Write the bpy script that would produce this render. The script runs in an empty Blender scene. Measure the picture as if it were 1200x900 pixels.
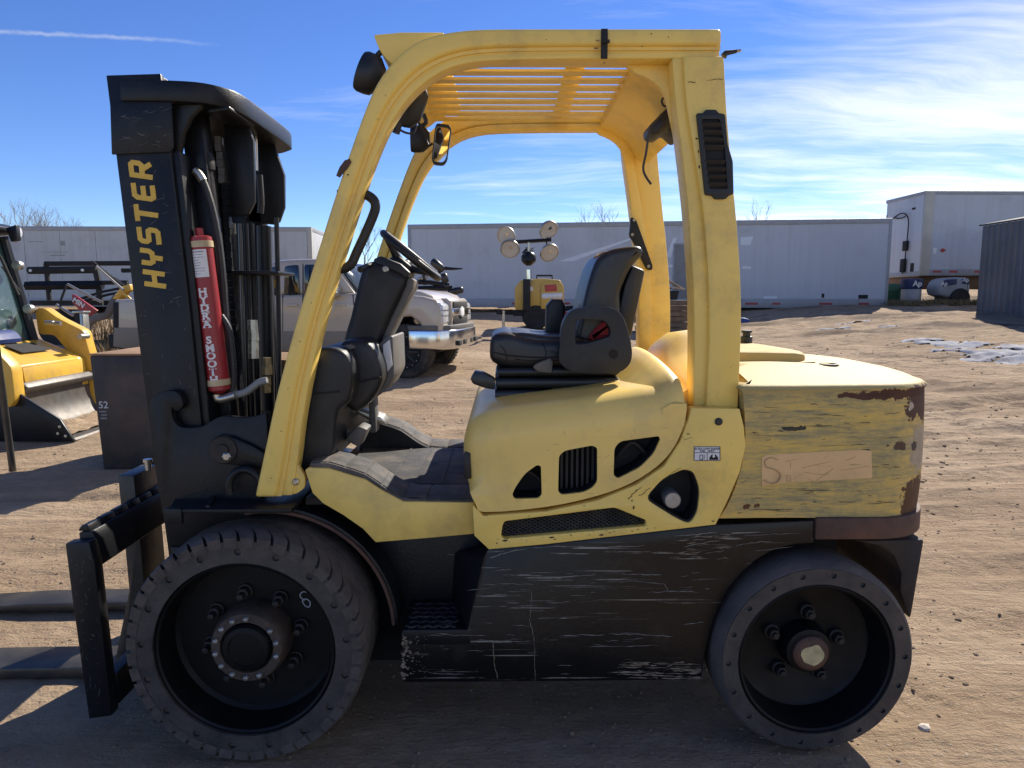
import bpy, bmesh, math, random
from mathutils import Vector, Matrix, Euler, noise
from mathutils.geometry import tessellate_polygon
random.seed(11)
S = bpy.context.scene
COL = S.collection
R = math.radians

# ------------------------------------------------------------------ camera
CAM_H, PITCH, YAW, FPX = 1.58, 7.0, 0.69, 831.0
cam_d = bpy.data.cameras.new('camera')
cam_d.sensor_width = 36.0
cam_d.lens = 36.0 * FPX / 1200.0
cam_d.clip_start = 0.05
cam_d.clip_end = 12000
cam = bpy.data.objects.new('camera', cam_d)
cam.location = (0, 0, CAM_H)
cam.rotation_euler = (R(90 - PITCH), 0, R(-YAW))
COL.objects.link(cam)
S.camera = cam

# ------------------------------------------------------------------ sun and sky
SUN_EL, SUN_AZ = 38.0, 34.0            # azimuth: to the right of the viewing direction
sun_vec = Vector((math.sin(R(SUN_AZ)) * math.cos(R(SUN_EL)), math.cos(R(SUN_AZ)) * math.cos(R(SUN_EL)), math.sin(R(SUN_EL))))
sun_d = bpy.data.lights.new('sun', 'SUN')
sun_d.energy = 2.4
sun_d.angle = R(0.53)
sun_d.color = (1.0, 0.93, 0.82)
sun = bpy.data.objects.new('sun', sun_d)
sun.rotation_euler = (-sun_vec).to_track_quat('-Z', 'Y').to_euler()
sun.location = (20, 30, 30)
COL.objects.link(sun)
S.view_settings.view_transform = 'Standard'
S.view_settings.look = 'None'
S.view_settings.exposure = 1.60
S.view_settings.gamma = 1.0
S.cycles.max_bounces = 8
S.cycles.use_denoising = True

class Nodes:
    def __init__(s, tree):
        s.t = tree
        tree.nodes.clear()
    def __call__(s, kind, ins=None, **props):
        n = s.t.nodes.new(kind)
        for k, v in props.items():
            setattr(n, k, v)
        for k, v in (ins or {}).items():
            if hasattr(v, 'bl_idname') and hasattr(v, 'outputs'):
                v = v.outputs[0]
            if isinstance(v, bpy.types.NodeSocket):
                s.t.links.new(v, n.inputs[k])
            else:
                n.inputs[k].default_value = v
        return n
    def math(s, op, a, b=0.0, c=None, clamp=False):
        d = {0: a, 1: b}
        if c is not None: d[2] = c
        n = s('ShaderNodeMath', d, operation=op)
        n.use_clamp = clamp
        return n.outputs[0]
    def mix(s, f, a, b, blend='MIX'):
        n = s('ShaderNodeMix', None, data_type='RGBA', blend_type=blend)
        for k, v in ((0, f), (6, a), (7, b)):
            if hasattr(v, 'outputs'): v = v.outputs[0]
            if isinstance(v, bpy.types.NodeSocket): s.t.links.new(v, n.inputs[k])
            else:
                if k and len(v) == 3: v = (*v, 1)
                n.inputs[k].default_value = v
        return n.outputs[2]
    def ramp(s, f, stops, interp='LINEAR'):
        n = s('ShaderNodeValToRGB', {0: f})
        cr = n.color_ramp
        cr.interpolation = interp
        while len(cr.elements) < len(stops): cr.elements.new(0.5)
        for e, (p, c) in zip(cr.elements, stops):
            e.position = p
            if not hasattr(c, '__len__'): c = (c, c, c)
            e.color = (*c, 1) if len(c) == 3 else c
        return n.outputs[0]
    def noise(s, vec, scale, detail=4, rough=0.55, dist=0.0, out=0):
        n = s('ShaderNodeTexNoise', {'Scale': scale, 'Detail': detail, 'Roughness': rough, 'Distortion': dist})
        if vec is not None: s.t.links.new(vec, n.inputs['Vector'])
        return n.outputs[out]
    def mapping(s, vec, scale=(1, 1, 1), loc=(0, 0, 0), rot=(0, 0, 0)):
        return s('ShaderNodeMapping', {'Vector': vec, 'Scale': scale, 'Location': loc, 'Rotation': rot}).outputs[0]

world = bpy.data.worlds.new('World')
S.world = world
world.use_nodes = True
W_ = Nodes(world.node_tree)
sky = W_('ShaderNodeTexSky', None, sky_type='NISHITA')
sky.sun_disc = False
sky.sun_elevation = R(SUN_EL)
sky.sun_rotation = R(SUN_AZ)
sky.altitude = 1900
sky.air_density = 1.0
sky.dust_density = 0.05
sky.ozone_density = 4.0
hsv = W_('ShaderNodeHueSaturation', {'Hue': 0.515, 'Saturation': 1.18, 'Value': 0.62, 'Color': sky.outputs[0]})
gen = W_('ShaderNodeTexCoord').outputs['Generated']
sep = W_('ShaderNodeSeparateXYZ', {0: gen})
dx, dy, dz = sep.outputs
den = W_.math('ADD', W_.math('MAXIMUM', dz, 0.0), 0.09)
cx_, cy_ = W_.math('DIVIDE', dx, den), W_.math('DIVIDE', dy, den)
plane = W_('ShaderNodeCombineXYZ', {0: cx_, 1: cy_, 2: 0.0}).outputs[0]
# high thin cirrus: streaks drawn out one way, torn by a finer noise
warp = W_.noise(plane, 0.6, 3, 0.5, out=1)
wv = W_('ShaderNodeVectorMath', {0: warp, 1: (0.5, 0.5, 0.5)}, operation='SUBTRACT')
wv2 = W_('ShaderNodeVectorMath', {0: wv.outputs[0], 'Scale': 0.9}, operation='SCALE')
pw = W_('ShaderNodeVectorMath', {0: plane, 1: wv2.outputs[0]}, operation='ADD').outputs[0]
st = W_.mapping(pw, (0.45, 1.25, 1), (3.1, 1.7, 0), (0, 0, R(-24)))
c1 = W_.noise(st, 1.1, 9, 0.62)
st2 = W_.mapping(pw, (0.9, 4.2, 1), (0.4, 5.2, 0), (0, 0, R(-20)))
c2 = W_.noise(st2, 1.6, 7, 0.66)
cc = W_.math('ADD', W_.math('MULTIPLY', c1, 0.70), W_.math('MULTIPLY', c2, 0.36))
big = W_.noise(W_.mapping(plane, (1, 1, 1), (7.3, 2.2, 0)), 0.35, 3, 0.5)
az = W_.math('DIVIDE', dx, W_.math('MAXIMUM', W_.math('ABSOLUTE', dy), 0.02))
side = W_.math('MULTIPLY_ADD', W_.math('ADD', az, W_.math('MULTIPLY', W_.math('SUBTRACT', big, 0.5), 0.8)), 0.33, -0.03)
side = W_.math('MAXIMUM', W_.math('MINIMUM', side, 0.19), -0.19)
cov = W_.math('ADD', cc, side)
cov = W_.ramp(cov, [(0.50, 0.0), (0.62, 0.20), (0.78, 0.62), (0.95, 0.9)])
cov = W_.math('MULTIPLY', cov, W_.ramp(dz, [(0.0, 1.0), (0.55, 0.9), (0.9, 0.3)]))
# a short aircraft trail, high up on the left
tx = W_.math('ADD', dx, 0.4465)
tr = W_.math('SUBTRACT', W_.math('SUBTRACT', dz, 0.2910), W_.math('SUBTRACT', W_.math('MULTIPLY', tx, 0.108), W_.math('MULTIPLY', W_.math('MULTIPLY', tx, tx), 0.36)))
tr = W_.math('ADD', tr, W_.math('MULTIPLY', W_.math('SUBTRACT', W_.noise(gen, 60, 4, 0.6), 0.5), 0.006))
tr = W_.math('SUBTRACT', 1.0, W_.math('DIVIDE', W_.math('ABSOLUTE', tr), 0.0028), clamp=True)
tend = W_('ShaderNodeMapRange', {0: dx, 1: -0.335, 2: -0.43, 3: 0.0, 4: 1.0}).outputs[0]
tr = W_.math('MULTIPLY', W_.math('MULTIPLY', tr, tend), W_.math('MULTIPLY', W_.noise(gen, 35, 4, 0.6), 0.62))
tr = W_.math('MULTIPLY', tr, W_.math('GREATER_THAN', dy, 0.0))
cov = W_.math('MAXIMUM', cov, tr)
bw = W_('ShaderNodeRGBToBW', {0: sky.outputs[0]}).outputs[0]
cl = W_.math('ADD', W_.math('MULTIPLY', bw, 0.8), 1.55)
cl_c = W_('ShaderNodeCombineColor', {0: cl, 1: W_.math('MULTIPLY', cl, 1.01), 2: W_.math('MULTIPLY', cl, 1.03)}).outputs[0]
skyc = W_.mix(cov, hsv.outputs[0], cl_c)
bg = W_('ShaderNodeBackground', {'Color': skyc, 'Strength': 0.085})
W_('ShaderNodeOutputWorld', {0: bg.outputs[0]})

# ------------------------------------------------------------------ helpers
_Rc = cam.rotation_euler.to_matrix()
_C = Vector((0, 0, CAM_H))
def ray(px, py):
    return _Rc @ Vector(((px - 600) / FPX, (450 - py) / FPX, -1.0))
def P(px, py, Y):
    d = ray(px, py)
    return _C + d * (Y / d.y)
def Q(Y, s):
    """pairs 'x,y x,y' measured in the photograph -> real (x, z) on the upright plane at distance Y"""
    o = []
    for t in s.split():
        a, b = t.split(',')
        v = P(float(a), float(b), Y)
        o.append((v.x, v.z))
    return o
def lerp(a, b, t): return a + (b - a) * t
def lerp2(a, b, t): return (lerp(a[0], b[0], t), lerp(a[1], b[1], t))
def spl(pts, n=4, closed=False):
    """Catmull-Rom through tuples"""
    o = []; N = len(pts); k = N if closed else N - 1
    for i in range(k):
        p = [pts[(i + j) % N] if closed else pts[min(max(i + j, 0), N - 1)] for j in (-1, 0, 1, 2)]
        for s in range(n):
            t = s / n
            o.append(tuple(0.5 * (2 * b + (c - a) * t + (2 * a - 5 * b + 4 * c - d) * t * t + (3 * b - a - 3 * c + d) * t ** 3) for a, b, c, d in zip(*p)))
    if not closed: o.append(tuple(pts[-1]))
    return o
def roundpoly(pts, r, n=4):
    """round every corner of a 2D polygon"""
    o = []; N = len(pts)
    for i in range(N):
        a, b, c = Vector(pts[i - 1]), Vector(pts[i]), Vector(pts[(i + 1) % N])
        u, w = (a - b), (c - b)
        rr = min(r, u.length * .45, w.length * .45)
        p, q = b + u.normalized() * rr, b + w.normalized() * rr
        for k in range(n + 1):
            t = k / n
            v = p * (1 - t) ** 2 + b * 2 * t * (1 - t) + q * t * t
            o.append((v.x, v.y))
    return o

WL = {}
def setp(o, label=None, cat=None, group=None, kind=None):
    if label: o['label'] = label
    if cat: o['category'] = cat
    if group: o['group'] = group
    if kind: o['kind'] = kind
    return o
def thing(name, label, cat, loc=(0, 0, 0), group=None):
    o = bpy.data.objects.new(name, None)
    o.empty_display_size = 0.2
    o.location = loc
    COL.objects.link(o)
    WL[o] = Vector(loc)
    return setp(o, label, cat, group)
def BM(): return bmesh.new()
def ob(name, bm, mat, parent=None, smooth=35, bevel=0.0, seg=2, bang=40, label=None, cat=None, group=None, kind=None, mats=None, recalc=True):
    if recalc: bmesh.ops.recalc_face_normals(bm, faces=bm.faces)
    if bevel:
        es = [e for e in bm.edges if len(e.link_faces) == 2 and e.calc_face_angle(0) > R(bang)]
        if es:
            bmesh.ops.bevel(bm, geom=es, offset=bevel, segments=seg, profile=0.5, affect='EDGES', clamp_overlap=True)
    xs = [v.co for v in bm.verts]
    c = Vector([(min(v[i] for v in xs) + max(v[i] for v in xs)) / 2 for i in range(3)])
    bmesh.ops.translate(bm, vec=-c, verts=bm.verts)
    me = bpy.data.meshes.new(name)
    bm.to_mesh(me); bm.free()
    if mats:
        for m in mats: me.materials.append(m)
    else: me.materials.append(mat)
    if smooth:
        me.polygons.foreach_set('use_smooth', [True] * len(me.polygons))
        me.set_sharp_from_angle(angle=R(smooth))
    o = bpy.data.objects.new(name, me)
    COL.objects.link(o)
    WL[o] = c
    if parent is not None:
        o.parent = parent
        o.location = c - WL[parent]
    else: o.location = c
    return setp(o, label, cat, group, kind)
def kids(o): return [c for c in bpy.data.objects if c.parent == o]
def copytree(o, parent=None, dloc=None):
    c = o.copy(); COL.objects.link(c)
    if parent is not None: c.parent = parent
    if dloc is not None: c.location = o.location + Vector(dloc)
    for ch in kids(o): copytree(ch, c)
    return c

def a_box(bm, lo, hi, M=None):
    lo, hi = Vector(lo), Vector(hi)
    r = bmesh.ops.create_cube(bm, size=1)
    c, s = (lo + hi) / 2, hi - lo
    T = Matrix.Translation(c) @ Matrix.Diagonal((abs(s.x), abs(s.y), abs(s.z), 1))
    bmesh.ops.transform(bm, matrix=(M @ T) if M else T, verts=r['verts'])
    return r['verts']
def a_prism(bm, pts, y0, y1, holes=(), axis='Y'):
    """outline in (x,z) carried from y0 to y1; axis Z: outline in (x,y); axis X: outline in (y,z)"""
    def mk(p, h):
        return {'Y': (p[0], h, p[1]), 'Z': (p[0], p[1], h), 'X': (h, p[0], p[1])}[axis]
    loops = [list(pts)] + [list(h) for h in holes]
    A, B = [], []
    for L in loops:
        A.append([bm.verts.new(mk(p, y0)) for p in L])
        B.append([bm.verts.new(mk(p, y1)) for p in L])
    for la, lb in zip(A, B):
        n = len(la)
        for i in range(n):
            j = (i + 1) % n
            bm.faces.new((la[i], la[j], lb[j], lb[i]))
    if not holes:
        bm.faces.new(A[0][::-1]); bm.faces.new(B[0])
    else:
        tri = tessellate_polygon([[Vector((p[0], p[1], 0)) for p in L] for L in loops])
        fa, fb = sum(A, []), sum(B, [])
        for t in tri:
            try:
                bm.faces.new([fa[i] for i in t]); bm.faces.new([fb[i] for i in t[::-1]])
            except ValueError: pass
    return bm
def prism(name, pts, y0, y1, mat, parent=None, bevel=0.004, seg=2, holes=(), axis='Y', **k):
    bm = BM(); a_prism(bm, pts, y0, y1, holes, axis)
    return ob(name, bm, mat, parent, bevel=bevel, seg=seg, **k)
def a_tube(bm, pts, r, n=8, caps=True, closed=False):
    pts = [Vector(p) for p in pts]; N = len(pts)
    rs = r if hasattr(r, '__len__') else [r] * N
    rings = []; up = None
    for i, p in enumerate(pts):
        if closed: t = (pts[(i + 1) % N] - pts[i - 1])
        else: t = (pts[min(i + 1, N - 1)] - pts[max(i - 1, 0)])
        t.normalize()
        if up is None:
            up = Vector((0, 0, 1)) if abs(t.z) < .9 else Vector((1, 0, 0))
        u = t.cross(up).normalized(); w = u.cross(t).normalized(); up = w
        rings.append([bm.verts.new(p + (u * math.cos(a) + w * math.sin(a)) * rs[i]) for a in [2 * math.pi * k / n for k in range(n)]])
    for i in range(N if closed else N - 1):
        a, b = rings[i], rings[(i + 1) % N]
        for k in range(n):
            bm.faces.new((a[k], a[(k + 1) % n], b[(k + 1) % n], b[k]))
    if caps and not closed:
        bm.faces.new(rings[0][::-1]); bm.faces.new(rings[-1])
    return bm
def a_cyl(bm, p0, p1, r0, r1=None, n=16):
    return a_tube(bm, [p0, p1], [r0, r0 if r1 is None else r1], n)
def tube(name, pts, r, mat, parent=None, n=8, sm=0, **k):
    if sm: pts = spl([tuple(p) for p in pts], sm)
    bm = BM(); a_tube(bm, pts, r, n)
    return ob(name, bm, mat, parent, **k)
def a_lathe(bm, prof, n=48, c=(0, 0, 0), axis='Y', close=False):
    """profile of (radius, along) turned about an axis through c"""
    c = Vector(c); rings = []
    for r, h in prof:
        ring = []
        if r < 1e-6:
            rings.append([bm.verts.new(c + {'Y': Vector((0, h, 0)), 'Z': Vector((0, 0, h)), 'X': Vector((h, 0, 0))}[axis])]); continue
        for k in range(n):
            a = 2 * math.pi * k / n; u, w = r * math.cos(a), r * math.sin(a)
            ring.append(bm.verts.new(c + {'Y': Vector((u, h, w)), 'Z': Vector((u, w, h)), 'X': Vector((h, u, w))}[axis]))
        rings.append(ring)
    pr = list(zip(rings, rings[1:])) + ([(rings[-1], rings[0])] if close else [])
    for a, b in pr:
        for k in range(n):
            j = (k + 1) % n
            if len(a) == 1 and len(b) == 1: continue
            if len(a) == 1: bm.faces.new((a[0], b[j], b[k]))
            elif len(b) == 1: bm.faces.new((a[k], a[j], b[0]))
            else: bm.faces.new((a[k], a[j], b[j], b[k]))
    return bm
def lathe(name, prof, mat, parent=None, n=48, c=(0, 0, 0), axis='Y', close=False, **k):
    bm = BM(); a_lathe(bm, prof, n, c, axis, close)
    return ob(name, bm, mat, parent, **k)
def box(name, lo, hi, mat, parent=None, bevel=0.004, **k):
    bm = BM(); a_box(bm, lo, hi)
    return ob(name, bm, mat, parent, bevel=bevel, **k)
def a_pillow(bm, pts, y0, y1, r, wts=None, seg=5, far=True):
    """outline in (x,z) carried along y with the two side edges rounded by r (weight per point)"""
    N = len(pts); wts = wts or [1.0] * N
    V = [Vector(p) for p in pts]
    area = sum(V[i].x * V[(i + 1) % N].y - V[(i + 1) % N].x * V[i].y for i in range(N))
    sg = 1 if area > 0 else -1
    nrm = []
    for i in range(N):
        t = (V[(i + 1) % N] - V[i - 1]).normalized()
        nrm.append(Vector((-t.y, t.x)) * sg)      # inwards
    L = [(y0 + r * (1 - math.cos(a)), r * (1 - math.sin(a))) for a in [math.pi / 2 * k / seg for k in range(seg + 1)]]
    Ls = L + ([(y0 + y1 - y, ins) for y, ins in reversed(L)] if far else [(y1, 0.0)])
    rings = [[bm.verts.new((V[i].x + nrm[i].x * ins * wts[i], y, V[i].y + nrm[i].y * ins * wts[i])) for i in range(N)] for y, ins in Ls]
    for a, b in zip(rings, rings[1:]):
        for i in range(N):
            j = (i + 1) % N
            bm.faces.new((a[i], a[j], b[j], b[i]))
    bm.faces.new(rings[0][::-1]); bm.faces.new(rings[-1])
    return bm
def pillow(name, pts, y0, y1, r, mat, parent=None, wts=None, seg=5, **k):
    bm = BM(); a_pillow(bm, pts, y0, y1, r, wts, seg)
    return ob(name, bm, mat, parent, **k)
def text_bm(txt, size, extrude=0.0, bold=0.0, align='CENTER'):
    cu = bpy.data.curves.new('t', 'FONT'); cu.body = txt; cu.size = size; cu.extrude = extrude; cu.offset = bold
    cu.align_x = align; cu.align_y = 'CENTER'; cu.resolution_u = 3
    o = bpy.data.objects.new('t', cu)
    me = o.to_mesh()
    bm = BM(); bm.from_mesh(me)
    o.to_mesh_clear(); bpy.data.objects.remove(o); bpy.data.curves.remove(cu)
    return bm

# ------------------------------------------------------------------ materials
def mk(name, col, rough=0.5, metal=0.0, var=0.18, vs=3.0, dirt=0.0, dirtc=(0.24, 0.17, 0.11), ds=5.0, bump=0.0, bs=60.0,
       chips=0.0, chipc=(0.10, 0.045, 0.03), cs=9.0, spec=0.5, coat=0.0, streak=None, runs=None, fine=0.0, emit=None):
    m = bpy.data.materials.new(name); m.use_nodes = True
    n = Nodes(m.node_tree)
    pos = n('ShaderNodeNewGeometry').outputs['Position']
    v = n.noise(pos, vs, 5, 0.6)
    a = tuple(min(1, c * (1 - var)) for c in col); b = tuple(min(1, c * (1 + var)) for c in col)
    c = n.mix(n.ramp(v, [(0.3, 0.0), (0.7, 1.0)]), a, b)
    rg = n.math('MULTIPLY_ADD', n.math('SUBTRACT', n.noise(pos, vs * 2.3, 4, 0.6), 0.5), 0.5 * rough, rough, clamp=True)
    if fine:
        c = n.mix(n.math('MULTIPLY', n.noise(pos, 160, 3, 0.7), fine), c, tuple(min(1, x * 1.8 + .02) for x in col))
    if dirt:
        d = n.ramp(n.noise(pos, ds, 7, 0.68), [(0.62 - dirt * 0.42, 0.0), (0.92 - dirt * 0.25, 0.85)])
        c = n.mix(d, c, dirtc)
        rg = n.math('MAXIMUM', rg, n.math('MULTIPLY', d, 0.85))
    if runs:        # rain runs down a wall
        k = n.math('MULTIPLY', n.ramp(n.noise(n.mapping(pos, (7, 7, .22)), 1.0, 7, .7), [(.46, 0.0), (.70, 1.0)]), n.ramp(n.noise(pos, .8, 4, .6), [(.35, .15), (.65, runs)]))
        c = n.mix(k, c, dirtc)
    if streak:      # thin scratches drawn out along x: (density, colour, fineness)
        den, sc, zs = streak
        for q_, (o_, am) in enumerate((((0, 0, 0), 0.85), ((5, 2, 9), 0.6), ((11, 7, 3), 0.7))):
            sl = n('ShaderNodeMapping', {'Vector': pos, 'Location': o_, 'Rotation': (0, R((-1.2, 0.8, 2.2)[q_]), 0), 'Scale': ((.9, 1.5, 2.6)[q_], 1.0, zs * (1.0, 1.7, .8)[q_])}).outputs[0]
            s1 = n.noise(sl, 1.0, 3, 0.6)
            s2 = n.noise(n.mapping(pos, (2.4, 2.4, 9), o_), 1.3, 5, 0.65)
            k = n.math('MULTIPLY', n.ramp(s1, [(0.685 - den * .05, 0.0), (0.715 - den * .05, am)]), n.ramp(s2, [(0.50, 0.0), (0.58, 1.0)]))
            c = n.mix(k, c, sc)
    if chips:
        k = n.ramp(n.noise(pos, cs, 6, 0.62), [(0.76 - chips * .16, 0.0), (0.775 - chips * .16, 1.0)], 'LINEAR')
        c = n.mix(k, c, chipc)
    d = {'Base Color': c, 'Roughness': rg, 'Metallic': metal, 'Specular IOR Level': spec, 'Coat Weight': coat}
    b_ = n('ShaderNodeBsdfPrincipled', d)
    if emit: b_.inputs['Emission Color'].default_value = (*emit, 1); b_.inputs['Emission Strength'].default_value = 1
    if bump:
        bp = n('ShaderNodeBump', {'Strength': bump, 'Distance': 0.01, 'Height': n.noise(pos, bs, 5, 0.6)})
        n.t.links.new(bp.outputs[0], b_.inputs['Normal'])
    n('ShaderNodeOutputMaterial', {0: b_.outputs[0]})
    return m
YEL = (0.93, 0.645, 0.15)
M = {}
M['yellow'] = mk('faded_yellow_paint', YEL, 0.42, var=0.06, vs=2.2, dirt=0.28, dirtc=(0.42, 0.30, 0.13), ds=4, bump=0.05, bs=180, fine=0.05, chips=0.22, cs=14, chipc=(0.09, 0.04, 0.025))
M['yellow_hood'] = mk('hood_yellow_gelcoat', (0.92, 0.645, 0.175), 0.40, var=0.07, vs=1.7, dirt=0.34, dirtc=(0.52, 0.38, 0.17), ds=3.1, bump=0.03, bs=120, coat=0.06)
M['black_steel'] = mk('worn_black_steel', (0.009, 0.010, 0.012), 0.40, var=0.4, dirt=0.14, dirtc=(0.045, 0.037, 0.032), ds=7, bump=0.12, bs=90, chips=0.12, cs=22, chipc=(0.09, 0.06, 0.045), spec=0.32)
M['black_plastic'] = mk('dusty_black_plastic', (0.013, 0.0135, 0.015), 0.46, var=0.3, dirt=0.22, dirtc=(0.06, 0.055, 0.05), ds=6, bump=0.10, bs=260)
M['gray_plastic'] = mk('gray_trim_plastic', (0.12, 0.117, 0.11), 0.6, var=0.15, dirt=0.3, bump=0.08, bs=200)
M['black_void'] = mk('dark_inner_lining', (0.007, 0.007, 0.008), 0.7, var=0.2)
M['rubber'] = mk('dusty_tyre_rubber', (0.066, 0.061, 0.058), 0.8, var=0.3, vs=6, dirt=0.7, dirtc=(0.15, 0.12, 0.098), ds=7, bump=0.4, bs=110)
M['rubber_side'] = mk('tyre_side_rubber', (0.022, 0.021, 0.021), 0.66, var=0.4, vs=8, dirt=0.8, dirtc=(0.10, 0.084, 0.072), ds=10, bump=0.3, bs=90)
M['rim'] = mk('wheel_rim_black', (0.003, 0.0035, 0.004), 0.55, var=0.3, dirt=0.18, dirtc=(0.016, 0.015, 0.014), ds=8, bump=0.1, bs=70, spec=0.3)
M['lug'] = mk('dusty_tread_rubber', (0.068, 0.059, 0.052), 0.85, var=0.4, vs=14, dirt=0.62, dirtc=(0.135, 0.105, 0.085), ds=16, bump=0.5, bs=120)
M['seat_vinyl'] = mk('seat_vinyl', (0.012, 0.0125, 0.014), 0.38, var=0.25, dirt=0.18, dirtc=(0.06, 0.055, 0.05), ds=8, bump=0.08, bs=320, spec=0.6)
M['mat'] = mk('dusty_rubber_floor_mat', (0.05, 0.049, 0.049), 0.8, var=0.25, vs=7, dirt=0.42, dirtc=(0.25, 0.20, 0.15), ds=6, bump=0.3, bs=140)
M['chrome'] = mk('chrome_rod', (0.62, 0.62, 0.60), 0.16, metal=1.0, var=0.1)
M['zinc'] = mk('zinc_fitting', (0.48, 0.46, 0.40), 0.36, metal=0.85, var=0.2, dirt=0.2, dirtc=(0.2, 0.15, 0.1), ds=30)
M['steel'] = mk('bare_bolt_steel', (0.34, 0.33, 0.31), 0.45, metal=0.6, var=0.25, dirt=0.3, dirtc=(0.17, 0.12, 0.08), ds=30)
M['hose'] = mk('hydraulic_hose', (0.022, 0.022, 0.023), 0.5, var=0.3, dirt=0.2, dirtc=(0.08, 0.07, 0.06), bump=0.2, bs=300)
M['hose_gray'] = mk('braided_gray_hose', (0.27, 0.28, 0.27), 0.55, var=0.2, bump=0.3, bs=400)
M['red'] = mk('accumulator_red_paint', (0.33, 0.022, 0.028), 0.38, var=0.12, dirt=0.2, dirtc=(0.16, 0.06, 0.05), ds=9)
M['white'] = mk('white_print', (0.78, 0.77, 0.74), 0.6, var=0.08, vs=30)
M['lid'] = mk('sunned_lid_paint', (0.50, 0.38, 0.14), 0.7, spec=0.2, var=0.06, dirt=0.25, dirtc=(0.5, 0.4, 0.22), ds=4)
M['decal_yellow'] = mk('yellow_decal', (0.74, 0.46, 0.06), 0.5, var=0.12, vs=9, chips=0.1, chipc=(0.03, .03, .03), cs=30)
M['beige'] = mk('beige_clamp_band', (0.55, 0.43, 0.25), 0.5, var=0.2, vs=20)
M['rust'] = mk('rusty_bumper_steel', (0.085, 0.045, 0.032), 0.7, var=0.35, vs=6, dirt=0.45, dirtc=(0.17, 0.075, 0.04), ds=8, bump=0.3, bs=60)
M['rust_dark'] = mk('rust_stained_black', (0.017, 0.015, 0.014), 0.65, var=0.4, dirt=0.25, dirtc=(0.075, 0.045, 0.028), ds=6, bump=0.2, bs=50)
M['chalk'] = mk('chalk_mark', (0.55, 0.57, 0.58), 0.9, var=0.25, vs=80)
M['glass_mirror'] = mk('mirror_glass', (0.85, 0.86, 0.87), 0.03, metal=1.0, var=0.02)
M['ghost'] = mk('peeled_decal_ghost', (0.76, 0.49, 0.22), 0.55, var=0.10, vs=5, dirt=0.2, dirtc=(0.38, 0.25, 0.12), ds=9, streak=(0.55, (0.20, 0.15, 0.06), 40))
def skirt_mat():
    return mk('scratched_black_skirt', (0.005, 0.0054, 0.006), 0.33, var=0.3, vs=4, dirt=0.20, dirtc=(0.045, 0.040, 0.035), ds=5, bump=0.10, bs=60,
              streak=(1.0, (0.36, 0.33, 0.28), 90), chips=0.10, chipc=(0.33, 0.30, 0.26), cs=21, spec=0.38)
M['skirt'] = skirt_mat()
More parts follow.
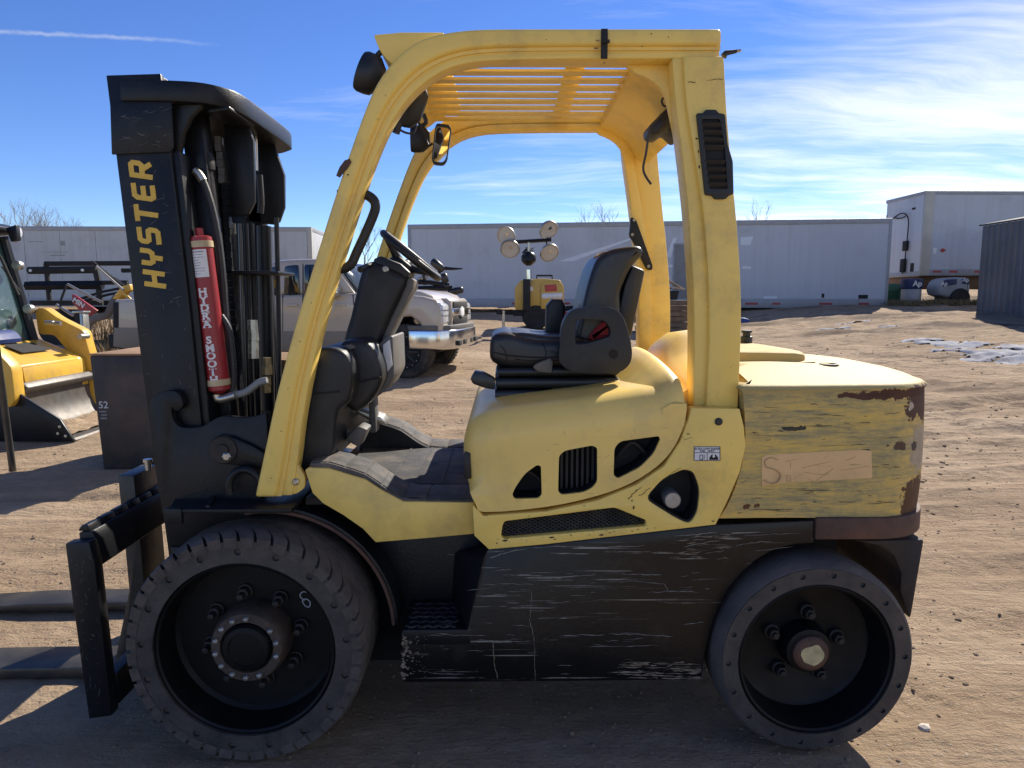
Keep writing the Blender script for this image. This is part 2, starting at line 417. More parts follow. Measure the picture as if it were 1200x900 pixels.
def cw_mat():
    m = bpy.data.materials.new('scraped_counterweight_paint'); m.use_nodes = True
    n = Nodes(m.node_tree)
    g = n('ShaderNodeNewGeometry'); pos = g.outputs['Position']
    sp = n('ShaderNodeSeparateXYZ', {0: pos}); X, Y, Z = sp.outputs
    nz = n('ShaderNodeSeparateXYZ', {0: g.outputs['Normal']}).outputs[2]
    top = n.mix(n.noise(pos, 3, 5, .6), (0.47, 0.355, 0.125), (0.52, 0.40, 0.165))
    wob = n('ShaderNodeVectorMath', {0: pos, 1: n('ShaderNodeVectorMath', {0: n.noise(pos, 5, 4, .6, out=1), 'Scale': .05}, operation='SCALE').outputs[0]}, operation='ADD').outputs[0]
    s1 = n.noise(n.mapping(wob, (2.0, 2.0, 12)), 1.4, 14, 0.72)
    s2 = n.noise(n.mapping(wob, (3.6, 3.6, 64)), 1.3, 12, 0.76)
    s5 = n.noise(pos, 38, 10, 0.74)
    mixv = n.math('ADD', n.math('ADD', n.math('MULTIPLY', s1, 0.52), n.math('MULTIPLY', s2, 0.34)), n.math('MULTIPLY', s5, 0.16))
    side = n.ramp(mixv, [(0.41, (0.78, 0.52, 0.11)), (0.48, (0.66, 0.46, 0.14)), (0.53, (0.47, 0.365, 0.145)), (0.59, (0.31, 0.265, 0.145)), (0.67, (0.15, 0.138, 0.10))])
    s3 = n.noise(n.mapping(pos, (2.2, 2.2, 26), (4, 1, 2)), 1.6, 6, 0.7)
    side = n.mix(n.ramp(s3, [(0.62, 0.0), (0.70, 0.85)]), side, (0.035, 0.034, 0.028))
    s4 = n.noise(n.mapping(pos, (1.8, 1.8, 70), (1, 7, 5)), 1.5, 5, 0.7)
    side = n.mix(n.ramp(s4, [(0.68, 0.0), (0.73, 0.7)]), side, (0.56, 0.47, 0.25))
    onside = n.math('MULTIPLY', n.ramp(nz, [(0.25, 1.0), (0.75, 0.0)]), 1.0)
    onside = n.math('MULTIPLY', onside, n('ShaderNodeMapRange', {0: n.math('ADD', Z, n.math('MULTIPLY', n.noise(pos, 9, 5, .6), .05)), 1: 1.33, 2: 1.27, 3: 0.0, 4: 1.0}).outputs[0])
    c = n.mix(onside, top, side)
    nzv = n.math('SUBTRACT', n.noise(pos, 11, 8, .70), 0.5)
    nzw = n.math('SUBTRACT', n.noise(n.mapping(pos, (1, 1, 1), (5, 3, 8)), 14, 8, .72), 0.5)
    for (px0, py0, px1, py1, colr, amp) in RUSTS:
        a, b = P(px0, py0, 2.33), P(px1, py1, 2.33)
        hx, hz = abs(b.x - a.x) / 2, abs(a.z - b.z) / 2
        k_ = min(hx, hz)
        dxn = n.math('DIVIDE', n.math('ADD', n.math('SUBTRACT', X, (a.x + b.x) / 2), n.math('MULTIPLY', nzv, amp * k_ * 6)), hx)
        dzn = n.math('DIVIDE', n.math('ADD', n.math('SUBTRACT', Z, (a.z + b.z) / 2), n.math('MULTIPLY', nzw, amp * k_ * 5)), hz)
        dd = n.math('ADD', n.math('POWER', n.math('ABSOLUTE', dxn), 3.0), n.math('POWER', n.math('ABSOLUTE', dzn), 3.0))
        k = n.ramp(dd, [(0.0, 0.96), (0.93, 0.96), (1.0, 0.0)])
        cc_ = n.mix(n.noise(pos, 30, 5, .65), tuple(x * .55 for x in colr), tuple(x * 1.5 for x in colr))
        c = n.mix(k, c, cc_)
    b_ = n('ShaderNodeBsdfPrincipled', {'Base Color': c, 'Roughness': n.mix(onside, (.62,) * 3, (.62,) * 3), 'Specular IOR Level': 0.25})
    bp = n('ShaderNodeBump', {'Strength': 0.25, 'Distance': 0.006, 'Height': n.math('ADD', s2, s5)})
    n.t.links.new(bp.outputs[0], b_.inputs['Normal'])
    n('ShaderNodeOutputMaterial', {0: b_.outputs[0]})
    return m
RUSTS = [(985, 457.5, 1110, 468, (0.075, 0.028, 0.024), 0.9), (1072, 455, 1130, 496, (0.07, 0.03, 0.026), 0.75),
         (1080, 500, 1120, 556, (0.40, 0.32, 0.22), 0.8), (1064, 561, 1130, 622, (0.085, 0.038, 0.022), 0.55),
         (1050, 520, 1066, 529, (0.09, 0.05, 0.035), 1.1), (872, 590, 880, 598, (0.13, 0.05, 0.02), 0.9), (884, 590, 891, 595, (0.13, 0.05, 0.02), 0.9),
         (918, 500, 945, 504, (0.05, 0.048, 0.035), 1.6), (1072, 472, 1078, 483, (0.5, 0.42, 0.3), 1.0), (1076, 520, 1083, 530, (0.07, .05, .04), 1.0)]
M['cw'] = cw_mat()
M['steel_dark'] = mk('dark_pipe_steel', (0.10, 0.10, 0.10), 0.35, metal=0.7, var=0.3)
M['brass'] = mk('dirty_brass_fitting', (0.33, 0.26, 0.14), 0.42, metal=0.7, var=0.3, dirt=0.3, dirtc=(.10, .08, .05), ds=30)
M['foam'] = mk('torn_yellow_foam', (0.34, 0.20, 0.07), 0.95, var=0.4, vs=30, bump=0.6, bs=90, dirt=0.4, dirtc=(.05, .035, .02), ds=40)
M['fork'] = mk('worn_fork_steel', (0.055, 0.052, 0.046), 0.42, metal=0.4, var=0.4, dirt=0.4, dirtc=(0.15, 0.125, 0.095), ds=5, bump=0.15, bs=60)
M['cleat'] = mk('worn_step_cleat', (0.05, 0.048, 0.05), 0.45, var=0.5, vs=30)
M['gray_print'] = mk('gray_label_print', (0.22, 0.22, 0.24), 0.7)
M['yellow_dull'] = mk('shaded_yellow_behind_vent', YEL, 0.6, var=0.2, dirt=0.5, dirtc=(0.04, 0.035, 0.03), ds=14)
M['decal_edge'] = mk('torn_decal_edge', (0.50, 0.32, 0.145), 0.6)
M['mesh'] = mk('expanded_metal_mesh', (0.035, 0.035, 0.033), 0.5, var=0.4, vs=20, dirt=0.3, dirtc=(.10, .08, .05), ds=14)
M['gutter'] = mk('unfaded_yellow_gutter', (0.55, 0.30, 0.03), 0.6, var=0.1)
M['hub_rust'] = mk('rusty_hub_flange', (0.055, 0.042, 0.034), 0.6, var=0.4, vs=14, dirt=0.4, dirtc=(0.10, 0.06, 0.035), ds=20, bump=0.2)
M['tail'] = mk('rust_streaked_tail_steel', (0.024, 0.019, 0.017), 0.7, var=0.4, dirt=0.42, dirtc=(0.105, 0.055, 0.032), ds=5, bump=0.25, bs=50)
# ================================================================== FORKLIFT
YC, YW, YS, YG, YM = 2.93, 2.27, 2.33, 2.38, 2.50
def my(y): return 2 * YC - y
fk = thing('forklift', 'worn yellow and black forklift parked side-on in front, its forks lowered to the left', 'forklift', (0.1, YC, 0))
def span(pts, y0, y1, name, mat, parent=fk, mirror=False, **k):
    a = prism(name, pts, y0, y1, mat, parent, **k)
    if mirror: prism(name, pts, my(y1), my(y0), mat, parent, **k)
    return a

# ---------------------------------------------------------------- wheels
def holes_ring(r, n, hr, off=0.0, k=8):
    o = []
    for i in range(n):
        a = 2 * math.pi * (i + off) / n
        o.append([(r * math.cos(a) + hr * math.cos(2 * math.pi * j / k), r * math.sin(a) + hr * math.sin(2 * math.pi * j / k)) for j in range(k)])
    return o
def circ(r, n=64, cx=0, cz=0): return [(cx + r * math.cos(2 * math.pi * i / n), cz + r * math.sin(2 * math.pi * i / n)) for i in range(n)]
def at(bm, c, rotz=0.0):
    if rotz: bmesh.ops.rotate(bm, cent=(0, 0, 0), matrix=Matrix.Rotation(rotz, 3, 'Z'), verts=bm.verts)
    bmesh.ops.translate(bm, vec=Vector(c), verts=bm.verts)
    return bm
def pnt(c, v): return Vector(c) + Vector(v)
def lug_bm(n=44, w=0.142, r0=0.352, r1=0.3935, side=-1):
    """one shoulder block of the drive tyre: a curved sliver from the side wall to the middle of the tread"""
    bm = BM(); rows = 6; da = 2 * math.pi / n
    grid = []
    for i in range(rows + 1):
        t = i / rows
        y = side * lerp(w + .0105, 0.004, t)
        sh = 0.26 * t ** 1.25
        gap = lerp(0.105, 0.020, min(1, t * 2.2))
        rr = r1 + 0.004 * t - (0.010 if i == 0 else 0)
        a0, a1 = sh + gap * da, sh + da * (1 - gap)
        am = (a0 + a1) / 2
        grid.append([[bm.verts.new((r * math.cos(a), y, r * math.sin(a))) for a in (a0, am, a1)] for r in (r0, rr)])
    for i in range(rows):
        A, B = grid[i], grid[i + 1]
        for j in (0, 1):
            bm.faces.new((A[1][j], A[1][j + 1], B[1][j + 1], B[1][j]))
        bm.faces.new((A[0][0], A[1][0], B[1][0], B[0][0])); bm.faces.new((A[0][2], B[0][2], B[1][2], A[1][2]))
    for g in (grid[0], grid[-1]):
        bm.faces.new((g[0][0], g[0][1], g[0][2], g[1][2], g[1][1], g[1][0]))
    return bm
def drive_wheel(c):
    w = lathe('wheel', [(0.0, 0.05), (0.285, 0.05), (0.300, 0.045), (0.300, -0.137), (0.291, -0.143), (0.284, -0.138), (0.276, -0.035), (0.262, -0.024), (0.0, -0.020)], M['rim'], fk, 72, c)
    lathe('tyre', [(0.300, 0.150), (0.352, 0.152), (0.370, 0.145), (0.372, 0.1), (0.376, 0.0), (0.372, -0.1), (0.370, -0.138), (0.300, -0.138), (0.300, 0.0)], M['rubber'], w, 88, c, close=True)
    bm = BM(); a_prism(bm, circ(0.372, 88), -0.150, -0.136, [circ(0.299, 88)] + holes_ring(0.337, 17, 0.0125, 0.3))
    ob('side_ring', at(bm, c), M['rubber_side'], w)
    L = None
    for sd in (-1, 1):
        src = None
        for i in range(44):
            if src is None:
                src = ob('tread_block', at(lug_bm(side=sd), c), M['lug'], w, smooth=30)
                # blocks turn about the axle: keep the mesh origin on the axle
                d = Vector(c) - (WL[w] + src.location)
                src.data.transform(Matrix.Translation(-d)); src.location = src.location + d
            else:
                o = src.copy(); COL.objects.link(o); o.parent = w; o.rotation_euler = (0, -2 * math.pi * i / 44, 0)
    # hub
    lathe('hub_flange', [(0.0, -0.02), (0.128, -0.02), (0.128, -0.085), (0.122, -0.118), (0.116, -0.128), (0.088, -0.129), (0.084, -0.112), (0.0, -0.112)], M['hub_rust'], w, 40, c)
    lathe('hub_cap', [(0.0, -0.10), (0.083, -0.10), (0.082, -0.126), (0.074, -0.140), (0.058, -0.144), (0.056, -0.139), (0.03, -0.141), (0.0, -0.1415)], M['rim'], w, 40, c)
    for i in range(14):
        a = 2 * math.pi * (i + .4) / 14
        if i in (2, 12): continue
        bm = BM(); a_lathe(bm, [(0.0, -0.125), (0.0095, -0.125), (0.0095, -0.139), (0.006, -0.143), (0.0, -0.1435)], 8, (0.102 * math.cos(a), 0, 0.102 * math.sin(a)))
        ob('hub_bolt', at(bm, c), M['steel'], w, smooth=50)
    for i in range(8):
        a = 2 * math.pi * (i + .25) / 8; x, z = 0.158 * math.cos(a), 0.158 * math.sin(a)
        bm = BM(); a_lathe(bm, [(0, -.02), (.026, -.02), (.026, -.034), (.021, -.036)], 14, (x, 0, z)); a_lathe(bm, [(0.021, -.034), (.0195, -.058), (.012, -.061)], 6, (x, 0, z)); a_lathe(bm, [(.011, -.058), (.011, -.088), (.008, -.090), (0, -.090)], 10, (x, 0, z))
        ob('wheel_nut', at(bm, c), M['rust_dark'], w, smooth=40)
    return w
FWC = P(288, 760, YW); FWC = (FWC.x, YW + 0.135, 0.397 * 1.02)
fw = drive_wheel(FWC); fw.scale = (1.02, 1, 1.02)
# chalk "80" on the disc
def chalk(name, pts, c, y, par):
    bm = BM(); a_tube(bm, spl([(.186 + (p[0] - .186) * 1.3, y, .119 + (p[1] - .119) * 1.3) if p[0] > 0 else (p[0], y, p[1]) for p in pts], 4), 0.0019, 5)
    ob(name, at(bm, c), M['chalk'], par, smooth=60)
chalk('chalk_mark', [(.172, .118), (.160, .130), (.168, .142), (.184, .138), (.196, .124), (.206, .122), (.208, .136), (.200, .140), (.194, .128), (.204, .112)], FWC, -.0245, fw)
chalk('chalk_mark', [(.182, .100), (.172, .104), (.166, .118), (.176, .122), (.186, .114), (.184, .101), (.178, .100)], FWC, -.0245, fw)
fw2 = copytree(fw, fk, (0, my(FWC[1]) - FWC[1], 0)); fw2.rotation_euler = (0, 0, math.pi)
def steer_wheel(c):
    w = lathe('wheel', [(0.0, 0.05), (0.245, 0.05), (0.262, 0.045), (0.262, -0.098), (0.252, -0.104), (0.246, -0.099), (0.228, 0.012), (0.214, 0.022), (0.0, 0.025)], M['rim'], fk, 64, c)
    lathe('tyre', [(0.262, 0.115), (0.300, 0.115), (0.322, 0.105), (0.333, 0.075), (0.337, 0.0), (0.334, -0.062), (0.328, -0.086), (0.3165, -0.1025), (0.312, -0.1035), (0.306, -0.098), (0.262, -0.098), (0.262, 0.0)], M['rubber'], w, 88, c, close=True)
    bm = BM(); a_prism(bm, circ(0.313, 88), -0.108, -0.097, [circ(0.261, 88)] + holes_ring(0.292, 18, 0.0095, 0.1))
    ob('side_ring', at(bm, c), M['rubber_side'], w)
    lathe('hub_flange', [(0.0, 0.025), (0.085, 0.025), (0.083, -0.02), (0.076, -0.045), (0.060, -0.050), (0, -.05)], M['rim'], w, 32, c)
    lathe('hub_cap', [(0.0, -0.045), (0.060, -0.045), (0.060, -0.062), (0.052, -0.070), (0.044, -0.072), (0.0, -0.072)], M['rust'], w, 32, c)
    bm = BM(); pts = [(.040 * math.cos(a) * (1 + .25 * noise.noise(Vector((a, 1, 3)))), .034 * math.sin(a) * (1 + .3 * noise.noise(Vector((a * 1.3, 4, 1))))) for a in [2 * math.pi * i / 18 for i in range(18)]]
    a_prism(bm, pts, -0.0745, -0.071); ob('hub_paint_patch', at(bm, c), M['decal_worn'], w)
    for i in range(5):
        a = 2 * math.pi * (i + .18) / 5; x, z = 0.118 * math.cos(a), 0.118 * math.sin(a)
        bm = BM(); a_lathe(bm, [(0, .025), (.027, .025), (.026, .006), (.020, .002)], 14, (x, 0, z)); a_lathe(bm, [(.019, .004), (.018, -.020), (.011, -.022)], 6, (x, 0, z)); a_lathe(bm, [(.010, -.02), (.010, -.034), (0, -.036)], 10, (x, 0, z))
        ob('wheel_nut', at(bm, c), M['rust_dark'], w, smooth=40)
    return w
M['decal_worn'] = mk('flaked_cream_paint', (0.50, 0.42, 0.22), 0.6, var=0.3, vs=30, chips=0.35, chipc=(0.08, .05, .03), cs=40)
RWC = P(957, 765, YW + .01); RWC = (RWC.x, YW + .005 + .108, 0.337 * 1.035)
rw = steer_wheel(RWC); rw.scale = (1.035, 1, 1.035)
chalk('chalk_mark', [(-.158, .158), (-.165, .148), (-.158, .138), (-.148, .140), (-.146, .152), (-.154, .160)], RWC, .0215, rw)
chalk('chalk_mark', [(-.140, .186), (-.132, .172), (-.118, .172), (-.110, .184), (-.112, .196)], RWC, .0215, rw)
rw2 = copytree(rw, fk, (0, my(RWC[1]) - RWC[1], 0)); rw2.rotation_euler = (0, 0, math.pi)

# ---------------------------------------------------------------- chassis, skirt, step
x0, x1 = FWC[0] - .05, RWC[0] - .42
box('chassis_frame', (x0, 2.60, 0.18), (x1, 3.26, 0.86), M['black_void'], fk, .01)
box('axle', (FWC[0] - .07, 2.5, .33), (FWC[0] + .07, 3.36, .47), M['black_void'], fk, .02)
box('steer_axle', (RWC[0] - .08, 2.42, .28), (RWC[0] + .08, 3.44, .42), M['black_void'], fk, .02)
box('rear_frame', (RWC[0] - .45, 2.62, 0.46), (RWC[0] + .22, 3.24, 0.86), M['black_void'], fk, .01)
sk = Q(YS, '566,656 572,643 640,638 700,631 770,623 838,615 954,610') + spl(Q(YS, '954,637 925,640 892,653 862,680 842,714 829,756 822,797'), 4) + Q(YS, '640,799 472,800 470,741 548,739')
span(sk, YS, YS + .06, 'side_skirt', M['skirt'], mirror=True, bevel=.006)
bx = P(474, 738, YS); bz = bx.z; st0, st1 = P(471, 738, YS).x, P(553, 738, YS).x
box('step', (st0, YS - .001, bz - .06), (st1, 2.575, bz), M['black_steel'], fk, .008)
box('step', (st0, my(2.575), bz - .06), (st1, my(YS), bz), M['black_steel'], fk, .008)
bm = BM()
for i in range(9):
    for j in range(6):
        cxx = lerp(st0 + .02, st1 - .05, (i + .5 * (j % 2)) / 9); cyy = lerp(YS + .02, 2.55, j / 5.5)
        a_box(bm, (-.011, -.004, 0), (.011, .004, .006), Matrix.Translation((cxx, cyy, bz - .001)) @ Matrix.Rotation(R(40 if (i + j) % 2 else -40), 4, 'Z'))
ob('step_cleats', bm, M['cleat'] if 'cleat' in M else M['rust_dark'], fk, kind='stuff')
span(Q(2.575, '430,625 575,618 575,745 445,745'), 2.575, 2.60, 'step_recess_wall', M['black_steel'], mirror=True)
# the slanted cheek on the right of the step
bm = BM()
pa = [P(x, y, YS + .002) for x, y in ((567, 655), (572, 643), (572, 741), (547, 739))]
pb = [P(x, y, 2.574) for x, y in ((532, 648), (560, 640), (560, 735), (528, 722))]
va, vb = [bm.verts.new(p) for p in pa], [bm.verts.new(p) for p in pb]
for i in range(4): bm.faces.new((va[i], va[(i + 1) % 4], vb[(i + 1) % 4], vb[i]))
bm.faces.new(va[::-1]); bm.faces.new(vb)
ob('step_cheek', bm, M['black_steel'], fk, bevel=.006)
# front mudguard over the drive wheel
def arc_bm(cx, cz, r0, r1, a0, a1, y0, y1, n=22):
    pts = [(cx + r0 * math.cos(lerp(a0, a1, i / n)), cz + r0 * math.sin(lerp(a0, a1, i / n))) for i in range(n + 1)]
    pts += [(cx + r1 * math.cos(lerp(a1, a0, i / n)), cz + r1 * math.sin(lerp(a1, a0, i / n))) for i in range(n + 1)]
    bm = BM(); a_prism(bm, pts, y0, y1); return bm
for y0, y1, yl in ((2.43, 2.62, 2.424), (my(2.62), my(2.43), my(2.436))):
    f = ob('mudguard', arc_bm(FWC[0] + .035, FWC[2] - .01, .440, .455, R(100), R(2), y0, y1), M['black_steel'], fk, bevel=.003)
    ob('mudguard_lip', arc_bm(FWC[0] + .035, FWC[2] - .01, .432, .443, R(100), R(2), yl, yl + .012), M['rust'], f)
zp = P(240, 597, 2.32).z
bm = BM()
a = P(197, 597, 2.32); b = P(306, 593, 2.32); c_ = P(222, 559, 2.69); d = P(330, 557, 2.69)
pl = [(a.x, 2.32), (b.x + .10, 2.32), (b.x + .10, 2.70), (c_.x - .02, 2.70)]
a_prism(bm, pl, zp - .014, zp, axis='Z'); a_box(bm, (a.x - .012, 2.315, zp - .05), (a.x + .045, 2.335, zp + .004))
a_prism(bm, [(a.x + .12, 2.33), (a.x + .135, 2.33), (c_.x + .135, 2.69), (c_.x + .12, 2.69)], zp - .001, zp + .012, axis='Z')
ob('tyre_guard_plate', bm, M['black_steel'], fk, bevel=.003)
# ---------------------------------------------------------------- yellow floor side, cowl, hood
span(Q(2.40, '357,551 362,548 385,549 405,555 428,562 448,575 473,588 556,589 556,626 500,631 440,636 425,620 402,604 378,590 366,578'), 2.40, 2.45, 'floor_side_panel', M['yellow'], mirror=True, bevel=.005)
vent = roundpoly(Q(YS, '589,614 592,610 720,594 757,609 757,616 590,631 587,628'), .012)
tri = roundpoly(Q(YS, '755,584 776,560 801,549 812,552 820,572 817,600 808,614 792,607'), .03)
cowl = Q(YS, '554,592 566,604 640,599 700,586 745,568 778,546 797,517 807,490 810,478 866,479 871,500 873,522 866,553 852,586 838,614 770,622 700,630 640,637 573,643 556,627')
prism('side_cowl', cowl, YS - .006, YS + .045, M['yellow'], fk, bevel=.004, holes=[vent, tri], bang=60)
prism('side_cowl', cowl, my(YS + .045), my(YS - .006), M['yellow'], fk, bevel=.004)
prism('vent_back', Q(YS, '580,606 722,590 770,607 770,622 580,634'), YS + .075, YS + .08, M['black_void'], fk, bevel=0)
lip = Q(YS, '750,584 774,556 801,545 816,549 825,572 821,602 809,619 788,610')
prism('filler_recess', lip, YS + .09, YS + .10, M['black_void'], fk, bevel=0)
bm = BM(); a_prism(bm, tri, YS + .004, YS + .0895, [[lerp2(p, (sum(q[0] for q in tri) / len(tri), sum(q[1] for q in tri) / len(tri)), .07) for p in tri]])
ob('filler_liner', bm, M['black_void'], fk)
fc = P(788, 586, YS + .02)
lathe('filler_cap', [(0, .07), (.030, .07), (.030, .0), (.026, -.006), (0, -.007)], M['steel'], fk, 24, (fc.x, fc.y, fc.z))
# expanded-metal mesh in the long vent
bm = BM(); A0, A1 = P(585, 636, YS), P(762, 590, YS)
n_ = 25
for s in (1, -1):
    for i in range(-12, n_ + 12):
        xa = lerp(A0.x, A1.x, i / n_); za, zb = A0.z, A1.z
        xb = xa + s * (zb - za) * 1.75
        p0, p1 = Vector((xa, za)), Vector((xb, zb))
        # clip to the vent outline
        ins = []
        for k in range(41):
            q = p0.lerp(p1, k / 40); inside = False
            for m in range(len(vent)):
                u, v = vent[m], vent[m - 1]
                if (u[1] > q.y) != (v[1] > q.y) and q.x < (v[0] - u[0]) * (q.y - u[1]) / (v[1] - u[1]) + u[0]: inside = not inside
            if inside: ins.append(k / 40)
        if len(ins) < 2: continue
        a, b = p0.lerp(p1, ins[0] - .02), p0.lerp(p1, ins[-1] + .02)
        yy = YS + .020 + (0.0015 if s > 0 else 0)
        a_tube(bm, [(a.x, yy, a.y), (b.x, yy, b.y)], .0026, 4)
ob('vent_mesh', bm, M['mesh'], fk, kind='stuff')
hood = spl(Q(YS, '568,602 556,592 547,571 542,545 542,521 547,503 557,492 576,484 612,478 661,472 706,466 750,459 786,455 799,458 806,468 806,486 800,508 788,530 770,549 740,568 700,583 640,596'), 3, True)
zlow = [P(0, 560, YS).z]
hw = []
for p in hood:
    q = P(806, 480, YS)
    bot = (p[1] < P(0, 575, YS).z) or (p[0] > P(735, 500, YS).x and p[1] < P(0, 470, YS).z)
    hw.append(0.06 if bot else 1.0)
for _ in range(2): hw = [(hw[i - 1] + hw[i] + hw[(i + 1) % len(hw)]) / 3 if hw[i] > .07 else hw[i] for i in range(len(hw))]
hb = BM(); a_pillow(hb, hood, YS, my(YS), .10, hw, 7)
wins = [Q(YS, '600,580 604,571 615,555 629,545 634,546 635,580 631,584 603,585'), Q(YS, '655,534 662,528 694,522 700,525 700,565 694,572 684,577 658,580 654,576'), Q(YS, '720,525 727,517 772,511 774,515 766,532 750,548 724,561 719,557')]
wins = [roundpoly(w, .018) for w in wins]
bmesh.ops.recalc_face_normals(hb, faces=hb.faces)
hb.faces.ensure_lookup_table()
cap = [f for f in hb.faces if len(f.verts) == len(hood) and abs(f.calc_center_median().y - YS) < .01][0]
cv = list(cap.verts); bmesh.ops.delete(hb, geom=[cap], context='FACES_ONLY')
loops = [[(v.co.x, v.co.z) for v in cv]] + wins
fv = [cv] + [[hb.verts.new((x, YS, z)) for x, z in w] for w in wins]
flat = sum(fv, [])
for t in tessellate_polygon([[Vector((p[0], p[1], 0)) for p in L] for L in loops]):
    try:
        f = hb.faces.new([flat[i] for i in t])
        f.normal_update()
        if f.normal.y > 0: f.normal_flip()
    except ValueError: pass
for w, rim_ in zip(wins, fv[1:]):      # each opening gets a short painted return, then a dark pocket
    prev = rim_
    for dep, mi_ in ((.012, 0), (.11, 1)):
        nx_ = [hb.verts.new((x, YS + dep, z)) for x, z in w]
        for i in range(len(w)):
            j = (i + 1) % len(w)
            f = hb.faces.new((prev[i], prev[j], nx_[j], nx_[i])); f.material_index = mi_
        prev = nx_
    f = hb.faces.new(prev); f.material_index = 1
hd = ob('hood', hb, None, fk, mats=[M['yellow_hood'], M['black_void']], smooth=40, recalc=False)
for k, w in enumerate(wins):      # what shows behind the openings
    cxm = sum(p[0] for p in w) / len(w); czm = sum(p[1] for p in w) / len(w)
    bm = BM()
    if k == 1:
        for i in range(7): a_box(bm, (cxm - .055 + i * .018, YS + .07, czm - .10), (cxm - .047 + i * .018, YS + .09, czm + .10))
    else:
        a_tube(bm, spl([(cxm - .05, YS + .09, czm - .03), (cxm, YS + .07, czm + .03), (cxm + .05, YS + .08, czm - .01)], 5), .008, 6)
    ob('hood_fin' if k == 1 else 'engine_hose', bm, M['hose'], hd)
bm = BM(); q = P(548, 545, YS + .045)
a_box(bm, (q.x - .012, YS + .03, q.z - .045), (q.x + .012, YS + .065, q.z + .045))
ob('hood_latch', bm, M['black_plastic'], hd, bevel=.004)
# raised rim of the hood behind the seat, then the engine cover
def loft_y(name, prof, ys_, mat, par=fk, **k):
    """prof(y) -> list of (x, z); lofted across the truck and closed underneath"""
    bm = BM(); rg = [[bm.verts.new((x, y, z)) for x, z in prof(y)] for y in ys_]
    N = len(rg[0])
    for a, b in zip(rg, rg[1:]):
        for i in range(N): bm.faces.new((a[i], a[(i + 1) % N], b[(i + 1) % N], b[i]))
    bm.faces.new(rg[0][::-1]); bm.faces.new(rg[-1])
    return ob(name, bm, mat, par, smooth=50, **k)
ysr = [YS + .012, YS + .02, YS + .04, YS + .07] + [lerp(YS + .12, my(YS + .12), i / 16) for i in range(17)] + [my(YS + .07), my(YS + .04), my(YS + .02), my(YS + .012)]
xr0 = P(803, 470, YS).x
def rimp(y):
    u = max(0, 1 - ((y - YC) / .60) ** 2); e = min(1, (min(y, 2 * YC - y) - YS) / .09); e = math.sqrt(max(0, 1 - (1 - e) ** 2))
    zt = P(0, 463, YS).z + .035 * e + .075 * u; xo = -.02 * u
    zt2 = P(0, 473, YS).z - .10 * (1 - e)
    return [(xr0 - .24, zt2 - .03), (xr0 - .20 + xo, lerp(zt2, zt2 - .01, e)), (xr0 - .13 + xo, lerp(zt2, zt - .075, e)), (xr0 - .075 + xo, lerp(zt2 + .005, zt - .03, e)), (xr0 - .04 + xo, lerp(zt2 + .01, zt - .004, e)), (xr0 - .015 + xo, lerp(zt2 + .01, zt, e)), (xr0 + .002 + xo, lerp(zt2, zt - .012, e)), (xr0 + .008 + xo, zt2 - .02), (xr0 + .008, zt2 - .05), (xr0 - .2, zt2 - .05)]
loft_y('hood_rear', rimp, ysr, M['yellow_hood'])
yse = [lerp(YG + .09, my(YG + .09), i / 22) for i in range(23)]
def engp(y):
    u = max(0, 1 - ((y - YC) / .47) ** 2); b = math.exp(-((y - YC - .06) / .20) ** 4)
    z0 = P(0, 470, YS).z - .02
    pts = [(0.012, -.02), (.03, .025), (.07, .05), (.12, .065), (.20, .07), (.30, .06), (.42, .03)]
    bp = [0, .01, .035, .055, .06, .05, .02]
    o = [(xr0 + .012, z0 - .15)] + [(xr0 + dx_ - .02 * u, z0 + h + .085 * u + 1.15 * b * q) for (dx_, h), q in zip(pts, bp)] + [(xr0 + .42, z0 - .15)]
    return o
loft_y('engine_cover', engp, yse, M['yellow_hood'])
# ---------------------------------------------------------------- counterweight
XR = P(1085, 520, 2.52).x - .014
cfr = Q(YS, '868,453 872,480 874,512 869,545 859,576 847,600 837,611')
zT, zB = P(0, 452, YS).z, P(0, 611, YS).z
def cfx(z):
    for (xa, za), (xb, zb) in zip(cfr, cfr[1:]):
        if zb <= z <= za: return lerp(xb, xa, (z - zb) / (za - zb))
    return cfr[0][0] if z > cfr[0][1] else cfr[-1][0]
def cw_ring(xf, inset, n=10, r=.25):
    y0, y1, xr = YS + inset, my(YS) - inset, XR - inset
    rr = max(.03, r - inset * .7)
    o = [(xf + inset, y0)]
    for k in range(1, 12): o.append((lerp(xf, xr - rr, k / 12), y0))
    for k in range(n + 1):
        a = R(-90) + R(90) * k / n; o.append((xr - rr + rr * math.cos(a), y0 + rr + rr * math.sin(a)))
    for k in range(1, 10): o.append((xr + .012 * math.sin(math.pi * k / 10), lerp(y0 + rr, y1 - rr, k / 10)))
    for k in range(n + 1):
        a = R(90) * k / n; o.append((xr - rr + rr * math.cos(a), y1 - rr + rr * math.sin(a)))
    for k in range(1, 12): o.append((lerp(xr - rr, xf, k / 12), y1))
    o.append((xf + inset, y1))
    for k in range(1, 6): o.append((xf + inset, lerp(y1, y0, k / 6)))
    return o
bm = BM(); rings = []
for i in range(13):
    z = lerp(zB, zT - .025, i / 12); rings.append([(x, y, z) for x, y in cw_ring(cfx(z), .008 - .008 * math.sin(math.pi * i / 12))])
for k in range(1, 5):
    a = R(90) * k / 4; rings.append([(x, y, zT - .025 + .025 * math.sin(a)) for x, y in cw_ring(cfr[0][0], .025 * (1 - math.cos(a)))])
def crown(x, y):
    u = max(0, 1 - ((y - YC) / .6) ** 2); v = max(0, 1 - max(0, (x - (XR - .55)) / .55) ** 2)
    return .062 * u * (.25 + .75 * v)
for ins in (.06, .12, .2, .3, .4, .5, .58):
    rings.append([(x, y, zT + crown(x, y)) for x, y in cw_ring(cfr[0][0], ins)])
vr = [[bm.verts.new(p) for p in r] for r in rings]
